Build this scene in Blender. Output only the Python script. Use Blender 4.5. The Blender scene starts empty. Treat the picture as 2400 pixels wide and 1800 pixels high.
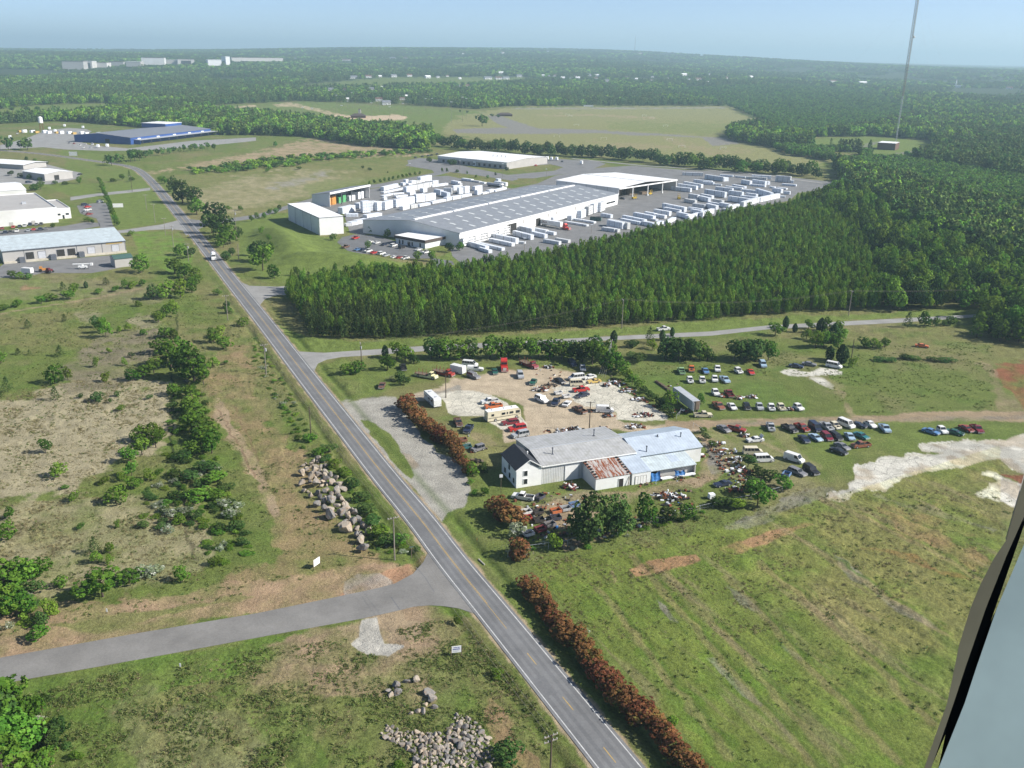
import bpy, bmesh, math, random
import numpy as np
from mathutils import Vector, Matrix
# ------------------------------------------------------------------ camera, sky, sun, exposure
S = bpy.context.scene
COL = S.collection
CAM_F, CAM_H = 2150.0, 100.0
PITCH = math.atan(769/2150.0); ROLL = 0.0175
_F = Vector((0, math.cos(PITCH), -math.sin(PITCH)))
_U0 = Vector((0, math.sin(PITCH), math.cos(PITCH))); _R0 = Vector((1, 0, 0))
_R = math.cos(ROLL)*_R0 + math.sin(ROLL)*_U0
_U = -math.sin(ROLL)*_R0 + math.cos(ROLL)*_U0
cd = bpy.data.cameras.new("camera"); cam = bpy.data.objects.new("camera", cd); COL.objects.link(cam)
cd.sensor_width = 36; cd.lens = 36*CAM_F/2400; cd.clip_start = 0.05; cd.clip_end = 60000
m = Matrix.Identity(4)
for i in range(3):
    m[i][0], m[i][1], m[i][2] = _R[i], _U[i], -_F[i]
m[2][3] = CAM_H
cam.matrix_world = m
S.camera = cam
SUN_DIR = Vector((0.80, -0.12, 0.588)).normalized()      # towards the sun
w = bpy.data.worlds.new("World"); S.world = w; w.use_nodes = True
nt = w.node_tree; bg = nt.nodes["Background"]
sky = nt.nodes.new("ShaderNodeTexSky"); sky.sky_type = 'NISHITA'; sky.sun_disc = False
sky.sun_elevation = math.asin(SUN_DIR.z); sky.sun_rotation = math.atan2(SUN_DIR.x, SUN_DIR.y)
sky.altitude = 0; sky.air_density = 0.42; sky.dust_density = 0.5; sky.ozone_density = 1.2
nt.links.new(sky.outputs[0], bg.inputs[0]); bg.inputs[1].default_value = 0.115
sl = bpy.data.lights.new("sun", 'SUN'); sl.energy = 5.0; sl.angle = math.radians(0.5); sl.color = (1, .955, .88)
so = bpy.data.objects.new("sun", sl); COL.objects.link(so)
so.rotation_euler = SUN_DIR.to_track_quat('Z', 'Y').to_euler(); so.location = (0, 0, 500)
S.view_settings.view_transform = 'Standard'; S.view_settings.look = 'None'
S.view_settings.exposure = 0.65; S.view_settings.gamma = 1.0
S.cycles.max_bounces = 4; S.cycles.diffuse_bounces = 2; S.cycles.glossy_bounces = 2; S.cycles.transmission_bounces = 2
S.cycles.transparent_max_bounces = 4; S.cycles.volume_bounces = 0
S.cycles.use_denoising = True; S.cycles.use_adaptive_sampling = True; S.cycles.adaptive_threshold = 0.02
S.render.use_persistent_data = False

# ------------------------------------------------------------------ geometry helpers (photo pixel -> point on the ground)
rng = np.random.default_rng(7); random.seed(7)
nF, nR, nU = np.array(_F), np.array(_R), np.array(_U)
def sst(a, b, x):
    t = np.clip((x-a)/(b-a), 0, 1); return t*t*(3-2*t)
BERMS = []      # (x, y, rx, ry, rot, h)
def terrain(x, y):
    x = np.asarray(x, float); y = np.asarray(y, float)
    d = np.hypot(x, y); az = np.arctan2(x, y)
    far = 70 + 80*np.exp(-((az+.02)/.30)**2) - 12*np.clip(az, 0, 1)
    roll = 10*np.sin(x/900.0+1.0)*np.sin(d/1100.0) + 6*np.sin(az*14+d/700.)
    z = far*sst(1500, 8500, d) + roll*sst(1900, 4500, d)
    for (bx, by, rx, ry, a, h) in BERMS:
        u = (x-bx)*math.cos(a)+(y-by)*math.sin(a); v = -(x-bx)*math.sin(a)+(y-by)*math.cos(a)
        z = np.maximum(z, h*np.exp(-((u/rx)**4+(v/ry)**2)))
    return z
def ray(x, y): return (x-1200)*nR-(y-900)*nU+CAM_F*nF
def G(x, y, h=0.0):
    """point at height h above z=0 seen at photo pixel x, y"""
    d = ray(x, y); t = (h-CAM_H)/d[2]
    return Vector((t*d[0], t*d[1], h))
def GT(x, y):
    """point on the terrain seen at photo pixel"""
    d = ray(x, y); lo, hi = .01, 9.0/ (1)
    f = lambda t: (CAM_H+t*d[2]) - float(terrain(t*d[0], t*d[1]))
    t = .05; prev = t
    while t < 9 and f(t) > 0: prev = t; t *= 1.02
    lo, hi = prev, t
    for _ in range(30):
        mid = (lo+hi)/2
        if f(mid) > 0: lo = mid
        else: hi = mid
    return Vector((lo*d[0], lo*d[1], CAM_H+lo*d[2]))
def px_of(x, y, z):
    v0, v1, v2 = x, y, z-CAM_H
    zz = v0*nF[0]+v1*nF[1]+v2*nF[2]
    zz = np.where(np.abs(zz) < 1e-3, 1e-3, zz)
    X = 1200+CAM_F*(v0*nR[0]+v1*nR[1]+v2*nR[2])/zz
    Y = 900-CAM_F*(v0*nU[0]+v1*nU[1]+v2*nU[2])/zz
    return np.where(zz > 0, X, -9e5), np.where(zz > 0, Y, 9e5)
def hgt(gx, gy, py):
    """height of the point above ground pixel (gx,gy) that shows at row py"""
    a = G(gx, gy); lo, hi = 0, 250
    for _ in range(40):
        mid = (lo+hi)/2
        if px_of(a.x, a.y, mid)[1] > py: lo = mid
        else: hi = mid
    return lo
def _h2(ix, iy, s):
    n = (ix.astype(np.int64)*374761393+iy.astype(np.int64)*668265263+s*1442695041) & 0x7fffffff
    n = ((n ^ (n >> 13))*1274126177) & 0x7fffffff
    return ((n ^ (n >> 16)) & 0xffff)/65535.0
def vnoise(x, y, s=0):
    ix, iy = np.floor(x), np.floor(y); fx, fy = x-ix, y-iy
    fx = fx*fx*(3-2*fx); fy = fy*fy*(3-2*fy)
    a = _h2(ix, iy, s); b = _h2(ix+1, iy, s); c = _h2(ix, iy+1, s); d = _h2(ix+1, iy+1, s)
    return a*(1-fx)*(1-fy)+b*fx*(1-fy)+c*(1-fx)*fy+d*fx*fy
def fbm(x, y, sc, oct=4, s=0):
    r = 0; a = .5; tot = 0
    for i in range(oct):
        r = r+a*vnoise(x/sc+17.3*i, y/sc-9.1*i, s+i); tot += a; a *= .55; sc /= 2.1
    return r/tot
def sdist(px, py, poly):
    """signed distance in photo pixels, positive inside"""
    P = np.asarray(poly, float); n = len(P)
    d = np.full(px.shape, 1e9); ins = np.zeros(px.shape, bool)
    for i in range(n):
        x1, y1 = P[i]; x2, y2 = P[(i+1) % n]
        ex, ey = x2-x1, y2-y1
        L = ex*ex+ey*ey+1e-9
        t = np.clip(((px-x1)*ex+(py-y1)*ey)/L, 0, 1)
        dd = np.hypot(px-x1-t*ex, py-y1-t*ey); d = np.minimum(d, dd)
        c = ((y1 > py) != (y2 > py)) & (px < (x2-x1)*(py-y1)/(y2-y1+1e-12)+x1)
        ins ^= c
    return np.where(ins, d, -d)
def pdist(px, py, line):
    d = np.full(np.shape(px), 1e9)
    for (x1, y1), (x2, y2) in zip(line[:-1], line[1:]):
        ex, ey = x2-x1, y2-y1; L = ex*ex+ey*ey+1e-9
        t = np.clip(((px-x1)*ex+(py-y1)*ey)/L, 0, 1)
        d = np.minimum(d, np.hypot(px-x1-t*ex, py-y1-t*ey))
    return d

# ------------------------------------------------------------------ tagging
def tag(o, label=None, cat=None, group=None, kind=None):
    if label: o["label"] = label
    if cat: o["category"] = cat
    if group: o["group"] = group
    if kind: o["kind"] = kind
    return o
def empty(name, loc, rz=0, label=None, cat=None, group=None):
    o = bpy.data.objects.new(name, None); COL.objects.link(o); o.location = loc; o.rotation_euler.z = rz
    o.empty_display_size = .5
    return tag(o, label, cat, group)
def link(name, me, parent=None, loc=None, rz=None):
    o = bpy.data.objects.new(name, me); COL.objects.link(o)
    if parent: o.parent = parent
    if loc is not None: o.location = loc
    if rz is not None: o.rotation_euler.z = rz
    return o
KIDS = {}
def dup(root, loc, rz, label=None, group=None, scale=None, color=None):
    """copy a thing and each of its parts (two levels)"""
    r = root.copy(); COL.objects.link(r); r.location = loc; r.rotation_euler.z = rz
    if scale is not None: r.scale = scale if hasattr(scale, '__len__') else (scale,)*3
    if label: r["label"] = label
    if group: r["group"] = group
    if color: r.color = (*color, 1)
    for ch in KIDS.get(root.name, []):
        c = ch.copy(); COL.objects.link(c); c.parent = r
        if color: c.color = (*color, 1)
        KIDS.setdefault(r.name, []).append(c)
        for g in KIDS.get(ch.name, []):
            d = g.copy(); COL.objects.link(d); d.parent = c
            if color: d.color = (*color, 1)
            KIDS.setdefault(c.name, []).append(d)
    return r
def part(name, me, parent):
    o = link(name, me, parent); KIDS.setdefault(parent.name, []).append(o); return o

class MB:
    """collects shapes into one mesh"""
    def __init__(s): s.v = []; s.f = []; s.mi = []
    def add(s, vs, fs, mi=0):
        b = len(s.v); s.v += [tuple(v) for v in vs]; s.f += [tuple(b+i for i in f) for f in fs]; s.mi += [mi]*len(fs); return s
    def box(s, x0, x1, y0, y1, z0, z1, mi=0, taper=(0, 0)):
        tx, ty = taper
        vs = [(x0, y0, z0), (x1, y0, z0), (x1, y1, z0), (x0, y1, z0),
              (x0+tx, y0+ty, z1), (x1-tx, y0+ty, z1), (x1-tx, y1-ty, z1), (x0+tx, y1-ty, z1)]
        return s.add(vs, [(0, 3, 2, 1), (4, 5, 6, 7), (0, 1, 5, 4), (1, 2, 6, 5), (2, 3, 7, 6), (3, 0, 4, 7)], mi)
    def obox(s, c, u, hl, hw, z0, z1, mi=0):
        """box centred c with long axis direction u (2d)"""
        ux, uy = u; vx, vy = -uy, ux
        q = [(c[0]+a*ux*hl+b*vx*hw, c[1]+a*uy*hl+b*vy*hw) for a, b in ((-1, -1), (1, -1), (1, 1), (-1, 1))]
        return s.prism(q, z0, z1, mi)
    def prism(s, q, z0, z1, mi=0):
        n = len(q)
        area = sum(q[i][0]*q[(i+1) % n][1]-q[(i+1) % n][0]*q[i][1] for i in range(n))
        if area < 0: q = q[::-1]
        vs = [(p[0], p[1], z0) for p in q]+[(p[0], p[1], z1) for p in q]
        fs = [tuple(range(n))[::-1], tuple(range(n, 2*n))]+[(i, (i+1) % n, n+(i+1) % n, n+i) for i in range(n)]
        return s.add(vs, fs, mi)
    def side(s, prof, y0, y1, mi=0, inset=0.0, ztop=None):
        """profile (x,z) extruded along y"""
        n = len(prof)
        vs = [(x, y0, z) for x, z in prof]+[(x, y1, z) for x, z in prof]
        fs = [tuple(range(n)), tuple(range(n, 2*n))[::-1]]+[(i, n+i, n+(i+1) % n, (i+1) % n) for i in range(n)]
        return s.add(vs, fs, mi)
    def cyl(s, p, q, r, r2=None, n=8, mi=0, cap=True):
        p, q = Vector(p), Vector(q); r2 = r if r2 is None else r2
        d = (q-p).normalized(); a = d.orthogonal().normalized(); b = d.cross(a)
        vs = []
        for c, rr in ((p, r), (q, r2)):
            for i in range(n):
                t = 2*math.pi*i/n; vs.append(c+a*rr*math.cos(t)+b*rr*math.sin(t))
        fs = [(i, (i+1) % n, n+(i+1) % n, n+i) for i in range(n)]
        if cap: fs += [tuple(range(n))[::-1], tuple(range(n, 2*n))]
        return s.add(vs, fs, mi)
    def mesh(s, name, mats, smooth=False, fix=True):
        me = bpy.data.meshes.new(name); me.from_pydata(s.v, [], s.f)
        for mt in (mats if isinstance(mats, (list, tuple)) else [mats]): me.materials.append(mt)
        if max(s.mi, default=0): me.polygons.foreach_set("material_index", s.mi)
        if fix:
            bm = bmesh.new(); bm.from_mesh(me); bmesh.ops.recalc_face_normals(bm, faces=bm.faces); bm.to_mesh(me); bm.free()
        if smooth: me.polygons.foreach_set("use_smooth", [True]*len(me.polygons))
        me.update(); return me
    def obj(s, name, mats, parent=None, smooth=False, fix=True):
        me = s.mesh(name, mats, smooth, fix)
        o = link(name, me, parent)
        if parent: KIDS.setdefault(parent.name, []).append(o)
        return o

# ------------------------------------------------------------------ materials
def nodes(name):
    mt = bpy.data.materials.new(name); mt.use_nodes = True
    t = mt.node_tree; b = t.nodes["Principled BSDF"]; b.inputs["Specular IOR Level"].default_value = .3
    return mt, t, b
def mixc(t, fac, a, b, blend='MIX'):
    n = t.nodes.new("ShaderNodeMix"); n.data_type = 'RGBA'; n.blend_type = blend
    for k, val in ((0, fac), (6, a), (7, b)):
        if hasattr(val, 'is_output'): t.links.new(val, n.inputs[k])
        else: n.inputs[k].default_value = val if k == 0 else (*val[:3], 1)
    return n.outputs[2]
def noise(t, scale, detail=4, rough=.6, vec=None):
    n = t.nodes.new("ShaderNodeTexNoise"); n.inputs["Scale"].default_value = scale
    n.inputs["Detail"].default_value = detail; n.inputs["Roughness"].default_value = rough
    if vec is None:
        g = t.nodes.new("ShaderNodeTexCoord"); vec = g.outputs["Object"]
    t.links.new(vec, n.inputs["Vector"]); return n.outputs[0]
def ramp(t, x, pts):
    n = t.nodes.new("ShaderNodeValToRGB"); e = n.color_ramp.elements
    while len(e) < len(pts): e.new(.5)
    for k, (p, c) in enumerate(pts): e[k].position = p; e[k].color = (*((c,)*3 if not hasattr(c, '__len__') else c), 1)
    t.links.new(x, n.inputs[0]); return n.outputs[0]
def bump(t, b, h, strength=.4, dist=.1):
    n = t.nodes.new("ShaderNodeBump"); n.inputs["Strength"].default_value = strength; n.inputs["Distance"].default_value = dist
    t.links.new(h, n.inputs["Height"]); t.links.new(n.outputs[0], b.inputs["Normal"])
def mat(name, col, rough=.7, var=.25, scale=3.0, metal=0, dirt=None, spec=.3):
    mt, t, b = nodes(name)
    n1 = noise(t, scale, 5, .65)
    lo = [c*(1-var) for c in col]; hi = [min(1, c*(1+var)) for c in col]
    c = ramp(t, n1, [(.3, lo), (.7, hi)])
    if dirt:
        n2 = noise(t, scale*.35, 6, .7)
        c = mixc(t, ramp(t, n2, [(.48, 0), (.68, .6)]), c, dirt)
    t.links.new(c, b.inputs["Base Color"]); b.inputs["Roughness"].default_value = rough; b.inputs["Metallic"].default_value = metal
    b.inputs["Specular IOR Level"].default_value = spec
    return mt
def ribbed(name, col, ang, pitch, rough=.5, metal=0.0, depth=.5, dirt=None, streak=None, amp=.18):
    """sheet metal ribbed across the world direction ang"""
    mt, t, b = nodes(name)
    g = t.nodes.new("ShaderNodeTexCoord"); mp = t.nodes.new("ShaderNodeMapping"); mp.inputs["Rotation"].default_value[2] = -ang
    t.links.new(g.outputs["Object"], mp.inputs["Vector"])
    wv = t.nodes.new("ShaderNodeTexWave"); wv.bands_direction = 'X'; wv.inputs["Scale"].default_value = .314/pitch
    t.links.new(mp.outputs[0], wv.inputs["Vector"])
    c = ramp(t, wv.outputs["Color"], [(.1, [x*(1-amp) for x in col]), (.5, col)])
    n1 = noise(t, .35, 6, .7)
    c = mixc(t, .5, c, ramp(t, n1, [(.35, .55), (.65, 1.0)]), 'MULTIPLY')
    if dirt: c = mixc(t, ramp(t, noise(t, .5, 7, .75), [(.5, 0), (.62, .8)]), c, dirt)
    if streak:
        sp = t.nodes.new("ShaderNodeMapping"); sp.inputs["Scale"].default_value = (1.1, .16, .16)
        t.links.new(mp.outputs[0], sp.inputs["Vector"])
        n3 = noise(t, 1.6, 5, .7, sp.outputs[0])
        c = mixc(t, ramp(t, n3, [(.47, 0), (.53, 1)]), c, mixc(t, noise(t, 2.5), streak, [x*.5 for x in streak]))
    t.links.new(c, b.inputs["Base Color"]); b.inputs["Roughness"].default_value = rough; b.inputs["Metallic"].default_value = metal
    bump(t, b, wv.outputs["Color"], depth, .04)
    return mt
def paint_mat(name, rough=.35, dirt=.25):
    """vehicle paint: colour comes from the object's own colour"""
    mt, t, b = nodes(name)
    oi = t.nodes.new("ShaderNodeObjectInfo")
    n = noise(t, 1.4, 6, .7)
    c = mixc(t, ramp(t, n, [(.42, 0), (.75, dirt)]), oi.outputs["Color"], (.16, .12, .085))
    t.links.new(c, b.inputs["Base Color"]); b.inputs["Roughness"].default_value = rough
    b.inputs["Specular IOR Level"].default_value = .5
    return mt
M = {}
M['white'] = mat('white_paint', (.78, .78, .76), .6, .06, .6)
M['whitewrap'] = mat('white_wrap', (.82, .84, .86), .45, .08, .5)
M['whitemetal'] = mat('white_metal', (.74, .75, .74), .5, .06, .25, dirt=(.55, .54, .5))
M['graymetal'] = mat('gray_metal', (.42, .44, .46), .45, .1, .4)
M['glass'] = mat('dark_glass', (.02, .025, .03), .12, .3, 1, spec=.6)
M['tire'] = mat('tire_rubber', (.025, .025, .025), .85, .3, 4)
M['rim'] = mat('wheel_rim', (.45, .45, .45), .4, .2, 5, metal=.4)
M['chrome'] = mat('bumper_metal', (.55, .55, .56), .3, .15, 3, metal=.5)
M['dark'] = mat('dark_gap', (.03, .028, .026), .9, .4, 2)
M['wood'] = mat('weathered_wood', (.16, .12, .085), .9, .3, 1.5)
M['polewood'] = mat('pole_wood', (.10, .075, .055), .9, .35, .8)
M['polegray'] = mat('gray_pole_wood', (.24, .21, .18), .9, .25, .8)
M['rust'] = mat('rust', (.22, .075, .035), .9, .5, 1.2, dirt=(.10, .05, .03))
M['concrete'] = mat('concrete', (.50, .46, .38), .9, .15, .5, dirt=(.34, .31, .25))
M['trim'] = mat('dark_trim', (.10, .11, .13), .6, .2, 1)
M['brick'] = mat('brown_brick', (.14, .085, .065), .9, .3, 1.5)
M['shingle'] = mat('dark_shingle', (.045, .048, .055), .9, .35, 3)
M['paint'] = paint_mat('car_paint')
M['paintrust'] = paint_mat('faded_car_paint', .65, .75)
# ------------------------------------------------------------------ the ground: one sheet, coloured by what grows or lies on it
def A(px, py, pts): pass
ROADC = [(1620,1960),(1453,1800),(1302,1614),(1147,1422),(1060,1317),(990,1222),(901,1117),(810,1000),(714,878),(619,754),(528,640),(488,588),(430,515),(379,452),(338,407),(312,392),(271,384),(217,377),(163,369),(110,362),(60,357),(0,352),(-80,348)]
ROADC[0] = (1590,1974)
road_pts = [G(*p) for p in ROADC]
def smooth_line(P, it=2):
    for _ in range(it):
        Q = [P[0]]
        for a, b in zip(P[:-1], P[1:]): Q += [a*.75+b*.25, a*.25+b*.75]
        Q.append(P[-1]); P = Q
    return P
road_pts = smooth_line(road_pts, 2)
SIDE_L = [(-60,1556),(0,1542),(325,1484),(600,1438),(790,1399),(880,1380),(925,1368),(968,1345),(992,1318),(1001,1300),(1010,1290),(1060,1330),(1150,1425),(1155,1476),(1128,1452),(1110,1438),(1074,1426),(1040,1421),(1007,1419),(970,1422),(939,1430),(844,1451),(600,1495),(325,1546),(45,1595),(-60,1614)]
SIDE_R = [(672,800),(700,824),(760,827),(880,819),(995,811),(1200,801),(1420,789),(1665,777),(1800,763),(2100,747),(2304,736),(2420,728),(2420,733),(2304,742),(2100,757),(1800,772),(1665,787),(1420,798),(1200,811),(995,823),(880,832),(800,837),(765,843),(745,852),(738,866),(733,880),(700,850)]
DRIVE_A = [(566,662),(585,670),(650,672),(700,668),(700,690),(650,692),(622,700),(608,716),(590,700)]
CROSS_L = [(270,541),(296,538),(380,526),(415,517),(440,520),(450,545),(436,552),(428,540),(400,537),(352,539),(296,545),(270,548)]
CROSS_R = [(432,512),(447,514),(477,517),(537,512),(600,503),(640,492),(684,478),(740,462),(800,442),(893,430),(950,418),(1018,405),(1012,398),(985,393),(958,388),(955,376),(985,370),(1040,376),(1100,392),(1200,412),(1215,420),(1200,424),(1140,414),(1060,402),(1030,410),(960,424),(900,437),(800,452),(700,482),(640,500),(600,512),(537,520),(480,530),(450,545)]
DRIVE_B = [(165,462),(200,457),(241,452),(300,446),(352,440),(352,446),(300,452),(241,458),(200,464),(165,470)]
PARK_L = [(180,482),(222,476),(252,476),(258,505),(266,533),(236,536),(226,512),(200,505),(188,500)]
PARK_L2 = [(-20,560),(-20,543),(60,536),(150,530),(198,521),(232,522),(235,530),(150,545),(60,556)]
YARD_L = [(-20,640),(10,618),(100,612),(265,598),(300,600),(305,622),(250,634),(215,640),(100,640),(50,650),(-20,652)]
YARD = [(805,500),(742,515),(738,478),(760,468),(800,452),(905,438),(1010,414),(1050,412),(1110,425),(1200,442),(1260,430),(1300,412),(1400,394),(1480,388),(1600,398),(1760,404),(1840,414),(1965,428),(1960,440),(1870,452),(1850,470),(1700,500),(1560,540),(1400,590),(1200,628),(1090,625),(1060,600),(1050,560),(868,545),(850,552),(820,545)]
LOT = [(790,568),(802,556),(830,550),(880,552),(935,568),(1000,590),(1020,606),(1060,612),(1065,620),(1020,628),(1010,606),(960,606),(920,607),(870,600),(815,588)]
BLD2_PAVE = [(950,388),(975,372),(1010,380),(1100,393),(1190,410),(1300,400),(1320,392),(1290,385),(1255,388),(1245,380),(1300,372),(1400,378),(1420,384),(1390,396),(1340,405),(1250,418),(1180,418),(1060,404),(1020,400)]
BLUE_PAVE = [(0,340),(60,325),(110,305),(160,300),(200,302),(215,308),(180,330),(210,340),(300,348),(450,330),(600,322),(600,330),(450,345),(350,352),(250,354),(150,350),(100,345),(0,350)]
LEFT_PAVE = [(-20,395),(40,392),(110,385),(158,398),(190,405),(185,418),(120,432),(60,432),(-20,428)]
GRASS = np.array((.124,.156,.040)); LUSH = np.array((.086,.148,.024)); OLIVE = np.array((.168,.166,.064))
MOWN = np.array((.136,.180,.044)); STRAW = np.array((.34,.30,.19)); TAN = np.array((.36,.275,.175)); DIRT = np.array((.30,.185,.115))
RED = np.array((.27,.115,.060)); GRAVEL = np.array((.275,.262,.228)); ASPH = np.array((.165,.168,.172)); CONC = np.array((.56,.53,.44))
WHITE = np.array((.56,.54,.47)); FLOOR = np.array((.020,.030,.010)); SAND = np.array((.46,.36,.24)); DRYB = np.array((.185,.165,.095)); WEEDG = np.array((.16,.165,.11))
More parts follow.
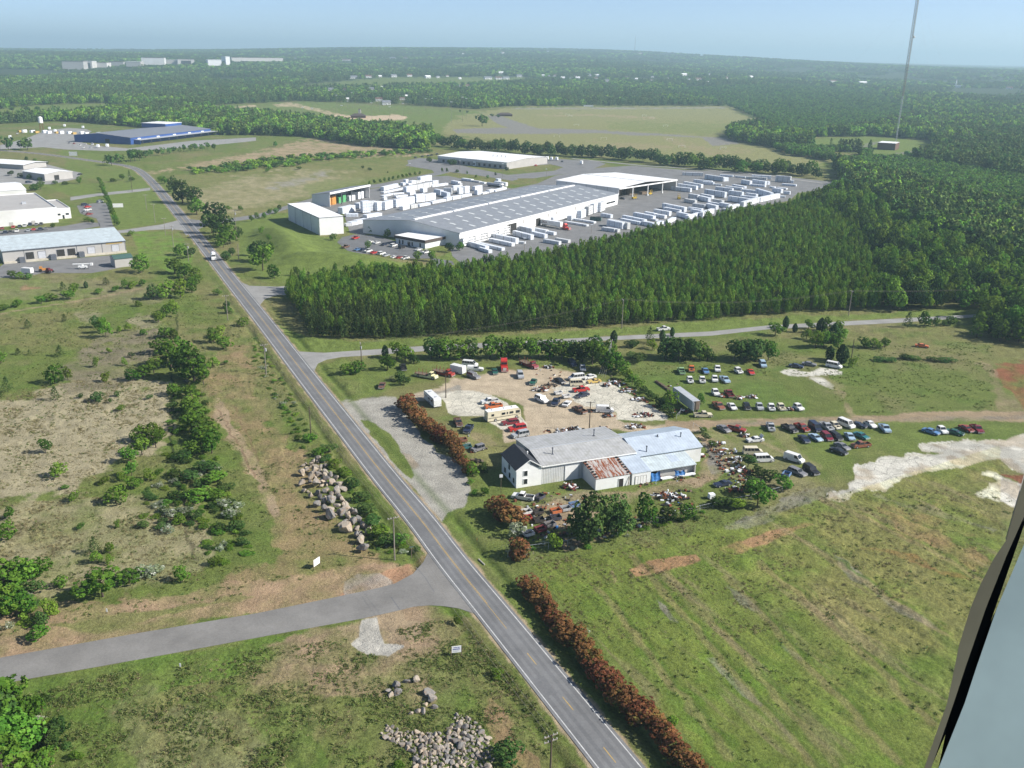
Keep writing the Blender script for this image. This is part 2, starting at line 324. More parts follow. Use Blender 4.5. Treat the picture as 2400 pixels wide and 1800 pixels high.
REG = [ # colour, polygon, edge softness px, strength, edge noise px, patch noise
 # far fields
 (MOWN,[(0,258),(60,250),(140,245),(250,243),(330,256),(200,268),(140,276),(0,282)],2,1,3),
 (MOWN,[(500,248),(700,238),(900,245),(1130,262),(1060,305),(1040,318),(850,305),(600,278),(500,262)],2,.9,3),
 (MOWN*.9,[(690,200),(900,182),(1180,180),(1290,184),(1200,196),(1100,200),(870,206),(720,208)],2,1,3),
 (MOWN*.95,[(1060,150),(1150,147),(1160,152),(1070,158)],1,.9,1),
 (OLIVE*1.25+.01,[(1030,312),(1060,280),(1150,258),(1200,253),(1400,250),(1704,250),(1735,268),(1800,287),(1830,320),(1870,345),(1946,378),(1900,392),(1700,392),(1500,362),(1300,345),(1100,325)],2,1,5),
 (MOWN,[(1420,285),(1600,285),(1740,292),(1690,318),(1500,312),(1430,300)],4,.5,6),
 (TAN*.9,[(1250,268),(1420,268),(1540,276),(1530,279),(1400,273),(1280,272)],2,.6,3),
 (TAN*.8,[(1370,330),(1480,335),(1600,345),(1560,352),(1440,345)],4,.5,6),
 (TAN*.8,[(1560,325),(1660,345),(1760,352),(1700,362),(1600,350)],4,.5,6),
 (MOWN,[(1900,325),(2060,322),(2180,330),(2190,360),(2140,375),(2000,352),(1905,350)],2,1,3),
 (GRAVEL*.75,[(1060,303),(1200,298),(1385,304),(1480,309),(1640,319),(1700,322),(1740,338),(1670,342),(1645,323),(1390,313),(1200,314),(1070,312)],1,1,1),
 (GRAVEL*.75,[(1140,270),(1175,272),(1262,301),(1205,304),(1165,290)],1,1,1),
 (GRAVEL*.9,[(1200,253),(1420,252),(1700,251),(1700,254),(1420,256),(1200,256)],1,.9,0),
 (GRAVEL*.7,[(2010,345),(2040,333),(2060,332),(2030,350)],1,.8,1),(GRAVEL*.7,[(2098,358),(2140,354),(2165,348),(2170,351),(2140,362),(2100,362)],1,.9,1),
 (SAND,[(505,254),(600,246),(602,250),(520,256)],1,.9,1),
 (SAND,[(638,244),(676,240),(700,244),(760,258),(810,270),(790,276),(745,262),(690,250),(650,250)],1,.7,1),
 (SAND*1.02,[(756,270),(800,268),(845,272),(930,268),(955,274),(950,280),(900,284),(800,282),(788,278)],1,1,1),
 (TAN*.95,[(345,404),(380,396),(440,385),(560,362),(640,345),(700,332),(760,328),(860,338),(960,350),(1000,362),(900,368),(740,372),(640,378),(540,384),(440,398),(352,408)],3,.9,6),
 (GRASS*1.1,[(345,400),(350,388),(430,374),(560,350),(620,322),(700,320),(640,343),(560,360),(440,383),(380,395)],3,.9,4),
 (OLIVE*1.1,[(400,420),(500,395),(700,385),(900,372),(1010,372),(960,395),(900,430),(800,445),(740,462),(640,490),(560,512),(440,500)],5,.8,8),
 (DRYB*1.55,[(460,450),(560,415),(700,400),(820,405),(850,420),(740,455),(640,480),(520,500),(460,490)],6,.8,10),
 (GRAVEL*.95,[(620,440),(660,428),(710,415),(762,405),(800,408),(760,418),(720,428),(690,440),(640,446)],3,.7,5),
 (MOWN,[(700,440),(760,420),(830,415),(960,400),(1010,412),(890,432),(800,446),(740,460)],4,.6,6),
 (MOWN,[(60,425),(240,432),(350,428),(372,450),(415,515),(280,538),(262,525),(250,480),(160,455),(110,440)],2,1,2),
 (MOWN,[(560,520),(640,500),(690,500),(745,555),(800,560),(830,590),(900,610),(1010,620),(1100,640),(900,660),(700,670),(620,650),(560,600)],2,1,2),
 (MOWN,[(1000,610),(1060,590),(1110,625),(1040,640)],2,1,2),
 (LUSH*1.15+MOWN*.25,[(310,545),(420,545),(450,600),(440,640),(400,640),(330,610)],3,.9,3),
 (MOWN,[(140,352),(245,362),(330,390),(345,440),(300,436),(200,420),(160,400)],2,.9,3),
 (MOWN*1.0,[(-20,655),(80,655),(200,668),(240,690),(100,725),(-20,735)],3,1,4),
 (RED*1.3+.04,[(38,672),(60,667),(90,671),(102,678),(70,682),(45,680)],2,.9,3),
 # strip of mown grass by the upper side road
 (MOWN,[(620,740),(660,765),(720,790),(850,800),(1000,795),(1250,782),(1450,768),(1700,752),(2000,735),(2310,722),(2310,738),(2100,746),(1800,762),(1665,776),(1420,788),(1200,800),(995,811),(880,819),(760,827),(700,824),(672,800)],2,1,3),
 (MOWN*.95,[(738,866),(800,840),(960,830),(1200,815),(1420,802),(1440,830),(1400,860),(1000,870),(930,900),(850,935),(795,943),(770,920)],4,.7,6),
 # left waste field
 (DRYB*1.15,[(-20,620),(80,640),(210,650),(330,660),(420,680),(350,720),(250,700),(120,700),(-20,700)],8,.5,10),
 (STRAW*.9,[(-20,950),(80,930),(180,900),(300,895),(400,905),(402,1010),(370,1040),(300,1060),(250,1080),(180,1160),(60,1185),(-20,1180)],10,1,16),
 (STRAW*.55,[(150,870),(200,800),(310,780),(390,770),(370,820),(330,880),(260,905),(170,910)],10,.85,14),
 (DRYB*1.5,[(-20,1180),(200,1150),(320,1160),(460,1180),(490,1330),(380,1370),(200,1370),(0,1400),(-20,1380)],10,.75,16),
 (STRAW*.8,[(180,740),(230,730),(250,745),(200,760)],5,.7,8),(STRAW*.8,[(290,745),(350,735),(385,760),(330,775)],5,.7,8),
 (DIRT*.8+TAN*.2,[(496,800),(560,790),(590,830),(600,900),(660,1000),(690,1060),(760,1130),(830,1250),(870,1310),(900,1330),(940,1340),(920,1368),(880,1380),(790,1396),(640,1420),(560,1440),(470,1440),(560,1340),(640,1330),(630,1200),(560,1050),(500,960),(480,880)],12,.5,22),
 (TAN*.9,[(505,920),(530,960),(590,1060),(640,1150),(660,1210),(640,1215),(600,1130),(545,1040),(508,980)],6,.8,8),
 (OLIVE,[(560,870),(640,900),(690,1000),(640,1040),(600,960)],12,.5,18),
 (GRASS,[(560,1130),(620,1180),(640,1260),(600,1320),(540,1330),(520,1250),(530,1180)],14,.6,18),
 (DIRT*.5+TAN*.5,[(-20,1450),(60,1430),(180,1420),(330,1400),(520,1375),(700,1350),(850,1330),(960,1335),(975,1345),(925,1370),(790,1397),(600,1438),(325,1484),(0,1542),(-20,1545)],7,.75,14),
 (RED*.6+TAN*.45,[(905,1340),(960,1325),(990,1300),(1001,1303),(985,1335),(950,1360),(880,1380),(800,1395),(840,1375)],3,.95,4),
 (GRASS,[(120,1465),(300,1440),(520,1400),(640,1385),(620,1400),(400,1440),(220,1478)],5,.65,8),
 (GRAVEL*1.05,[(840,1350),(890,1352),(910,1370),(860,1386),(815,1388),(820,1370)],5,.75,9),
 # right of the side road, bottom
 (LUSH*.9+GRASS*.2,[(60,1600),(330,1548),(600,1498),(760,1475),(700,1520),(600,1580),(300,1640),(60,1660)],8,.8,10),
 (TAN*.62+DIRT*.2,[(560,1560),(700,1500),(850,1455),(940,1435),(1010,1440),(1060,1470),(1000,1560),(1020,1640),(960,1650),(850,1630),(700,1640),(600,1620)],16,.85,26),
 (TAN*.9,[(790,1468),(850,1452),(935,1434),(945,1460),(1000,1465),(980,1490),(900,1500),(830,1500)],6,.8,8),
 (GRAVEL*1.35+.02,[(848,1452),(882,1448),(888,1480),(900,1508),(945,1515),(930,1525),(912,1541),(870,1536),(840,1525),(828,1512),(848,1495),(842,1470)],2,1,4),
 (LUSH,[(60,1660),(300,1650),(500,1600),(650,1610),(760,1680),(780,1820),(60,1820)],30,.55,40),
 (DRYB*1.3,[(300,1640),(420,1640),(560,1700),(620,1820),(350,1820),(280,1740)],25,.45,40),
 (OLIVE*.9,[(1030,1445),(1120,1480),(1250,1650),(1380,1820),(1250,1820),(1130,1640),(1040,1540)],8,.7,16),
 (DIRT*1.0,[(1150,1640),(1200,1700),(1260,1780),(1275,1820),(1200,1820),(1150,1720)],8,.6,14),
 # gravel apron by the main road
 (GRAVEL*1.18,[(792,940),(850,933),(930,928),(940,945),(965,985),(1000,1030),(1030,1060),(1060,1075),(1090,1100),(1110,1150),(1090,1190),(1050,1205),(1035,1222),(1000,1190),(960,1140),(926,1108),(880,1055),(840,1000)],3,1,4),
 (TAN*.8,[(925,1040),(960,1060),(985,1090),(970,1100),(945,1080)],5,.5,6),
 (GRASS*1.05,[(843,983),(865,985),(900,1005),(930,1035),(955,1080),(972,1112),(966,1128),(945,1112),(915,1078),(885,1035),(858,1003)],2,1,3),
 # yard of the workshop
 (np.array((.42,.345,.245)),[(975,925),(1020,912),(1060,895),(1120,880),(1170,868),(1260,862),(1340,868),(1400,880),(1430,890),(1445,985),(1530,1000),(1640,985),(1640,1010),(1500,1020),(1400,1000),(1250,1030),(1180,1040),(1170,1000),(1235,1000),(1230,960),(1180,930),(1100,915),(1040,922),(1000,935),(978,940)],4,1,6),
 (GRAVEL*.9,[(975,924),(1030,918),(1075,905),(1080,915),(1030,925),(985,938)],4,.7,5),
 (OLIVE*1.25,[(1060,985),(1140,1000),(1180,1040),(1190,1080),(1150,1080),(1080,1060),(1050,1020)],8,.7,10),
 (TAN*.75,[(1110,1020),(1150,1015),(1165,1045),(1130,1050)],6,.5,8),
 (TAN*.85,[(1200,1180),(1300,1165),(1392,1155),(1480,1145),(1560,1135),(1640,1120),(1660,1070),(1640,1040),(1632,1020),(1690,1010),(1720,1040),(1710,1100),(1640,1140),(1500,1180),(1400,1210),(1330,1240),(1230,1235),(1200,1210)],6,.85,8),
 (GRAVEL*.7,[(1640,1040),(1650,1030),(1680,1060),(1700,1100),(1670,1110),(1660,1070)],4,.8,6),
 (DRYB*1.3,[(1200,1160),(1390,1150),(1480,1160),(1460,1200),(1300,1180),(1220,1195)],6,.5,9),
 (TAN*.82,[(1560,985),(1668,984),(1790,981),(1900,978),(2044,973),(2252,965),(2420,966),(2420,990),(2252,983),(2044,990),(1900,996),(1790,999),(1668,1003),(1560,1012)],2,1,3),
 (GRAVEL*.6,[(1668,992),(1790,988),(2044,982),(2420,974),(2420,981),(2044,987),(1790,993),(1668,998)],2,.5,3),
 (TAN*.9,[(1790,1000),(1840,1012),(1880,1060),(1930,1090),(1925,1100),(1870,1075),(1830,1030)],4,.65,6),
 (TAN*.8,[(1800,1005),(1830,1003),(1850,1020),(1820,1028)],3,.8,4),
 (TAN*.85,[(1880,875),(1940,880),(1975,915),(1990,945),(2010,975),(1985,978),(1975,940),(1940,905),(1900,890)],4,.5,7),
 (GRASS*.9,[(1440,830),(1700,845),(1800,880),(1880,880),(1960,930),(1990,975),(1560,980),(1480,930),(1420,880)],8,.6,10),
 (LUSH*1.1+.01,[(1440,850),(1560,850),(1700,870),(1850,880),(1880,960),(1700,975),(1560,980),(1500,930)],12,.45,20),
 (MOWN,[(1650,1010),(1800,1005),(2330,990),(2390,1010),(2200,1030),(2000,1090),(1900,1100),(1700,1060)],8,.6,12),
 (DRYB*1.3,[(1700,1040),(1800,1040),(1880,1110),(1920,1150),(1800,1160),(1720,1120)],9,.5,14),
 (GRAVEL*.75,[(1880,1150),(1950,1140),(1960,1160),(1900,1175),(1800,1215),(1760,1235),(1700,1240),(1800,1190)],5,.6,9),
 (RED*.8,[(2335,852),(2420,838),(2420,975),(2390,945),(2345,905),(2322,870)],5,.95,8),
 (TAN*.75,[(2300,850),(2335,855),(2350,900),(2390,945),(2400,970),(2340,968),(2330,920)],6,.6,9),
 # big right field
 (TAN*.62,[(1300,1265),(1420,1240),(1480,1230),(1470,1250),(1400,1275),(1320,1300)],5,.85,8),
 (DIRT*.9,[(1470,1333),(1520,1315),(1580,1305),(1632,1298),(1645,1315),(1600,1328),(1540,1340),(1490,1352)],2,1,3),
 (DIRT*.9,[(1690,1288),(1740,1270),(1800,1248),(1830,1240),(1900,1225),(1950,1215),(1945,1222),(1870,1245),(1800,1270),(1720,1298)],3,.85,5),
 (TAN*.9,[(1420,1330),(1440,1330),(1450,1360),(1440,1368)],3,.6,4),
 (DIRT*1.0,[(2070,1200),(2160,1190),(2280,1270),(2330,1320),(2290,1340),(2200,1300),(2100,1250)],16,.5,28),
 (RED*.9,[(2015,1284),(2080,1287),(2150,1302),(2200,1330),(2280,1350),(2290,1365),(2210,1355),(2150,1330),(2090,1300)],3,.7,5),
 (GRAVEL*.62,[(1655,1540),(1675,1538),(1710,1575),(1745,1610),(1790,1650),(1785,1660),(1740,1630),(1690,1580)],2,1,3),
 (GRAVEL*.6,[(1955,1300),(1990,1320),(2060,1375),(2130,1420),(2215,1475),(2200,1482),(2110,1440),(2040,1390),(1980,1340)],4,.8,6),
 (GRAVEL*.6,[(1535,1400),(1560,1420),(1580,1450),(1590,1460),(1570,1455),(1545,1425)],3,.9,4),
 (GRAVEL*.6,[(1830,1510),(1870,1530),(1890,1550),(1870,1548),(1840,1525)],3,.8,4),
 (GRAVEL*.6,[(1700,1370),(1730,1385),(1760,1410),(1790,1440),(1775,1438),(1740,1410)],4,.6,6),
 (GRAVEL*.6,[(2050,1160),(2130,1180),(2250,1210),(2340,1240),(2330,1245),(2220,1215),(2120,1190)],4,.6,6),
 (GRAVEL*.6,[(1805,1670),(1830,1690),(1870,1740),(1850,1735)],3,.8,5),
 (LUSH*1.15,[(1650,1500),(1760,1560),(1900,1620),(2100,1700),(2250,1800),(1900,1820),(1750,1700),(1650,1640)],40,.45,60),
 (LUSH*1.15,[(1800,1480),(2000,1560),(2150,1680),(2120,1700),(1960,1610),(1820,1530)],20,.5,30),
 (LUSH*1.15,[(1500,1540),(1600,1600),(1700,1700),(1760,1820),(1680,1820),(1560,1660)],20,.5,30),
 # slab lots
 (CONC*.95,[(1024,925),(1040,922),(1060,919),(1090,916),(1125,920),(1160,930),(1200,950),(1232,990),(1235,999),(1180,1008),(1173,1008),(1158,994),(1140,985),(1130,976),(1100,975),(1080,976),(1065,975),(1048,968),(1046,945)],1,1,2),
 (CONC*.95,[(1290,908),(1320,900),(1335,892),(1400,886),(1434,898),(1476,922),(1520,945),(1565,972),(1565,982),(1515,989),(1445,983),(1446,968),(1420,955),(1370,952),(1345,940),(1335,925),(1300,914)],1,1,2),
 (WHITE*1.0,[(1828,872),(1850,866),(1900,872),(1925,864),(1950,866),(1975,872),(1972,880),(1940,877),(1920,880),(1870,883),(1840,880)],1,1,2),
 (WHITE*.9,[(1900,878),(1925,885),(1945,900),(1958,915),(1950,914),(1925,898),(1900,885)],2,.8,4),
]
def tl(s, ox, oy, pts): return [(ox+x*s, oy+y*s) for x, y in pts]
SLAB1 = tl(.208,1940,940,[(5,1035),(60,1028),(110,1040),(150,1000),(225,985),(230,930),(300,890),(310,830),(270,760),(280,690),(330,670),(380,690),(440,690),(480,670),(530,675),(550,640),(600,615),(700,620),(860,640),(900,605),(1000,600),(1050,615),(1180,600),(1300,585),(1150,575),(1060,560),(1040,500),(1090,485),(1220,495),(1350,480),(1440,460),(1580,440),(1680,462),(1800,430),(1900,445),(2000,450),(2120,400),(2212,370),(2300,380),(2300,830),(2212,825),(2130,790),(2050,740),(1940,650),(1850,670),(1700,690),(1600,730),(1500,760),(1440,740),(1340,760),(1230,775),(1100,800),(960,850),(830,880),(810,915),(740,925),(720,960),(640,1020),(600,990),(490,995),(430,985),(400,1005),(250,1065),(180,1110),(120,1125),(60,1110),(5,1110)])
SLAB2 = tl(.208,1940,940,[(1740,805),(1800,800),(1900,810),(1960,850),(1990,880),(2060,900),(2120,930),(2200,900),(2300,980),(2300,1200),(2170,1215),(2120,1210),(2040,1180),(2000,1150),(1960,1130),(1900,1135),(1830,1100),(1760,1090),(1700,1080),(1660,1050),(1690,1025),(1820,980),(1830,950),(1900,925),(1920,905),(1860,860),(1740,835)])
REG.append((WHITE, SLAB1, 1, 1, 4)); REG.append((WHITE*1.05, SLAB2, 1, 1, 3))
REG.append((RED*.7, tl(.208,1940,940,[(1930,820),(2212,830),(2300,850),(2300,960),(2180,930),(2060,880),(1990,860)]), 1.5, 1, 3))
# paved areas that are painted wide and soft under their own sheets
LINES = [ # dark gouges, ruts and ditches: colour, pixel line, half width m, strength
 (FLOOR*1.2,[(402,880),(403,960),(400,1040),(408,1100)],.35,.85),(FLOOR*1.4,[(416,730),(413,760),(417,800)],.4,.8),
 (DRYB*.7,[(435,1230),(440,1260),(455,1290),(458,1312)],.35,.8),
 (DIRT*.55,[(513,960),(540,1010),(580,1080),(600,1120)],.25,.6),(DIRT*.55,[(545,950),(575,1010),(610,1080)],.22,.5),
 (FLOOR*2,[(640,860),(660,890),(700,960),(740,1020)],.3,.35),(FLOOR*2,[(590,760),(600,790),(620,830)],.3,.5),
 (LUSH*.6,[(1500,1300),(1530,1350),(1545,1395),(1610,1500)],.3,.35),(LUSH*.8,[(2070,1190),(2150,1225),(2300,1265)],.25,.6),(LUSH*.8,[(2090,1180),(2200,1215),(2320,1245)],.25,.5),
 (LUSH*.7,[(1930,1290),(2020,1345),(2100,1400),(2220,1465)],.3,.5),(LUSH*.7,[(1700,1350),(1800,1440),(1950,1560)],.25,.35),
 (DIRT*.7,[(1560,1360),(1590,1380),(1600,1390)],.2,.5),(LUSH*.8,[(1880,1370),(1960,1440),(2120,1560)],.25,.35),(OLIVE*.7,[(1450,1440),(1560,1580),(1700,1720)],.3,.3),
 *[(c_, [(x+dx_, y) for x, y in L_], w_, s_) for L_ in ([(1480,1300),(1600,1440),(1700,1560),(1800,1670),(1900,1790)],[(1700,1350),(1800,1450),(1880,1550),(2000,1670),(2110,1790)],[(1860,1255),(1960,1318),(2080,1400),(2215,1485)],[(1930,1170),(2060,1230),(2200,1300),(2320,1370)],[(1400,1380),(1560,1580),(1710,1770)],[(1560,1340),(1700,1490),(1830,1640),(1960,1790)],[(1780,1320),(1900,1420),(2040,1550),(2180,1690)]) for c_, dx_, w_, s_ in ((TAN*.62, 0, .8, .42), (LUSH*.75, 16, .5, .45))],
 (TAN*.8,[(0,735),(110,716),(230,698),(350,672)],1.0,.8),
 (TAN*.75,[(2200,975),(2100,960),(1990,935)],.4,.0),
 (TAN*1.0,[(1640,1003),(1700,1015),(1770,1030),(1840,1060),(1900,1090)],.9,.35),
 (FLOOR*1.5,[(2280,700),(2280,701)],.1,.0),
]
def build_ground():
    # polar sheet: dense where the picture looks, coarse elsewhere
    az = np.concatenate([np.radians(np.arange(-180, -36, 6.0)), np.radians(np.linspace(-34.5, 34.5, 1100)), np.radians(np.arange(37, 180, 6.0))])
    rows = np.concatenate([np.arange(1960, 400, -2.6), np.arange(400, 170, -1.6)])
    dd = []
    for y in rows:
        d = ray(1200, y); dd.append(CAM_H/(-d[2])*math.hypot(d[0], d[1]))
    dd = np.array(dd); dd = dd[dd > 85]
    dd = np.concatenate([[3, 20, 40, 60, 75, 82], dd]); r = dd[-1]
    ext = []
    while r < 23500: r *= 1.022; ext.append(r)
    dd = np.concatenate([dd, ext])
    na, nr = len(az), len(dd)
    Rr, Aa = np.meshgrid(dd, az, indexing='ij')
    X = (Rr*np.sin(Aa)).ravel(); Y = (Rr*np.cos(Aa)).ravel(); D = Rr.ravel()
    Z = terrain(X, Y)
    px, py = px_of(X, Y, Z)
    vis = (px > -260) & (px < 2660) & (py > 60) & (py < 2100)
    n1 = fbm(X, Y, 40, 4, 1); n2 = fbm(X, Y, 9, 4, 11); n3 = fbm(X, Y, 2.6, 3, 23); n4 = fbm(X, Y, 140, 3, 31)
    C = GRASS[None]*(1-sst(.42, .62, n1)[:, None]) + OLIVE[None]*sst(.42, .62, n1)[:, None]
    C = C*(1-.5*sst(.5, .75, n2))[:, None]+LUSH[None]*(.5*sst(.5, .75, n2))[:, None]
    C = C*(1-.28*sst(.55, .8, fbm(X, Y, 17, 4, 77)))[:, None]+TAN[None]*.7*(.28*sst(.55, .8, fbm(X, Y, 17, 4, 77)))[:, None]
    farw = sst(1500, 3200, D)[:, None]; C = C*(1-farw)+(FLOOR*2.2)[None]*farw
    wet = np.zeros(len(X))
    for (col, poly, soft, stren, en) in REG:
        P = np.asarray(poly); mgn = soft+en+6
        q = np.where(vis & (px > P[:, 0].min()-mgn) & (px < P[:, 0].max()+mgn) & (py > P[:, 1].min()-mgn) & (py < P[:, 1].max()+mgn))[0]
        if not len(q): continue
        sd = sdist(px[q], py[q], P)+en*3.4*(fbm(X[q], Y[q], 5, 4, 5)-.5)+en*3.6*(fbm(X[q], Y[q], 22, 3, 6)-.5)
        wgt = sst(-soft*.5, soft*.5+.5, sd)*stren
        if stren < 1: wgt = wgt*np.clip(.35+2.2*(fbm(X[q], Y[q], 6, 4, 41)-.28), 0, 1.25); wgt = np.clip(wgt, 0, 1)
        C[q] = C[q]*(1-wgt[:, None])+np.asarray(col)[None]*wgt[:, None]
    for P in (SLAB1, SLAB2):
        q = np.where(vis & (sdist(px, py, P) > -2))[0]; f = fbm(X[q], Y[q], 7, 5, 71)[:, None]; k = sst(.50, .36, f) if False else 1-sst(.34, .50, f)
        lum = sst(.3, .45, C[q].mean(1))[:, None]; C[q] = C[q]*(1-lum*.55*k)+(TAN*.95)[None]*lum*.55*k; C[q] *= 1-lum*.30*sst(.52, .66, fbm(X[q], Y[q], 12, 4, 73))[:, None]
        e = (1-sst(-1, 5, sdist(px[q], py[q], P)+5*(fbm(X[q], Y[q], 3, 3, 75)-.5)))[:, None]*.55*lum; C[q] = C[q]*(1-e)+(DRYB*1.3)[None]*e
    for (col, line, hw, stren) in LINES:
        wl = [G(*p) for p in line]; L = [(p.x, p.y) for p in wl]; P = np.array(L)
        q = np.where((X > P[:, 0].min()-6) & (X < P[:, 0].max()+6) & (Y > P[:, 1].min()-6) & (Y < P[:, 1].max()+6))[0]
        if not len(q): continue
        dl = pdist(X[q]+1.2*(vnoise(X[q]/3, Y[q]/3, 9)-.5), Y[q]+1.2*(vnoise(X[q]/3, Y[q]/3, 19)-.5), L)
        wgt = (1-sst(hw*.5, hw*1.6, dl))*stren
        C[q] = C[q]*(1-wgt[:, None])+np.asarray(col)[None]*wgt[:, None]
    # long mower and tractor lines in the right field
    q = np.where(vis & (sdist(px, py, [(1250,1330),(1700,1240),(1950,1170),(2340,1050),(2340,1400),(2200,1820),(1700,1820)]) > -5))[0]
    ax = G(1660, 1540); bx = G(1800, 1660); dv = (bx-ax).normalized()
    s = (X[q]-ax.x)*(-dv.y)+(Y[q]-ax.y)*dv.x; tt = (X[q]-ax.x)*dv.x+(Y[q]-ax.y)*dv.y
    st = vnoise(s*1.3+2*(fbm(X[q], Y[q], 12, 2, 61)-.5), tt*.05, 51)
    C[q] *= np.stack([.88+.42*st, .92+.36*st, .8+.25*st], 1)
    st2 = sst(.62, .78, fbm(s*2.6, tt*.35, 8, 3, 55)); C[q] = C[q]*(1-.4*st2[:, None])+(TAN*.62)[None]*.4*st2[:, None]
    # road verges
    RP = [(p.x, p.y) for p in road_pts[::3]]
    q = np.where(D < 1400)[0]; dr = np.full(len(X), 999.)
    dr[q] = pdist(X[q], Y[q], RP)
    vn = fbm(X, Y, 3, 3, 66)
    wv = (1-sst(3.6, 4.5, dr+1.6*(vn-.5)))*.95; C = C*(1-wv[:, None])+(SAND*.8)[None]*wv[:, None]
    Z0 = Z.copy()
    ditch = np.exp(-((dr-7.2)/1.1)**2)*(1-sst(300, 500, D))
    Z = Z-.55*ditch; wv = .45*ditch; C = C*(1-wv[:, None])+(LUSH*.75)[None]*wv[:, None]
    # small relief on rough ground, none under sheets and slabs
    flat = np.zeros(len(X))
    for poly in (SIDE_L, SIDE_R, DRIVE_A, CROSS_L, CROSS_R, YARD, LOT, SLAB1, PARK_L, PARK_L2, YARD_L, DRIVE_B, LEFT_PAVE, BLD2_PAVE, BLUE_PAVE, [(792,940),(850,933),(930,928),(965,985),(1000,1030),(1060,1075),(1110,1150),(1090,1190),(1035,1222),(1000,1190),(926,1108),(840,1000)]):
        P = np.asarray(poly)
        q = np.where(vis & (px > P[:, 0].min()-30) & (px < P[:, 0].max()+30) & (py > P[:, 1].min()-30) & (py < P[:, 1].max()+30))[0]
        flat[q] = np.maximum(flat[q], sst(-14, 4, sdist(px[q], py[q], P)))
    for poly in ([(1160,1000),(1660,960),(1700,1120),(1400,1180),(1180,1170)], [(840,850),(2330,800),(2400,1010),(1950,1130),(1050,1060),(900,960)]):
        flat = np.maximum(flat, np.where(vis, sst(-20, 5, sdist(px, py, poly)), 0))
    rough = (1-flat)*sst(4.2, 6.5, dr)*(1-sst(420, 700, D))
    Z = Z0*1.0+(Z-Z0)*(1-flat)+rough*(.50*(n2-.5)+.55*(n3-.5)*sst(.4, .7, n1+.1)+.25*(n3-.5))
    me = bpy.data.meshes.new("ground")
    V = np.stack([X, Y, Z], 1)
    idx = np.arange(na*nr).reshape(nr, na)
    a = idx[:-1, :]; b = idx[1:, :]
    a2 = np.roll(a, -1, 1); b2 = np.roll(b, -1, 1)
    Fq = np.stack([a, a2, b2, b], -1).reshape(-1, 4)[:, ::-1]
    me.vertices.add(len(V)); me.vertices.foreach_set("co", V.astype(np.float32).ravel())
    me.loops.add(len(Fq)*4); me.loops.foreach_set("vertex_index", Fq.astype(np.int32).ravel())
    me.polygons.add(len(Fq)); me.polygons.foreach_set("loop_start", np.arange(0, len(Fq)*4, 4, dtype=np.int32)); me.polygons.foreach_set("loop_total", np.full(len(Fq), 4, np.int32))
    me.polygons.foreach_set("use_smooth", np.ones(len(Fq), bool))
    me.update(calc_edges=True)
    ca = me.color_attributes.new("soil", 'FLOAT_COLOR', 'POINT')
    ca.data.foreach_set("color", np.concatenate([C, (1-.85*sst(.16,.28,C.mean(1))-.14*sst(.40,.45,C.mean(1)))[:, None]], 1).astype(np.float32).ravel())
    mt, t, b = nodes("ground_cover")
    at = t.nodes.new("ShaderNodeAttribute"); at.attribute_name = "soil"
    nA = noise(t, 1.6, 6, .72); nB = noise(t, .22, 5, .65); nC = noise(t, 6.0, 4, .7)
    c = mixc(t, at.outputs["Alpha"], at.outputs["Color"], mixc(t, 1, at.outputs["Color"], ramp(t, nA, [(.30, .62), (.52, 1.0), (.72, 1.38)]), 'MULTIPLY'))
    vo = t.nodes.new("ShaderNodeTexVoronoi"); vo.feature = 'DISTANCE_TO_EDGE'; vo.inputs["Scale"].default_value = .28
    gq = t.nodes.new("ShaderNodeTexCoord"); wp_ = t.nodes.new("ShaderNodeVectorMath"); wp_.operation = 'ADD'; nw = t.nodes.new("ShaderNodeTexNoise"); nw.inputs["Scale"].default_value = .6; t.links.new(gq.outputs["Object"], nw.inputs["Vector"])
    t.links.new(gq.outputs["Object"], wp_.inputs[0]); t.links.new(nw.outputs["Color"], wp_.inputs[1]); t.links.new(wp_.outputs[0], vo.inputs["Vector"])
    crk = ramp(t, vo.outputs["Distance"], [(.012, .62), (.035, 1)]); slabm = ramp(t, at.outputs["Alpha"], [(.05, 1), (.11, 0)])
    c = mixc(t, slabm, c, mixc(t, 1, c, crk, 'MULTIPLY'))
    c = mixc(t, 1, c, ramp(t, nB, [(.32, .80), (.68, 1.22)]), 'MULTIPLY')
    c = mixc(t, .65, c, ramp(t, nC, [(.3, .62), (.65, 1.3)]), 'MULTIPLY')
    t.links.new(c, b.inputs["Base Color"]); b.inputs["Roughness"].default_value = .95; b.inputs["Specular IOR Level"].default_value = .1
    bump(t, b, nA, .9, .35)
    me.materials.append(mt)
    o = link("ground", me); tag(o, kind="structure")
    return o
e1 = G(606, 570); e2 = G(690, 590)
for a_, b_, wd_, h_ in (((634,545), (700,600), 11, 5.5), ((672,612), (905,626), 13.0, 5.5)):
    p_, q_ = G(*a_), G(*b_); BERMS.append(((p_.x+q_.x)/2, (p_.y+q_.y)/2, (q_-p_).length*.56, wd_, math.atan2(q_.y-p_.y, q_.x-p_.x), h_))
build_ground()
def asphalt(name, col, crack=.0):
    mt, t, b = nodes(name)
    c = ramp(t, noise(t, .12, 6, .7), [(.3, [x*.76 for x in col]), (.7, [x*1.15 for x in col])])
    c = mixc(t, .7, c, ramp(t, noise(t, 2.5, 5, .7), [(.3, .82), (.7, 1.15)]), 'MULTIPLY')
    t.links.new(c, b.inputs["Base Color"]); b.inputs["Roughness"].default_value = .85; bump(t, b, noise(t, 30, 3), .2, .01)
    return mt
M['road'] = asphalt('road_asphalt', (.185,.187,.188)); M['road2'] = asphalt('side_asphalt', (.205,.198,.185)); M['lot'] = asphalt('lot_asphalt', (.195,.193,.190))
M['chipseal'] = asphalt('pale_asphalt', (.29,.285,.27)); M['track'] = asphalt('wheel_track', (.155,.157,.160))
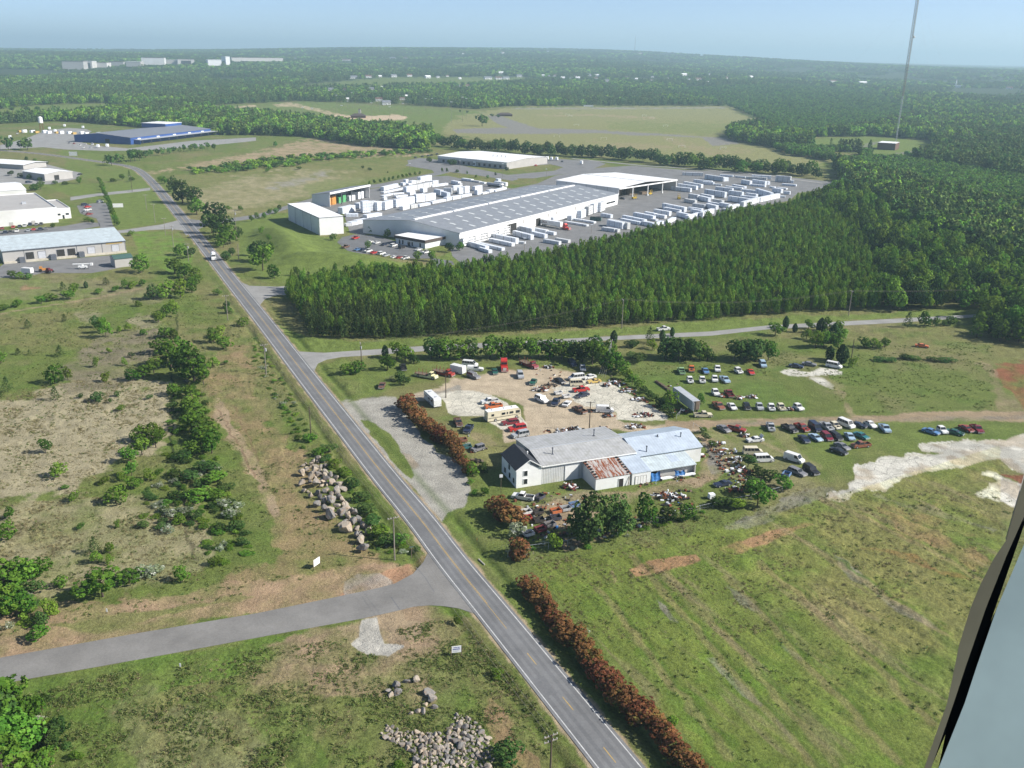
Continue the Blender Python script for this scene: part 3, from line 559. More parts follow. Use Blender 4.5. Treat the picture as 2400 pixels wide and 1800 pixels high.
M['wline'] = mat('white_line', (.62,.62,.60), .8, .2, 2, dirt=(.3,.3,.3)); M['yline'] = mat('yellow_line', (.50,.33,.09), .8, .25, 2, dirt=(.3,.26,.18))
def sheet(name, px_poly, z, mt, kind="structure"):
    pts = [G(*p) for p in px_poly]
    bm = bmesh.new(); vs = [bm.verts.new((p.x, p.y, z)) for p in pts]; vb = [bm.verts.new((p.x, p.y, z-.12)) for p in pts]
    f = bm.faces.new(vs); n = len(vs)
    if f.calc_area() and f.normal.z < 0: f.normal_flip()
    for i in range(n): bm.faces.new((vs[i], vs[(i+1) % n], vb[(i+1) % n], vb[i]))
    bmesh.ops.triangulate(bm, faces=[f]); bmesh.ops.recalc_face_normals(bm, faces=bm.faces)
    me = bpy.data.meshes.new(name); bm.to_mesh(me); bm.free(); me.materials.append(mt)
    return tag(link(name, me), kind=kind)
def offset_line(P, off):
    out = []
    for i, p in enumerate(P):
        a = P[max(0, i-1)]; b = P[min(len(P)-1, i+1)]; d = (b-a); d = Vector((d.x, d.y, 0)).normalized()
        out.append(Vector((p.x-d.y*off, p.y+d.x*off, p.z)))
    return out
def ribbon(name, P, o1, o2, z, mt, depth=0, kind="structure"):
    a, b = offset_line(P, o1), offset_line(P, o2); vs, fs = [], []
    for p, q in zip(a, b): vs += [(p.x, p.y, z), (q.x, q.y, z)]
    for i in range(len(P)-1): fs.append((2*i, 2*i+1, 2*i+3, 2*i+2))
    if depth:
        n = len(vs)
        for p, q in zip(a, b): vs += [(p.x, p.y, z-depth), (q.x, q.y, z-depth)]
        for i in range(len(P)-1):
            fs.append((2*i, 2*i+2, n+2*i+2, n+2*i)); fs.append((2*i+1, n+2*i+1, n+2*i+3, 2*i+3))
    mb = MB(); mb.add(vs, fs); me = mb.mesh(name, mt)
    return tag(link(name, me), kind=kind)
sheet("side_road", SIDE_L, .045, M['road2']); sheet("cross_road", SIDE_R, .045, M['chipseal'])
sheet("gravel_drive", DRIVE_A, .045, M['chipseal']); sheet("driveway", CROSS_L, .045, M['chipseal']); sheet("access_road", CROSS_R, .045, M['lot'])
sheet("driveway", DRIVE_B, .04, M['chipseal']); sheet("parking_lot", PARK_L, .04, M['lot']); sheet("parking_lot", PARK_L2, .04, M['lot'])
sheet("loading_yard", YARD_L, .04, M['lot']); sheet("storage_yard", YARD, .035, M['lot']); sheet("parking_lot", LOT, .065, M['track'])
sheet("pavement", BLD2_PAVE, .055, M['lot']); sheet("pavement", BLUE_PAVE, .04, M['chipseal']); sheet("pavement", LEFT_PAVE, .04, M['chipseal'])
ribbon("main_road", road_pts, -3.55, 3.55, .08, M['road'], .2)
for k, o in enumerate((-2.35, -1.0, 1.0, 2.35)): ribbon("wheel_track", road_pts, o-.35, o+.35, .084, M['track'] if k else M['track'])
near = [p for p in road_pts if p.y < 1000]
ribbon("edge_line", near, -3.02, -2.88, .09, M['wline']); ribbon("edge_line", near, 2.88, 3.02, .09, M['wline'])
# centre line: solid double up to the junction, then dashes towards the camera
def resample(P, step):
    out = [P[0]]; acc = 0
    for a, b in zip(P[:-1], P[1:]):
        L = (b-a).length; s = step-acc
        while s <= L: out.append(a.lerp(b, s/L)); s += step
        acc = (L-(s-step)) % step if L else acc
    return out
rs = resample(near, 1.0)
jun = min(range(len(rs)), key=lambda i: (rs[i]-G(1195,1476)).length)
ribbon("center_line", rs[jun:], .06, .15, .09, M['yline']); ribbon("center_line", rs[jun+9:], -.15, -.06, .09, M['yline'])
def dash_mesh():
    vs, fs = [], []; mb = MB(); k = jun-2
    start = min(range(len(rs)), key=lambda i: (rs[i]-G(1245,1545)).length); seg = 3; per = 12
    for cx, cy in ((1245,1542),(1331,1650),(1430,1768)):
        i = min(range(len(rs)), key=lambda j: (rs[j]-G(cx,cy)).length)
        if i > 2:
            a, b = rs[i-2], rs[min(i+2, len(rs)-1)]; d = (b-a).normalized(); c = rs[i]; nx, ny = -d.y*.07, d.x*.07
            p, q = c-d*1.8, c+d*1.8
            mb.add([(p.x-nx,p.y-ny,.09),(q.x-nx,q.y-ny,.09),(q.x+nx,q.y+ny,.09),(p.x+nx,p.y+ny,.09)],[(0,1,2,3)])
    return tag(link("center_line", mb.mesh("dashes", M['yline'])), kind="structure")
dash_mesh()
for i_, j_, a_, b_ in ((jun-60, jun-48, -2.9, -.3), (jun-20, jun-14, .3, 2.9), (jun+34, jun+52, .2, 2.8), (jun+110, jun+118, -2.8, 2.8), (jun+170, jun+190, -2.8, -.2)):
    if i_ > 0: ribbon('road_patch', rs[i_:j_], a_, b_, .086, M['track'])
# crack across the side road mouth
ck = [G(917,1400), G(925,1412), G(937,1429)]
ribbon("road_joint", ck, -.12, .12, .052, M['track']); ribbon("road_joint", [G(975,1330), G(995,1352), G(1018,1388)], -.08, .08, .052, M['track'])
# parallel rail bed and path behind the storage yard
ribbon("rail_bed", [GT(1340,372), GT(1500,388), GT(1650,398), GT(1800,412), GT(1940,432), GT(1990,440)], -3, 3, .2, M['chipseal'])
# ------------------------------------------------------------------ foliage
def leaf_mat(name, dark, mid, light, trans=.25):
    mt = bpy.data.materials.new(name); mt.use_nodes = True; t = mt.node_tree
    t.nodes.remove(t.nodes["Principled BSDF"]); out = t.nodes["Material Output"]
    at = t.nodes.new("ShaderNodeAttribute"); at.attribute_name = "tone"
    oi = t.nodes.new("ShaderNodeObjectInfo")
    c = ramp(t, at.outputs["Fac"], [(0, dark), (.5, mid), (1, light)])
    hs = t.nodes.new("ShaderNodeHueSaturation")
    m1 = t.nodes.new("ShaderNodeMapRange"); m1.inputs[3].default_value = .478; m1.inputs[4].default_value = .518
    m2 = t.nodes.new("ShaderNodeMapRange"); m2.inputs[3].default_value = .64; m2.inputs[4].default_value = 1.42
    mul = t.nodes.new("ShaderNodeMath"); mul.operation = 'MULTIPLY'; mul.inputs[1].default_value = 7.31
    fr = t.nodes.new("ShaderNodeMath"); fr.operation = 'FRACT'
    t.links.new(oi.outputs["Random"], m1.inputs[0]); t.links.new(oi.outputs["Random"], mul.inputs[0]); t.links.new(mul.outputs[0], fr.inputs[0]); t.links.new(fr.outputs[0], m2.inputs[0])
    t.links.new(m1.outputs[0], hs.inputs["Hue"]); t.links.new(m2.outputs[0], hs.inputs["Value"]); hs.inputs["Saturation"].default_value = 1.0
    t.links.new(c, hs.inputs["Color"])
    d = t.nodes.new("ShaderNodeBsdfDiffuse"); tr = t.nodes.new("ShaderNodeBsdfTranslucent"); mx = t.nodes.new("ShaderNodeMixShader"); mx.inputs[0].default_value = trans
    t.links.new(hs.outputs[0], d.inputs[0]); t.links.new(hs.outputs[0], tr.inputs[0]); t.links.new(d.outputs[0], mx.inputs[1]); t.links.new(tr.outputs[0], mx.inputs[2])
    t.links.new(mx.outputs[0], out.inputs[0]); return mt
LM = {'B': leaf_mat('leaf_green', (0.041,0.101,0.014), (0.081,0.169,0.022), (0.155,0.263,0.038)),
      'D': leaf_mat('leaf_dark_green', (0.030,0.070,0.019), (0.054,0.108,0.027), (0.105,0.169,0.043)),
      'L': leaf_mat('leaf_lime', (0.081,0.162,0.019), (0.142,0.250,0.032), (0.223,0.338,0.054), .35),
      'P': leaf_mat('pine_needles', (.026,.050,.015), (.050,.084,.024), (.125,.165,.048), .15),
      'N': leaf_mat('pine_needles_olive', (0.041,0.074,0.022), (0.074,0.121,0.032), (0.142,0.189,0.051), .15),
      'C': leaf_mat('cedar_green', (0.019,0.046,0.016), (0.032,0.070,0.024), (0.061,0.108,0.035), .1),
      'R': leaf_mat('red_tip_leaf', (.085,.125,.028), (.150,.070,.030), (.28,.125,.055), .15),
      'W': leaf_mat('blossom_leaf', (0.068,0.115,0.041), (0.230,0.270,0.162), (0.600,0.600,0.540), .2),
      'G': leaf_mat('bare_twigs', (0.135,0.115,0.088), (0.230,0.203,0.155), (0.270,0.270,0.162), .1),
      'S': leaf_mat('weed_leaf', (0.061,0.115,0.024), (0.128,0.176,0.049), (0.270,0.257,0.115), .3),
      'T': leaf_mat('dry_grass_blade', (.15,.14,.06), (.25,.22,.11), (.36,.32,.18), .3)}
M['bark'] = mat('bark', (.085,.065,.05), .95, .35, 2)
def leaf_mesh(name, C, Nrm, size, tone, mt, asp=1.0):
    n = len(C); r = rng.normal(size=(n, 3)); a = np.cross(Nrm, r); a /= np.linalg.norm(a, axis=1)[:, None]+1e-9
    b = np.cross(Nrm, a); b /= np.linalg.norm(b, axis=1)[:, None]+1e-9
    s = (size*rng.uniform(.6, 1.35, n))[:, None]
    a = a*s; b = b*s*asp
    k = rng.uniform(.5, 1, (n, 1))
    V = np.stack([C-a*k-b, C+a-b*.6, C+a*.7+b, C-a+b*.8*k], 1).reshape(-1, 3)
    me = bpy.data.meshes.new(name)
    me.vertices.add(4*n); me.vertices.foreach_set("co", V.astype(np.float32).ravel())
    me.loops.add(4*n); me.loops.foreach_set("vertex_index", np.arange(4*n, dtype=np.int32))
    me.polygons.add(n); me.polygons.foreach_set("loop_start", np.arange(0, 4*n, 4, dtype=np.int32)); me.polygons.foreach_set("loop_total", np.full(n, 4, np.int32))
    me.update(calc_edges=True); me.materials.append(mt)
    at = me.attributes.new("tone", 'FLOAT', 'POINT'); at.data.foreach_set("value", np.repeat(np.clip(tone, 0, 1), 4).astype(np.float32))
    return me
def broad_crown(name, n, size, mt, z0=.16, lob=9, round_=.9, seed=0, flat=1.0):
    """crown in a unit box: radius .5, height 1"""
    r = np.random.default_rng(seed)
    cs = []
    for i in range(lob):
        t = r.uniform(0, 2*math.pi); zz = r.uniform(.20, .80); rr = r.uniform(.12, .34)*(1.22-abs(zz-.45)*1.3)
        cs.append((rr*math.cos(t), rr*math.sin(t), zz, r.uniform(.15, .25)))
    cs.append((0, 0, .55, .30)); cs.append((r.uniform(-.08, .08), r.uniform(-.08, .08), .82, .17))
    cs = np.array(cs); w = cs[:, 3]**2; w /= w.sum()
    k = r.choice(len(cs), n*3, p=w); d = r.normal(size=(n*3, 3)); d /= np.linalg.norm(d, axis=1)[:, None]
    rad = cs[k, 3]*r.uniform(.62, 1.06, n*3)**.5
    P = cs[k, :3]+d*rad[:, None]*np.array([1, 1, .95])
    # clump it: pull towards random twig centres
    nc = max(20, n//18); tw = P[r.choice(len(P), nc)]
    j = np.argmin(((P[:, None, :]-tw[None])**2).sum(2), 1) if len(P)*nc < 3e6 else r.integers(0, nc, len(P))
    P = P*.62+tw[j]*.38
    deep = np.zeros(len(P), bool)
    for c in cs:
        deep |= (((P-c[:3])**2).sum(1) < (c[3]*.62)**2)
    ok = (~deep | (r.random(len(P)) < .12)) & (P[:, 2] > z0*.7)
    P = P[ok][:n]; d = d[ok][:n]; j = j[ok][:n]
    tn = r.random(nc)[j]*.55+r.random(len(P))*.35+.12*(P[:, 2])
    N = d*.8+r.normal(size=d.shape)*.45+np.array([0, 0, .45])
    P[:, 2] = P[:, 2]*flat
    return leaf_mesh(name, P, N, size, tn, mt)
def pine_crown(name, n, size, mt, seed=0, width=.5, z0=.12, power=.85, droop=.06, tipz=1.0):
    r = np.random.default_rng(seed)
    C, N, T = [], [], []
    lev = 11 if n > 300 else 8
    per = n/(lev*6.0)
    for L in range(lev):
        z = z0+(tipz-z0)*(L/(lev-.3))**.92; R = width*((1-(z-z0)/(1.03-z0))**power)*r.uniform(.82, 1.1)
        for k in range(6):
            t = 2*math.pi*(k/6+r.uniform(-.08, .08))+L*.55; bl = R*r.uniform(.7, 1.12); tn = r.random()
            m = max(2, int(per*r.uniform(.7, 1.3)*(.55+R/width)))
            s = r.uniform(.25, 1.0, m)**.6
            x = np.cos(t)*bl*s+r.normal(0, .028, m)*1.3; y = np.sin(t)*bl*s+r.normal(0, .028, m)*1.3
            zz = z+s*bl*.28-droop*s*s+r.normal(0, .018, m)
            C.append(np.stack([x, y, zz], 1)); nn = r.normal(size=(m, 3))*.6; nn[:, 2] += .7; nn[:, 0] += np.cos(t)*.5; nn[:, 1] += np.sin(t)*.5
            N.append(nn); T.append(np.full(m, tn)*.5+s*.3+r.random(m)*.2)
    m = max(6, n//20); zt = r.uniform(.8, 1.0, m)
    C.append(np.stack([r.normal(0, .02, m), r.normal(0, .02, m), zt], 1)); N.append(r.normal(size=(m, 3))+[0, 0, .5]); T.append(np.full(m, .75))
    return leaf_mesh(name, np.concatenate(C), np.concatenate(N), size, np.concatenate(T), mt, .6)
def column_crown(name, n, size, mt, seed=0):
    r = np.random.default_rng(seed); z = r.beta(1.3, 1.6, n); t = r.uniform(0, 2*math.pi, n)
    R = .5*np.sin(np.pi*np.clip(z*.86+.14, 0, 1))**.7*r.uniform(.75, 1.0, n)
    P = np.stack([R*np.cos(t), R*np.sin(t), .03+z*.97], 1); N = np.stack([np.cos(t), np.sin(t), np.full(n, .5)], 1)+r.normal(size=(n, 3))*.4
    return leaf_mesh(name, P, N, size, r.random(n), mt, 1.3)
def trunk_mesh(name, h=.6, r0=.03, limbs=4, seed=0):
    r = random.Random(seed); mb = MB()
    x = y = 0; p = Vector((0, 0, -.03)); segs = 4
    for i in range(segs):
        q = Vector((x+r.uniform(-.015, .015), y+r.uniform(-.015, .015), h*(i+1)/segs)); rr = r0*(1-.2*i); mb.cyl(p, q, rr, r0*(1-.2*(i+1)), 6, cap=False); p = q
    for k in range(limbs):
        a = 2*math.pi*k/limbs+r.random(); z = h*r.uniform(.45, .95)
        mb.cyl((0, 0, z), (math.cos(a)*.24, math.sin(a)*.24, z+r.uniform(.1, .2)), r0*.5, r0*.15, 5, cap=False)
    return mb.mesh(name, M['bark'], True, False)
TR_B = [trunk_mesh('trunk', .62, .028, 5, s) for s in (1, 2)]; TR_P = trunk_mesh('trunk', .92, .017, 0, 3); TR_S = trunk_mesh('stems', .5, .02, 6, 5)
CR = {}
for k in 'BDL':
    CR[k] = [broad_crown('crown', 1500, .026, LM[k], seed=s+ord(k), lob=8+s) for s in range(3)]
CR['R'] = [broad_crown('crown', 2600, .026, LM['R'], seed=s+60, lob=15, z0=.02) for s in range(3)]
CR['N'] = [broad_crown('crown', 3200, .022, LM['N'], seed=91, lob=18, z0=.05), broad_crown('crown', 3200, .022, LM['N'], seed=92, lob=16, z0=.05)]
CR['P'] = [pine_crown('crown', 620, .030, LM['P'], seed=s) for s in range(3)]
CR['C'] = [column_crown('crown', 520, .05, LM['C'], 5)]
CR['W'] = [broad_crown('crown', 900, .026, LM['W'], seed=71, lob=10, z0=.05)]
CR['G'] = [broad_crown('crown', 420, .018, LM['G'], seed=75, lob=9, z0=.02)]
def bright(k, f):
    m2 = LM[k].copy(); m2.name = LM[k].name+'_haze_lightened'
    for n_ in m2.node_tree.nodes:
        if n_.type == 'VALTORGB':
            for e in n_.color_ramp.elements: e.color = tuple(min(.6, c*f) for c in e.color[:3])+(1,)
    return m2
LF = {k: bright(k, 1.6) for k in 'BDLPN'}  # lighter leaf copies for far crowns, distance haze put into the colour
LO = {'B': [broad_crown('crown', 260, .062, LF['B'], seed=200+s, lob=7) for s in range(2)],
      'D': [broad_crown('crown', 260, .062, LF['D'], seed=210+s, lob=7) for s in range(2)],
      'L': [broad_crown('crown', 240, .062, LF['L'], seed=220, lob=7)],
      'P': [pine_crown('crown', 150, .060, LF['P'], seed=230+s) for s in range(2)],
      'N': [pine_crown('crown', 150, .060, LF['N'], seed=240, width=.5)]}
NAMES = {'B': ('broadleaf_tree', 'tree', 'leafy tree', 'green'), 'D': ('broadleaf_tree', 'tree', 'leafy tree', 'dark green'), 'L': ('broadleaf_tree', 'tree', 'leafy tree', 'lime green'),
         'P': ('pine_tree', 'tree', 'pine', 'dark'), 'N': ('pine_tree', 'tree', 'bushy pine', 'olive green'), 'C': ('cedar_tree', 'tree', 'columnar cedar', 'very dark'),
         'R': ('red_tip_shrub', 'shrub', 'red-tipped shrub', 'rusty'), 'W': ('flowering_shrub', 'shrub', 'flowering shrub', 'whitish'), 'G': ('bare_shrub', 'shrub', 'bare twiggy shrub', 'gray')}
ORD = ['first', 'second', 'third', 'fourth', 'fifth', 'sixth', 'seventh', 'eighth', 'ninth', 'tenth', 'eleventh', 'twelfth', 'thirteenth', 'fourteenth']
PROTO = {}
def plant(x, y, h, w, k, lo=False, loc=None, z=0.0):
    p = loc if loc is not None else GT(x, y)
    name, cat, noun, tone = NAMES[k]
    if h < 3.3 and k in 'BDL': name, cat, noun = 'shrub', 'shrub', 'bush'
    elif h < 5.2 and k in 'BDL': name, noun = 'young_tree', 'young tree'
    lst = (LO if lo else CR)[k]; v = random.randrange(len(lst)); key = (name, k, lo, v)
    sc = (w*1.22*random.uniform(.93, 1.07), w*1.22*random.uniform(.93, 1.07), h*1.06); rz = random.uniform(0, 6.28)
    if key not in PROTO:
        r = empty(name, p, rz, None, cat); r.scale = sc
        part('crown', lst[v], r); part('trunk' if name != 'shrub' and k not in 'RWG' else 'stems', TR_P if k in 'PC' else (TR_B[v % 2] if name != 'shrub' and k not in 'RWG' else TR_S), r)
        PROTO[key] = r
    else:
        r = dup(PROTO[key], p, rz, scale=sc)
    return r, noun, tone, cat
def plant_group(items, where, group, lo=False):
    """items (px, py, h, w, kind); label from size, tone and place in the row"""
    by = {}
    for it in items:
        r, noun, tone, cat = plant(*it, lo=lo)
        h = it[2]; size = 'tiny' if h < 2 else 'small' if h < 3.8 else 'medium' if h < 6.2 else 'tall'
        r["group"] = group
        by.setdefault(f"{size} {tone} {noun}", []).append((it[0], r))
    for key, L in by.items():
        L.sort(key=lambda q: q[0])
        for i, (x, r) in enumerate(L):
            if len(L) == 1: r["label"] = f"{key} {where}"
            elif len(L) <= 12: r["label"] = f"{key} {where}, {ORD[i]} from left"
            else: r["label"] = f"{key} {where}"
def T(ox, oy, s, L): return [(ox+x*s, oy+y*s, h, w, k) for x, y, h, w, k in L]
field = T(0,640,.2712,[(245,480,3.5,3,'P'),(560,420,3,2.5,'P'),(545,155,4,4,'P'),(640,190,5,5,'B'),(600,230,4,6,'B'),(450,240,3.4,6,'B'),(360,265,3.4,5,'B'),(150,290,3,5,'B'),(30,320,2.5,4,'B'),(745,130,3,1.6,'C'),(920,105,3.5,4,'P'),(850,180,2.5,4,'B'),(1000,160,2.5,4,'B'),(1080,130,4,4,'L'),(1150,130,3,5,'L'),(1230,110,3,4,'B'),(1330,230,7,6,'D'),(1440,220,8,7,'L'),(1560,210,8,7,'L'),(1660,170,7,6,'B'),(1690,100,5,6,'B'),(1440,380,5,6,'L'),(1370,420,4.5,5,'L'),(1500,330,5,5,'L'),(1200,290,2.5,3.5,'B'),(890,520,6,4,'B'),(920,560,8,4.5,'L'),(830,470,5,4,'D'),(1030,520,3,2,'L'),(1110,500,3.5,2.5,'L'),(1240,540,2.5,3.5,'B'),(1420,560,4.5,6,'L'),(1500,560,3.5,4,'B'),(520,720,4,3.5,'P'),(160,710,2.5,2.5,'P'),(255,710,2,2,'P'),(10,780,4,4,'B'),(480,960,6.5,6,'B'),(590,930,5,3.5,'L'),(830,820,4,2.2,'B'),(920,940,3.5,3,'L'),(940,690,2,2,'L'),(1135,730,2,2,'D'),(1080,800,3,2,'L'),(480,1100,4.5,3,'P'),(65,1030,5,3.5,'P'),(830,1110,3,4.5,'D'),(1010,1070,2,2.2,'D'),(950,1120,1.5,1.5,'D'),(10,1085,2,2,'P'),
 (1150,930,4,5,'B'),(1240,900,4,6,'B'),(1330,860,5,6,'B'),(1380,700,6,7,'B'),(1480,820,9,8,'B'),(1560,790,10,9,'B'),(1680,930,12,11,'B'),(1600,900,9,8,'D'),(1760,960,6,6,'B'),(1840,810,3.5,4,'L'),(1850,600,5.5,5,'B'),(1930,660,4.5,6,'B'),(1900,560,4.5,5,'L'),(1955,790,1.5,2,'B'),(2100,460,3.5,4.5,'B'),(1980,350,3,4,'B'),(1880,190,3,4,'B'),(1960,300,3,4,'D'),
 (1500,1060,4,5,'B'),(1640,1080,4,5,'B'),(1640,1200,5,6,'B'),(1700,1250,5,6,'B'),(1660,1350,5,6,'B'),(1740,1400,5,7,'B'),(1800,1460,5,7,'B'),(1600,1180,3,4,'D'),(1500,1180,2.5,3,'D'),(1330,1440,5,6,'L'),(1210,1460,4.5,5,'B'),(700,1080,1.6,2,'D'),(1290,1090,1.5,2,'D'),(1050,1180,1.5,3,'B')])
field2 = T(0,1000,.2712,[(395,230,4,3.2,'B'),(505,430,4,4.3,'L'),(645,645,2.5,2.8,'B'),(85,800,3.2,2.6,'B'),(70,975,4.2,4.2,'B'),(1230,240,4.5,5,'B'),(1350,180,5.5,5,'L'),(1110,310,4,4.5,'B'),(1140,430,4,3.5,'B'),(1060,470,2.5,2.5,'L'),(1300,460,3,3,'L'),(1150,540,3,4,'B'),(1000,660,4.5,5,'L'),(900,500,2,3,'L'),(1830,230,6,6,'B'),(1680,240,4,5,'B'),(1590,290,3,5,'D'),(1740,150,5,6,'B'),(1720,640,3,6,'B'),(1560,640,2.5,5,'D'),(1850,620,2.5,5,'B'),(1790,400,3,6,'D'),(1850,480,3,6,'B'),(1640,470,2.5,5,'D'),(1520,450,2.5,4,'D'),(1560,840,2.5,3,'L'),(820,1100,4,3,'P'),(840,1180,3,2.2,'L'),(945,1100,2.8,2.2,'L'),(945,1190,2.5,1.6,'L'),(1020,870,2,1.4,'L'),(890,1470,6,8.5,'B'),(1120,1350,3,5,'B'),(1340,1290,2.6,4,'W'),(1200,1290,2,4,'W'),(1560,1340,3.2,3.2,'B'),(320,1290,4,5,'B'),(200,1290,2.5,4,'D'),(1480,780,2,4,'W'),(1600,760,2,3.5,'W'),(1930,700,2.2,3.5,'W'),(1980,780,2.2,3.5,'W'),(1700,800,2,3,'D'),(2040,880,2,4,'D'),(2100,1030,2,3,'D'),(520,1390,2.5,3,'B'),(60,1470,8,8,'B'),(140,1400,6,7,'B'),(300,1450,3,4,'D'),(1850,1200,2,3,'B'),(1400,880,1.6,3,'D'),(1250,870,1.6,3,'D'),(1450,920,2,3,'W'),(1420,740,1.5,3,'D'),(1950,560,2,4,'D'),(1900,900,1.8,3,'D'),(700,880,1.3,2,'B'),(560,540,1.2,2,'B')]) \
 + T(0,1400,.2712,[(60,150,5,7,'B'),(180,130,5,6,'B'),(430,180,4.5,3,'L'),(330,370,3,4,'B'),(360,240,3,3,'D')])
plant_group(field, "in far half of waste field", "trees and bushes of the far half of the waste field")
plant_group(field2, "in near half of waste field", "trees and bushes of the near half of the waste field")
plant_group(T(0,1400,.2712,[(60,1150,10,9,'B'),(150,1350,8,8,'B'),(20,1500,9,8,'B'),(230,1100,6,5,'L'),(430,1300,4,4,'D'),(110,1640,8,8,'L'),(400,1450,3,4,'B'),(500,1180,3,3,'D'),(-60,1300,9,8,'D')]) ,
 "in near left corner", "trees in the near left corner")
plant_group(T(600,1000,.2712,[(480,130,2.5,4,'B'),(560,250,2.5,4,'B'),(640,220,2.2,4,'D'),(680,360,2.5,4,'L'),(760,430,2.5,4,'B'),(830,520,2.5,4.5,'D'),(900,640,2.5,4.5,'D'),(960,760,2.5,5,'D'),(1000,860,2.5,4.5,'D'),(1080,960,3,5,'B'),(1160,1020,2.5,5,'D'),(1230,1010,2.2,4,'B'),(1390,1080,1.2,2,'D'),(610,310,2,3,'D')]) ,
 "on bank beside boulder row", "bank shrubs beside the boulder row")
plant_group(T(600,1000,.2712,[(1790,330,2.5,2.3,'B'),(1870,430,4,3.5,'B'),(1960,400,3,3,'D'),(1850,500,1.5,2,'B'),(1890,590,1.6,1.6,'B'),(1980,600,2.2,2.4,'B')]),
 "between gravel lot and white house", "shrubs by the gravel lot")
plant_group(T(600,1400,.2712,[(1740,230,1.5,2,'B'),(2080,690,1.6,2.2,'L'),(2150,1400,3,5,'D'),(1230,1470,1,2,'L')]), "on near road verge", "verge shrubs")
plant_group(T(1160,1000,.226,[(960,1200,11.5,8.8,'N'),(1230,1150,10,7,'N'),(1260,1120,7.5,6,'B'),(1570,1020,7.5,5.5,'B'),(1780,980,4,4.5,'D'),(1980,970,4.5,4,'B'),(620,1270,4,3.4,'L'),(225,1150,4,4,'W'),(210,1330,3,5,'G'),(330,1360,2.5,4,'G')])
 + T(1620,960,.1627,[(950,1400,6.5,6.5,'B'),(850,1250,5,6,'D'),(1330,1140,3.5,5,'B'),(640,1440,3,4.5,'L'),(400,1400,2.6,5,'D'),(540,1420,2.8,4,'D'),(820,830,3.5,4,'D'),(960,960,3,4,'D'),(1130,1010,3,4,'D')]),
 "along workshop front fence", "trees along the workshop fence")
plant_group(T(1400,780,.1356,[(330,640,6,6,'B'),(420,720,5,5,'B'),(520,830,4,4.5,'B'),(600,900,3.5,4,'B'),(720,960,3,3.5,'B'),(800,1040,2.5,3.5,'D'),(900,1130,2.5,3.5,'D'),(970,1180,2.5,3,'D'),(1080,1280,2.5,3.5,'D'),(1200,1370,2.5,3.5,'D'),(1290,1450,2.5,3.5,'D'),(1240,1290,6,5,'L'),(1790,1230,3.5,2.6,'B')])
 + [(1648,1015,1.8,2.5,'B'),(1655,1030,1.8,2.5,'D'),(1668,1048,1.8,2.5,'B')],
 "in hedge right of slab", "hedge line beside the slab")
plant_group(T(1400,780,.1356,[(280,190,5,2.3,'C'),(1120,130,4,2,'C'),(1290,60,3.5,1.6,'C'),(900,180,6,4.5,'P'),(950,290,4,4,'L'),(620,250,3,6,'D'),(700,500,3,6,'D'),(560,440,2.5,4,'D'),(1180,470,8.5,8,'D'),(1290,440,8,7,'D'),(1400,480,8.5,8,'D'),(1520,460,8,7,'D'),(1620,480,8,8,'D'),(1760,470,7,6,'B'),(1900,480,5,6,'D')])
 + T(1560,820,.1537,[(1050,170,8,7,'D'),(1200,180,8,8,'D'),(1300,150,8,7,'D'),(1380,180,8,8,'D'),(1560,160,7,6,'B')]),
 "behind old pickup rows", "tree belt behind the pickup rows")
plant_group(T(1900,780,.1808,[(60,200,7,6,'L'),(160,190,7,6,'B'),(290,130,7,4,'C'),(350,200,7,6,'L'),(240,350,5,2.8,'C'),(400,390,6.5,4,'C'),(540,450,4,3,'L'),(700,190,4,5,'B'),(800,200,4,5,'L'),(960,190,4,4.5,'L'),(1220,340,2,4,'D'),(900,360,1.5,6,'D'),(1050,370,1.5,5,'D'),(1600,370,1.5,5,'D'),(1350,350,1.5,6,'D'),(1750,370,1.5,6,'D')])
 + T(1800,380,.2712,[(150,1440,5,2.2,'C'),(230,1470,3.5,1.8,'C'),(350,1440,4,4,'L'),(450,1480,6,3,'C'),(500,1460,6,4,'B'),(600,1500,6,4.5,'B'),(330,1530,4,4.5,'L'),(60,1500,5,6,'B'),(650,1530,4,4,'L'),(1205,1430,6.5,4,'P'),(1350,1420,6,6,'B'),(1440,1420,4,3.5,'B'),(1570,1410,4,4,'B'),(1520,1420,3,2.5,'D'),(1830,1440,7,7,'B'),(1960,1500,9,8,'B'),(2100,1480,10,9,'B')])
 + T(2080,640,.1567,[(1330,960,6,6,'B'),(1680,1020,9,8,'B'),(1560,950,8,8,'D'),(1950,1040,9,9,'B'),(1480,760,6,5,'L'),(1900,760,10,9,'D'),(1750,700,10,9,'B')]),
 "beside far side road", "trees beside the far side road")
plant_group(T(800,760,.1356,[(260,850,4.5,5,'B'),(120,870,4,4.5,'B'),(760,580,4.5,2,'C'),(800,790,5.5,5.5,'B'),(960,600,6,5.5,'B'),(1100,640,6,6,'B'),(1250,680,3.5,4,'D'),(1560,600,8,7,'D'),(1830,620,8.5,6,'B'),(1700,580,7.5,6,'D'),(2060,620,8,6.5,'B'),(2212,600,8,7,'D'),(1000,980,3.5,4.5,'D'),(1080,1050,3,3.5,'D'),(860,980,2,3.5,'G')])
 + T(1140,820,.1356,[(60,150,8,7,'B'),(250,150,8,7,'B'),(420,130,7,6,'D'),(560,140,7.5,7,'B'),(760,160,7.5,6,'B'),(900,130,7,7,'D'),(1080,150,7.5,7,'B'),(1300,160,7,7,'B'),(1480,150,7,7,'D'),(1660,200,8,7.5,'D'),(1830,260,9,8,'B'),(1990,330,8,7.5,'B'),(2150,380,8,7,'B'),(2100,200,8,7,'B'),(1900,120,8,7,'D')]),
 "in belt behind salvage yard", "tree belt behind the salvage yard")
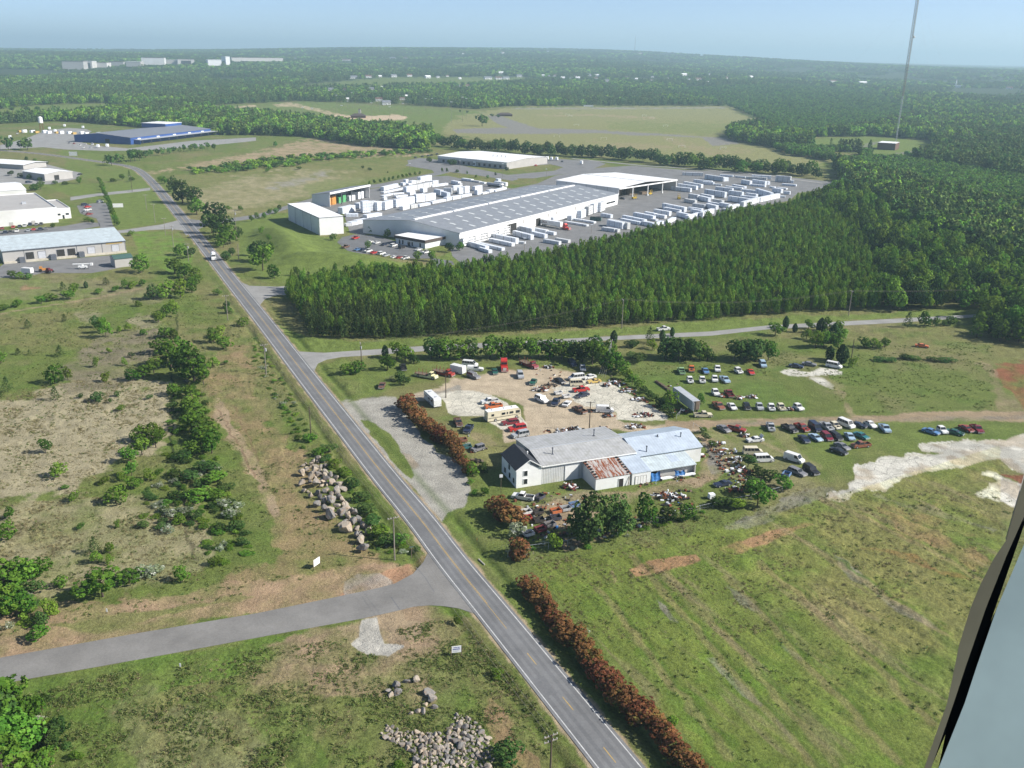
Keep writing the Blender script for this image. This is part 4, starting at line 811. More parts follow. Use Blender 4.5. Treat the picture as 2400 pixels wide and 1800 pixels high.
RS = [(945,960,4.8,5.5),(968,985,4.6,5),(990,1010,4.4,5),(1012,1015,4.2,4.6),(1030,1035,4.2,4.6),(1050,1040,3.8,4.2),(1062,1062,3.6,4),(1078,1085,3.2,3.4),(1092,1108,2.6,3),
      (1170,1205,5.2,5.6),(1195,1235,5,5.4),(1235,1385,3.8,4.6),(1262,1412,3.6,4.2),(1300,1462,3.6,4.4),(1335,1505,4,5),(1372,1545,3.8,4.4),(1395,1580,3.8,4.4),(1425,1612,3.8,4.2),(1450,1645,3.8,4.2),(1478,1675,3.8,4.2),(1512,1700,3.8,4.6),(1555,1745,3.4,3.6),(1590,1785,3.4,3.8),(1635,1830,3.6,4.2),(1680,1880,3.6,4.2)]
RS = [(x+3, y, h*(.74 if y > 1350 else .9)*random.uniform(.8, 1.12), w*random.uniform(.92, 1.15)) for x, y, h, w in RS]+[((a[0]+b[0])/2+3, (a[1]+b[1])/2, (a[2]+b[2])/2*.92, (a[3]+b[3])/2) for a, b in zip(RS[:-1], RS[1:]) if abs(a[0]-b[0]) < 60]
plant_group([(x, y, h, w, 'R') for x, y, h, w in RS], "in roadside hedge", "red-tipped hedge along the road")
plant_group([(1285,1428,1.6,1.5,'L'),(1575,1700,1.8,2.5,'L'),(1372,1488,1.5,1.5,'W'),(1252,1395,2.0,2.0,'L')], "behind red-tipped hedge", "small plants behind the hedge")
up = T(0,360,.2712,[(1580,430,17,15,'D'),(1500,330,12,10,'D'),(1660,440,13,12,'D'),(1700,530,11,11,'B'),(1850,620,15,14,'D'),(1900,730,14,14,'D'),(1830,690,12,10,'D'),(1990,780,11,10,'B'),(1930,810,9,8,'L'),(2060,720,6,6,'D'),(1420,260,6,6,'B'),(1380,240,4,4,'B'),(1970,490,3,4,'B'),(2080,490,3,4,'B'),(2170,590,4,3,'B'),(1960,920,5,6,'D'),(2010,880,4,5,'D'),
 (1560,880,6,7,'B'),(1650,900,5,6,'D'),(1220,1030,9,9,'B'),(1510,1040,7,9,'B'),(1700,1100,6,7,'L'),(1600,1080,7,7,'L'),(1120,210,6,3,'P'),(1060,230,5,5,'B'),(1140,240,4,5,'B'),(980,245,3,6,'B'),(690,260,6,4,'B'),(560,270,3,6,'D'),(480,265,3,5,'D'),(350,310,6,7,'B'),(300,320,5,7,'B'),(100,190,4,6,'D'),(180,205,4,6,'D'),(260,220,4,6,'D'),(340,235,3,5,'D'),(100,1070,3,5,'B'),(180,1080,3,5,'B'),(250,1085,2.5,4,'B'),(450,590,3,3,'B'),(460,640,3,3,'B'),(760,590,3,5,'B'),(800,610,3,3,'D'),(1130,710,3,4,'B'),(370,90,3,5,'B'),(300,80,4,5,'B'),(230,60,4,4,'D'),(140,600,3,3,'B'),(400,90,3,5,'D')])
plant_group(up, "near upper road bend", "roadside trees of the upper bend")
plant_group([(0+.2712*(865+145*i/13+random.uniform(-8,8)), 360+.2712*(255+370*i/13), 4.6, 3.6, 'B') for i in range(14)], "in row by office parking", "young trees in a row by the office parking lot")
mid = T(600,360,.2712,[(965,820,4.5,3.5,'B'),(665,750,4,4,'B'),(1015,690,5,6,'D'),(1140,730,5.5,5,'D'),(1675,850,5,5,'D'),(1760,840,5,5,'B'),(1400,920,5,4.5,'B'),(1515,930,5.5,4.5,'B'),(905,990,4,4,'B'),(1010,1020,5,4,'B'),(350,1060,4.5,3,'B'),(160,1080,7,6,'B'),(60,1010,12,11,'B'),(20,930,11,10,'D'),(90,930,8,7,'B'),(130,860,6,4,'B'),(110,760,4,3,'B'),(50,690,4,3,'L'),(70,560,4,3.5,'B'),(120,530,4,3.5,'B'),(170,520,4,3.5,'B'),(10,560,4,3.5,'B'),(200,490,4,3,'B'),(925,130,3,3,'D'),(985,150,3,4,'D'),(1140,170,2,1.2,'D'),(150,100,4,6,'B'),(30,120,4,6,'B'),(100,160,3,5,'B'),(375,140,3,6,'B'),(1610,160,4,2.5,'B'),(1650,160,4,3,'D'),(1740,165,3,4,'D'),(1825,180,3.3,1.5,'B'),(1500,75,5,7,'D'),(1700,100,6,9,'D'),(1970,110,6,6,'B'),(2070,190,3,2,'D'),(2000,215,3,2.5,'B'),(1900,210,3,2.5,'L'),(2170,150,4,4,'D'),(-40,880,6,5,'B')])
plant_group(mid, "around warehouse grass mounds", "landscape trees around the warehouse")
plant_group([(600+.2712*x, 360+.2712*y, 3.5, 2.6, 'B') for x, y in [(980,270),(1020,262),(1075,255),(1110,245),(1150,238),(1185,230),(1230,222),(1265,212),(1300,207),(1330,200),(1375,190),(1415,185)]], "along access road curve", "saplings along the access road")
# the line of trees beside the rail bed, seen below the playing field
tl_items = []
for i in range(78):
    f = i/77; x = 1015+f*900+random.uniform(-6, 6)
    y = np.interp(x, [1000,1100,1200,1300,1400,1500,1600,1700,1800,1920], [342,350,356,364,368,378,388,400,404,416])+random.uniform(-2, 4)
    tl_items.append((x, y, random.uniform(10, 16), random.uniform(11, 17), random.choice('BBBD')))
TL_ITEMS = tl_items
blue_items = [(252+i*13+random.uniform(-4,4), 388-(i*1.6)+random.uniform(-4,3)-(8 if i > 6 else 0), random.uniform(7,12) if i < 8 else random.uniform(6,8), random.uniform(7,10) if i < 8 else 5.5, random.choice('DDP')) for i in range(20)]
plant_group(blue_items, "before blue building", "trees in front of the blue building", lo=True)
plant_group([(1130,296,17,19,'D'),(130,266,12,14,'D'),(258,257,12,12,'D'),(300,256,9,9,'D'),(318,256,12,12,'D'),(350,255,10,12,'D'),(572,278,10,11,'D'),(20,352,13,12,'D'),(50,350,10,10,'D'),(65,352,12,11,'D'),(646,344,6,6,'B'),(30,262,9,12,'D'),(62,262,9,12,'D'),(90,262,9,12,'D'),(60,276,10,12,'D'),(80,275,9,10,'D'),(1153,275,6,7,'D'),(1167,277,6,6,'D'),(1078,264,5,5,'D'),(1095,266,5,5,'D')],
 "alone in far fields", "lone trees of the far fields", lo=True)
# ------------------------------------------------------------------ buildings
R90 = math.pi/2
M['rib_white'] = ribbed('ribbed_white_wall', (.66,.67,.66), 0, .45, .5, 0, .6, dirt=(.50,.48,.43), amp=.30)
M['rib_gray_roof'] = ribbed('ribbed_gray_roof', (.50,.50,.49), 0, .9, .5, .1, .4, dirt=(.33,.33,.30), amp=.10)
M['rib_blue_roof'] = ribbed('ribbed_blue_roof', (.62,.70,.78), 0, .8, .35, .25, .3, amp=.06)
M['rib_blue_roof2'] = ribbed('ribbed_pale_roof', (.62,.70,.72), 0, .8, .5, .15, .4, dirt=(.42,.46,.46), amp=.08)
M['rust_roof'] = ribbed('rusty_sheet_roof', (.50,.47,.44), 0, .75, .7, .1, .5, streak=(.30,.095,.04), amp=.12)
M['wh_roof'] = ribbed('warehouse_roof', (.31,.325,.345), 0, 1.6, .45, .15, .2, dirt=(.27,.28,.29), amp=.06)
M['wh_wall'] = mat('warehouse_wall', (.70,.70,.69), .6, .06, .1, dirt=(.52,.51,.48))
M['white_far'] = mat('pale_plant_wall', (.55,.53,.50), .7, .08, .05)
M['white_roof'] = mat('white_membrane', (.84,.84,.83), .5, .04, .08)
M['blue_wall'] = mat('blue_panel_wall', (.035,.085,.27), .5, .15, .1)
M['gray_roof'] = mat('gray_sheet_roof', (.20,.21,.23), .5, .08, .1)
M['gray_wall'] = mat('gray_panel_wall', (.40,.385,.365), .7, .08, .15)
M['brown_trim'] = mat('brown_fascia', (.085,.065,.055), .7, .1, .5)
M['door_dark'] = mat('open_door_dark', (.035,.033,.03), .9, .3, 1)
M['door_gray'] = mat('roller_door', (.46,.47,.50), .6, .1, 1)
M['tarp'] = mat('blue_tarp', (.045,.17,.42), .5, .3, 2)
M['skylight'] = mat('skylight_panel', (.62,.64,.62), .4, .08, .3)
M['green_roof'] = mat('green_roof', (.06,.115,.10), .6, .1, .5)
M['rackcol'] = mat('orange_goods', (.55,.25,.06), .7, .3, .5); M['rackg'] = mat('green_goods', (.10,.33,.14), .7, .3, .5)
def slab(mb, a, b, c, d, th=.12, mi=0):
    vs = [a, b, c, d]; lo = [(x, y, z-th) for x, y, z in vs]
    mb.add(vs+lo, [(0,1,2,3),(7,6,5,4),(0,4,5,1),(1,5,6,2),(2,6,7,3),(3,7,4,0)], mi)
def bld(name, label, A, ang, L, D, eave, ridge, ry=.5, axis='x', wall='white', roof='wh_roof', ov=.35, cat='building', open_front=False, open_right=False, back=None, th=.15, trim=None, front_eave=None):
    """A near-left ground corner, ang (deg) of the front; ridge along x (parallel to the front) or y"""
    root = empty(name, (A[0], A[1], A[2] if len(A) > 2 else 0), math.radians(ang), label, cat)
    fe = front_eave if front_eave is not None else eave
    w = MB()
    if axis == 'x':
        prof = [(0, 0), (D, 0), (D, eave)]+([(D*ry, ridge)] if 0 < ry < 1 else [])+[(0, fe)]
        n = len(prof)
        if open_front or open_right:
            tk = .3
            w.box(0, L, D-tk, D, 0, min(eave, fe)-.1)
            endp = [(L-tk, L)] if not open_right else []
            for x0, x1 in [(0, tk)]+endp:
                vs = [(x0, y, z) for y, z in prof]+[(x1, y, z) for y, z in prof]
                w.add(vs, [tuple(range(n)), tuple(range(n, 2*n))[::-1]]+[(i, (i+1) % n, n+(i+1) % n, n+i) for i in range(n)])
            if not open_front: w.box(0, L, 0, tk, 0, fe-.05)
        else:
            vs = [(0, y, z) for y, z in prof]+[(L, y, z) for y, z in prof]
            w.add(vs, [tuple(range(n)), tuple(range(n, 2*n))[::-1]]+[(i, (i+1) % n, n+(i+1) % n, n+i) for i in range(n)])
        w.obj('wall', M[wall], root)
        r = MB(); o = .05
        if 0 < ry < 1:
            s1 = (ridge-fe)/(D*ry); s2 = (ridge-eave)/(D*(1-ry))
            slab(r, (-ov, -ov, fe-ov*s1+o+th), (L+ov, -ov, fe-ov*s1+o+th), (L+ov, D*ry, ridge+o+th), (-ov, D*ry, ridge+o+th), th)
            slab(r, (-ov, D*ry, ridge+o+th), (L+ov, D*ry, ridge+o+th), (L+ov, D+ov, eave-ov*s2+o+th), (-ov, D+ov, eave-ov*s2+o+th), th)
        else:
            s1 = (eave-fe)/D
            slab(r, (-ov, -ov, fe-ov*s1+o+th), (L+ov, -ov, fe-ov*s1+o+th), (L+ov, D+ov, eave+ov*s1+o+th), (-ov, D+ov, eave+ov*s1+o+th), th)
    else:
        prof = [(0, 0), (L, 0), (L, eave), (L*ry, ridge), (0, eave)]
        w.side(prof, 0, D); w.obj('wall', M[wall], root)
        r = MB(); o = .05; s1 = (ridge-eave)/(L*ry); s2 = (ridge-eave)/(L*(1-ry))
        slab(r, (-ov, -ov, eave-ov*s1+o+th), (L*ry, -ov, ridge+o+th), (L*ry, D+ov, ridge+o+th), (-ov, D+ov, eave-ov*s1+o+th), th)
        slab(r, (L*ry, -ov, ridge+o+th), (L+ov, -ov, eave-ov*s2+o+th), (L+ov, D+ov, eave-ov*s2+o+th), (L*ry, D+ov, ridge+o+th), th)
    if roof: r.obj('roof', M[roof], root)
    if trim:
        t = MB(); z = fe-ov*0; t.box(-ov-.03, L+ov+.03, -ov-.16, -ov-.02, fe-.25, fe+th+.03); t.box(-ov-.16, -ov-.02, -ov, D+ov, min(eave, fe)-.2, min(eave, fe)+th) if ry in (0, 1) else None
        t.obj('eave_trim', M[trim], root)
    return root
def fdoor(root, x, w_, h, mt='door_dark', z=0, name='door', y=-.03, frame=None, fw=.1):
    m_ = MB(); m_.box(x, x+w_, y-.05, y+.06, z+.02, z+h); d = m_.obj(name, M[mt], root)
    if frame:
        f = MB(); f.box(x-fw, x, y-.09, y+.03, z, z+h+fw); f.box(x+w_, x+w_+fw, y-.09, y+.03, z, z+h+fw); f.box(x, x+w_, y-.09, y+.03, z+h+.002, z+h+fw)
        o = f.mesh('frame', M[frame]); o = link('frame', o, d); KIDS.setdefault(d.name, []).append(o)
    return d
def ldoor(root, y, w_, h, z=0, mt='glass', name='window'):
    m_ = MB(); m_.box(-.09, .02, y, y+w_, z, z+h); return m_.obj(name, M[mt], root)
def seams(root, xs, h, y=-.04, z0=.1, mt='trim', name='wall_seam', t=.12):
    m_ = MB()
    for x in xs: m_.box(x-t/2, x+t/2, y-.02, y+.02, z0, h)
    return m_.obj(name, M[mt], root)
def pipe(root, x, y, z, h=1.6, name='vent_pipe'):
    m_ = MB(); m_.cyl((x, y, z), (x, y, z+h), .14, n=8); m_.cyl((x, y, z+h), (x, y, z+h+.25), .24, .2, 8); m_.box(x-.3, x+.3, y-.3, y+.3, z-.3, z+.06); m_.obj(name, M['trim'], root)
# white house with the dark roof at the left end of the workshop
W = 21.3; cw, sw = math.cos(math.radians(W)), math.sin(math.radians(W))
def wl(x, y, A=(7.7, 206.1)): return (A[0]+x*cw-y*sw, A[1]+x*sw+y*cw)
A0 = wl(-6.75, -.15)
h_ = bld('house', 'two-storey white gabled house with dark shingle roof at the left end of the workshop', A0, W, 6.7, 10.2, 4.9, 7.1, axis='y', wall='white', roof='shingle', ov=.3)
for z in (.85, 3.05): fdoor(h_, 1.95, .95, 1.35, 'glass', z, 'window', frame='white')
for y, z in ((1.3, .7), (4.0, .9), (7.3, .9), (4.4, 3.0)): ldoor(h_, y, .9, 1.3, z)
m_ = MB(); m_.add([(3.75,-.08,6.55),(6.1,-.08,5.15),(5.75,-.08,4.75),(3.55,-.08,5.95)], [(0,1,2,3)]); m_.add([(3.75,-.02,6.55),(6.1,-.02,5.15),(5.75,-.02,4.75),(3.55,-.02,5.95)], [(3,2,1,0)]); m_.obj('gable_panel', M['gray_roof'], h_)  # plain gray slanted panel lying on the gable wall
m_ = MB()
for (x0, z0, x1, z1) in ((-.35, 4.68, 3.35, 7.12), (7.05, 4.68, 3.35, 7.12)):
    m_.add([(x0,-.42,z0),(x1,-.42,z1),(x1,-.42,z1+.22),(x0,-.42,z0+.22),(x0,-.33,z0),(x1,-.33,z1),(x1,-.33,z1+.22),(x0,-.33,z0+.22)], [(0,1,2,3),(7,6,5,4),(0,4,5,1),(1,5,6,2),(2,6,7,3),(3,7,4,0)])
m_.obj('rake_board', M['white'], h_)
m_ = MB(); m_.cyl((5.0,5.5,6.1),(5.0,5.5,6.7),.12); m_.cyl((5.0,5.5,6.7),(5.0,5.5,6.95),.25,.15); m_.obj('roof_vent', M['white'], h_)
# gray workshop
ws_ = bld('workshop', 'long gray-roofed metal workshop with ribbed white walls joined to the white house', wl(.05, 0), W, 25.7, 17.6, 5.0, 6.0, ry=.44, wall='rib_white', roof='rib_gray_roof', ov=.3)
fdoor(ws_, 6.3, 3.6, 4.0, 'white', 0, 'sliding_door', frame='graymetal')
m_ = MB(); m_.box(-.4, 26.1, -.52, -.34, 4.75, 5.0); m_.obj('gutter', M['white'], ws_)
m_ = MB(); m_.box(-.3, 26.0, 7.55, 7.95, 6.19, 6.27); m_.obj('ridge_cap', M['graymetal'], ws_)
pipe(ws_, 4.6, 4.2, 5.7); pipe(ws_, 19.5, 11.2, 5.9)
# pale blue metal hall
bh = bld('metal_hall', 'pale blue metal-roofed hall joined to the right end of the gray workshop', wl(26.15, -1.0), W, 18.9, 14.4, 4.2, 6.2, ry=.5, wall='whitemetal', roof='rib_blue_roof', ov=.3)
pipe(bh, 15.2, 4.6, 5.2, 1.5); pipe(bh, 9.0, 6.0, 6.0, .35); pipe(bh, 3.0, .9, 4.5, 1.6)
m_ = MB(); m_.box(.2, 13.6, -.06, .0, 3.55, 3.8); m_.obj('painted_shade_strip', M['trim'], bh)  # dark strip stands in for the shade where the lean-to roof meets the wall
# lean-to
ln = bld('lean_to', 'open lean-to shed with pale roof and blue patch in front of the blue metal hall', wl(26.5, -7.1), W, 13.3, 5.75, 3.6, 0, ry=1, front_eave=2.5, wall='gray_wall', roof='rib_blue_roof2', ov=.12, open_front=True, open_right=False)
m_ = MB(); slab(m_, (7.4,2.2,3.14),(10.0,2.2,3.14),(10.0,5.7,3.80),(7.4,5.7,3.80),.03); m_.obj('roof_patch', M['rib_blue_roof'], ln)
m_ = MB(); m_.box(2.6, 13.2, .9, 1.0, .02, 2.35); m_.obj('inner_wall', M['gray_wall'], ln)
m_ = MB(); m_.box(3.0, 13.0, -.7, .3, .05, .35); m_.obj('plank_stack', M['whitewrap'], ln)
def tarp(name, loc, rz, w_, h, label, seed):
    r = np.random.default_rng(seed); n = 9; vs = []; fs = []
    for i in range(n):
        for j in range(n):
            u, v = i/(n-1), j/(n-1); vs.append((u*w_+.1*math.sin(v*5), .16*math.sin(u*14+seed)+.12*r.normal()*.5-.5*(1-v)**2, v*h*(1-.25*math.sin(u*math.pi))))
    for i in range(n-1):
        for j in range(n-1): fs.append((i*n+j, (i+1)*n+j, (i+1)*n+j+1, i*n+j+1))
    mb = MB(); mb.add(vs, fs); o = link(name, mb.mesh(name, M['tarp'], True)); o.location = loc; o.rotation_euler.z = rz; return tag(o, label, 'tarp', 'blue tarps on the lean-to')
p = wl(26.6, -7.35); tarp('tarp', (p[0], p[1], .05), math.radians(W), 2.6, 2.45, 'large blue tarp hung over the left bay of the lean-to', 3)
p = wl(33.5, -7.4); tarp('tarp', (p[0], p[1], .75), math.radians(W-14), 2.6, 1.3, 'small sagging blue tarp at the middle of the lean-to', 8)
# garage between lean-to and rusty shed
ga = bld('garage', 'small white garage with blue roof between the rusty shed and the lean-to', wl(21.1, -7.8), W, 5.2, 7.6, 4.3, 0, ry=1, front_eave=3.0, wall='whitemetal', roof='rib_blue_roof', ov=.1)
fdoor(ga, .95, 3.0, 2.2, 'white', 0, 'garage_door', frame='gray_wall')
for x in (1.7, 2.4, 3.1):
    m_ = MB(); m_.box(x-.03, x+.03, -.12, -.1, .1, 2.1); m_.obj('door_panel_line', M['gray_wall'], ga)
# rusty shed
ru = bld('shed', 'white shed with rusty corrugated roof in front of the gray workshop', wl(11.2, -7.6), W, 9.4, 7.5, 4.45, 0, ry=1, front_eave=3.05, wall='whitemetal', roof='rust_roof', ov=.15, cat='shed')
fdoor(ru, 6.3, 1.25, 2.2, 'door_dark', 0, 'door', frame='whitemetal')
m_ = MB(); m_.cyl((8.6,-.5,.1),(9.3,-.12,2.6),.06); m_.cyl((8.9,-.5,.1),(9.0,-.1,2.2),.05); m_.obj('leaning_board', M['wood'], ru)
tm = bpy.data.meshes.new('tire'); bm = bmesh.new()
def torus(bm, R, r, n=14, k=7):
    g = [[bm.verts.new(((R+r*math.cos(b))*math.cos(a), (R+r*math.cos(b))*math.sin(a), r*math.sin(b)+r)) for b in [2*math.pi*j/k for j in range(k)]] for a in [2*math.pi*i/n for i in range(n)]]
    for i in range(n):
        for j in range(k): bm.faces.new((g[i][j], g[(i+1) % n][j], g[(i+1) % n][(j+1) % k], g[i][(j+1) % k]))
torus(bm, .26, .11); bmesh.ops.recalc_face_normals(bm, faces=bm.faces); bm.to_mesh(tm); bm.free(); tm.materials.append(M['tire'])
for side in (0, 1):
    for i in range(7):
        x = 11.35+(9.0 if side else .25)+random.uniform(-.1, .1); y = -7.2+i*1.08; z = 3.05+(y+7.6)*1.4/7.5+.26
        p = wl(x, y); o = link('tire', tm); o.location = (p[0], p[1], z); o.rotation_euler = (random.uniform(-.2, .2), random.uniform(-.2, .2), 0)
        tag(o, f"old black tire weighing down the {'right' if side else 'left'} edge of the rusty roof, {ORD[i]} from the front", 'tire', 'tires holding down the rusty roof')
# ---- big warehouse
wh = bld('warehouse', 'very long gray-roofed white warehouse with rows of skylights beside the storage yard', (-30.4, 503.3), 57.8, 196, 70, 7.6, 11.0, ry=.49, wall='wh_wall', roof='wh_roof', ov=.4, trim='white')
seams(wh, [12.5*i for i in range(1, 16)], 7.4)
m_ = MB(); m_.box(-.2, -.06, 0, 70, 7.4, 7.7); 
m_ = MB()
for i in range(5):
    x0 = 3+i*38; m_.box(x0, x0+36.5, 33.4, 34.6, 11.15, 11.55); 
for i in range(5):
    q = MB(); x0 = 3+i*38; q.box(x0, x0+36.5, 33.2, 34.9, 11.1, 11.6); q.obj('ridge_vent', M['white_roof'], wh)
skm = MB(); skm.box(-.9, .9, -2.0, 2.0, -.02, .06)
skn = skm.mesh('skylight', M['skylight']); n_s = 0
for i in range(15):
    for j, y in enumerate((6, 15, 24, 41, 50, 60)):
        x = 8+i*12.6+(6.0 if j % 2 else 0)
        if x > 192: continue
        z = 7.6+.24+(11-7.6)*(y/34.3 if y < 34.3 else (70-y)/35.7)
        o = part('skylight', skn, wh); o.location = (x, y, z); o.rotation_euler.x = math.atan(3.4/34.3)*(1 if y < 34.3 else -1)
for x, w_, h, mt in ((48.5, 10.5, 5.6, 'door_dark'), (81.5, 5.5, 4.8, 'door_dark'), (62.5, 1.6, 3.0, 'trim'), (178, 14, 1.2, 'glass')):
    fdoor(wh, x, w_, h, mt, 0 if h > 2 else 2.2, 'loading_door' if h > 2 else 'window_strip', frame='white', fw=.4)
for x in (66, 96, 106, 132, 156):
    fdoor(wh, x, 1.8, 2.2, 'gray_wall', 4, 'wall_vent')
m_ = MB(); m_.box(-.12, -.02, 23, 24.2, .05, 2.6); m_.obj('side_door', M['trim'], wh)
# storage racks on the near end of its long wall
def rack_mesh():
    mb = MB()
    for x in np.linspace(0, 11.6, 4):
        for y in (0, 1.6): mb.box(x-.08, x+.08, y-.08, y+.08, 0, 5.6)
    for z in (.5, 1.9, 3.3, 4.7): mb.box(-.1, 11.7, -.1, 1.7, z, z+.14)
    return mb.mesh('rack_frame', M['white'])
rk = rack_mesh(); rg = MB()
for z in (.7, 2.1, 3.5): rg.box(.3, 5.2, .2, 1.4, z, z+.55+.3*(z > 2)); rg.box(6.0, 11.2, .2, 1.4, z, z+.5)
rgm = rg.mesh('wrapped_goods', M['whitewrap'])
def whl(x, y): a = math.radians(57.8); return (-30.4+x*math.cos(a)-y*math.sin(a), 503.3+x*math.sin(a)+y*math.cos(a))
for i in range(4):
    p = whl(.4+i*12.1, -2.4); r = empty('storage_rack', (p[0], p[1], .04), math.radians(57.8), f"white shelving rack against the near end of the warehouse wall, {ORD[i]} from the office", 'rack', 'shelving racks on the warehouse wall')
    part('rack_frame', rk, r); part('wrapped_goods', rgm, r)
of = bld('office', 'flat white-roofed office with brown fascia in front of the warehouse end', (-66.4, 509.6), -37.5, 22.4, 17.0, 4.6, 0, ry=1, front_eave=4.6, wall='wh_wall', roof='white_roof', ov=.5, cat='office')
m_ = MB()
m_.box(-.56, 22.96, -.62, -.52, 3.3, 4.85); m_.box(22.92, 23.02, -.5, 17.5, 3.3, 4.85); m_.box(-.62, -.52, -.5, 17.5, 3.3, 4.85); m_.obj('fascia', M['brown_trim'], of)
for x in (2.5, 5.0, 12.2, 18.2): fdoor(of, x, 1.0, 2.2, 'glass', .4, 'window')
fdoor(of, 9.2, 2.0, 2.4, 'glass', 0, 'entrance_door')
# white open-ended shed behind the warehouse
sh = bld('storage_shed', 'huge white-roofed shed open at its right end behind the gray warehouse', (31.9, 730.4), -42.2, 60.5, 78, 8.8, 10.8, ry=.45, wall='wh_wall', roof='white_roof', ov=.5, open_right=True, cat='shed')
seams(sh, [10*i for i in range(1, 6)], 8.6)
m_ = MB(); m_.box(60.9, 61.2, 0, 78, 8.0, 8.9); m_.obj('end_fascia', M['white_roof'], sh)
for y in (18, 38, 58, 77.4):
    m_ = MB(); m_.box(60.2, 60.7, y-.3, y+.3, 0, 8.6); m_.box(59.9, 61, y-.6, y+.6, 0, 1.2); m_.obj('post', M['whitemetal'], sh)
m_ = MB(); m_.box(0, 60, 34.9, 35.4, 10.9, 11.15); m_.obj('ridge_vent', M['graymetal'], sh)
m_ = MB()
for i in range(9): m_.box(8+i*5.5, 11.5+i*5.5, 20+(i % 3)*9, 27+(i % 3)*9, 0, 2+(i % 4)); 
m_.obj('stacked_goods', M['wood'], sh)
tb = bld('storage_building', 'tall plain white windowless box building with dark edges at the foot of the grass mound', (-112.9, 529.6), 31, 14.6, 58, 10.2, 0, ry=1, front_eave=10.2, wall='wh_wall', roof='white_roof', ov=.1)
seams(tb, [], 10)
m_ = MB()
for y in (0, 14.5, 29, 43.5): m_.box(-.06, .0, y, y+.25, 0, 10)
m_.box(-.1, 14.7, -.1, .02, 9.95, 10.3); m_.box(-.12, .0, 0, 58, 9.95, 10.3); m_.obj('edge_trim', M['trim'], tb)
os_ = bld('open_shed', 'gray-roofed open-fronted shed with orange and green goods beside the stacked yard', (-127.3, 635.0), 65, 48.5, 15, 7.4, 0, ry=1, front_eave=9.6, wall='wh_wall', roof='gray_roof', ov=.5, open_front=True, cat='shed')
m_ = MB(); m_.box(-.5, 49, -.72, -.55, 8.6, 9.9); m_.obj('fascia', M['white_roof'], os_)
for x in (14, 26, 38): m_ = MB(); m_.box(x-.25, x+.25, 0, .5, 0, 9.2); m_.obj('post', M['trim'], os_)
for i, (x, w_, h, mt) in enumerate(((2,5,5.5,'rackcol'),(8,5,6,'rackcol'),(16,4,4,'rackg'),(21,4,5,'rackg'),(29,7,3.5,'whitewrap'),(40,7,5,'whitewrap'))):
    m_ = MB(); m_.box(x, x+w_, 4, 10, 0, h); m_.obj('stacked_goods', M[mt], os_)
# second building beyond
b2 = bld('factory', 'low white-roofed factory with blue-gray strip windows beyond the stacked yard', (-76.8, 923.6), -35.5, 84, 68, 6.3, 8.0, ry=.5, wall='gray_wall', roof='white_roof', ov=.5)
m_ = MB(); m_.box(0, 84, -.1, -.02, 4.2, 6.2); m_.obj('upper_band', M['wh_wall'], b2)
for i in range(12): fdoor(b2, 6+i*6.3, 2.6, 2.4, 'glass', .8, 'window')
fdoor(b2, 44, 3.4, 4.2, 'white', 0, 'entrance')
for i in range(4):
    m_ = MB(); m_.cyl((50+i*5, 24, 7.4), (50+i*5, 24, 9.6), .35); m_.obj('roof_stack', M['graymetal'], b2)
# blue plant
bp_ = bld('blue_warehouse', 'huge blue-walled warehouse with gray roof far left', (-501, 1070), -17, 76, 150, 7.4, 10.5, ry=.45, axis='y', wall='blue_wall', roof='gray_roof', ov=.5)
fdoor(bp_, 42, 6, 5, 'door_dark', 0, 'loading_door'); 
m_ = MB(); m_.box(76.05, 76.25, 6, 7, 4.2, 6); 
for y in (12, 45, 75, 104, 130): q = MB(); q.box(76.02, 76.3, y, y+5, 3.6, 6.2); q.obj('wall_sign', M['white'], bp_)
m_ = MB(); m_.box(-1, 34, 118, 150, 8.5, 13.5); m_.obj('upper_floor', M['blue_wall'], bp_); m_ = MB(); m_.box(-1.5, 34.5, 117.5, 150.5, 13.55, 13.9); m_.obj('upper_roof', M['white_roof'], bp_)
a = math.radians(-17); cpx = lambda x, y: (-501+x*math.cos(a)-y*math.sin(a), 1070+x*math.sin(a)+y*math.cos(a))
cn = bld('canopy', 'long gray canopy shelter along the right side of the blue warehouse', cpx(84, 6), 73, 150, 14, 5.2, 0, ry=1, front_eave=4.6, wall='blue_wall', roof='graymetal', ov=.5, open_front=True, cat='canopy')
for i in range(10): m_ = MB(); m_.box(4+i*15.5, 4.5+i*15.5, .2, .7, 0, 4.6); m_.obj('post', M['trim'], cn)
# left middle group
gl = bld('unit_building', 'long gray industrial unit building with roller doors left of the road', (-250, 441.7), 34, 57, 28, 6.0, 9.0, ry=.92, wall='gray_wall', roof='rib_blue_roof2', ov=.3, trim='trim')
seams(gl, [9.5, 19, 33.5, 45.5, 56.8], 5.9, mt='trim', t=.25)
for x, mt in ((10.2,'door_dark'),(15.6,'door_gray'),(24.2,'door_dark'),(29.2,'door_dark'),(38.5,'door_gray'),(50.2,'door_gray')): fdoor(gl, x, 3.4, 3.3, mt, 1.1 if mt == 'door_dark' else 1.1, 'roller_door', frame='trim', fw=.15)
for x in (6.8, 20.8, 33.9): m_ = MB(); m_.box(x, x+2.6, -2.6, -.1, 0, 2.6); m_.obj('dock_bay', M['trim'], gl)
m_ = MB(); m_.box(0, 57, -1.6, -.05, 0, .9); m_.obj('loading_dock', M['concrete'], gl)
m_ = MB(); m_.box(47.5, 55.5, -.1, -.04, 5.0, 5.6); m_.obj('name_board', M['yline'], gl)
bld('pump_shed', 'small gray shed with dark green roof at the right end of the loading yard', (-193.2, 436.7), 37, 8.4, 8, 4.2, 5.4, ry=.5, wall='gray_wall', roof='green_roof', ov=.3, cat='shed')
def local(A, ang, x, y): a = math.radians(ang); return (A[0]+x*math.cos(a)-y*math.sin(a), A[1]+x*math.sin(a)+y*math.cos(a))
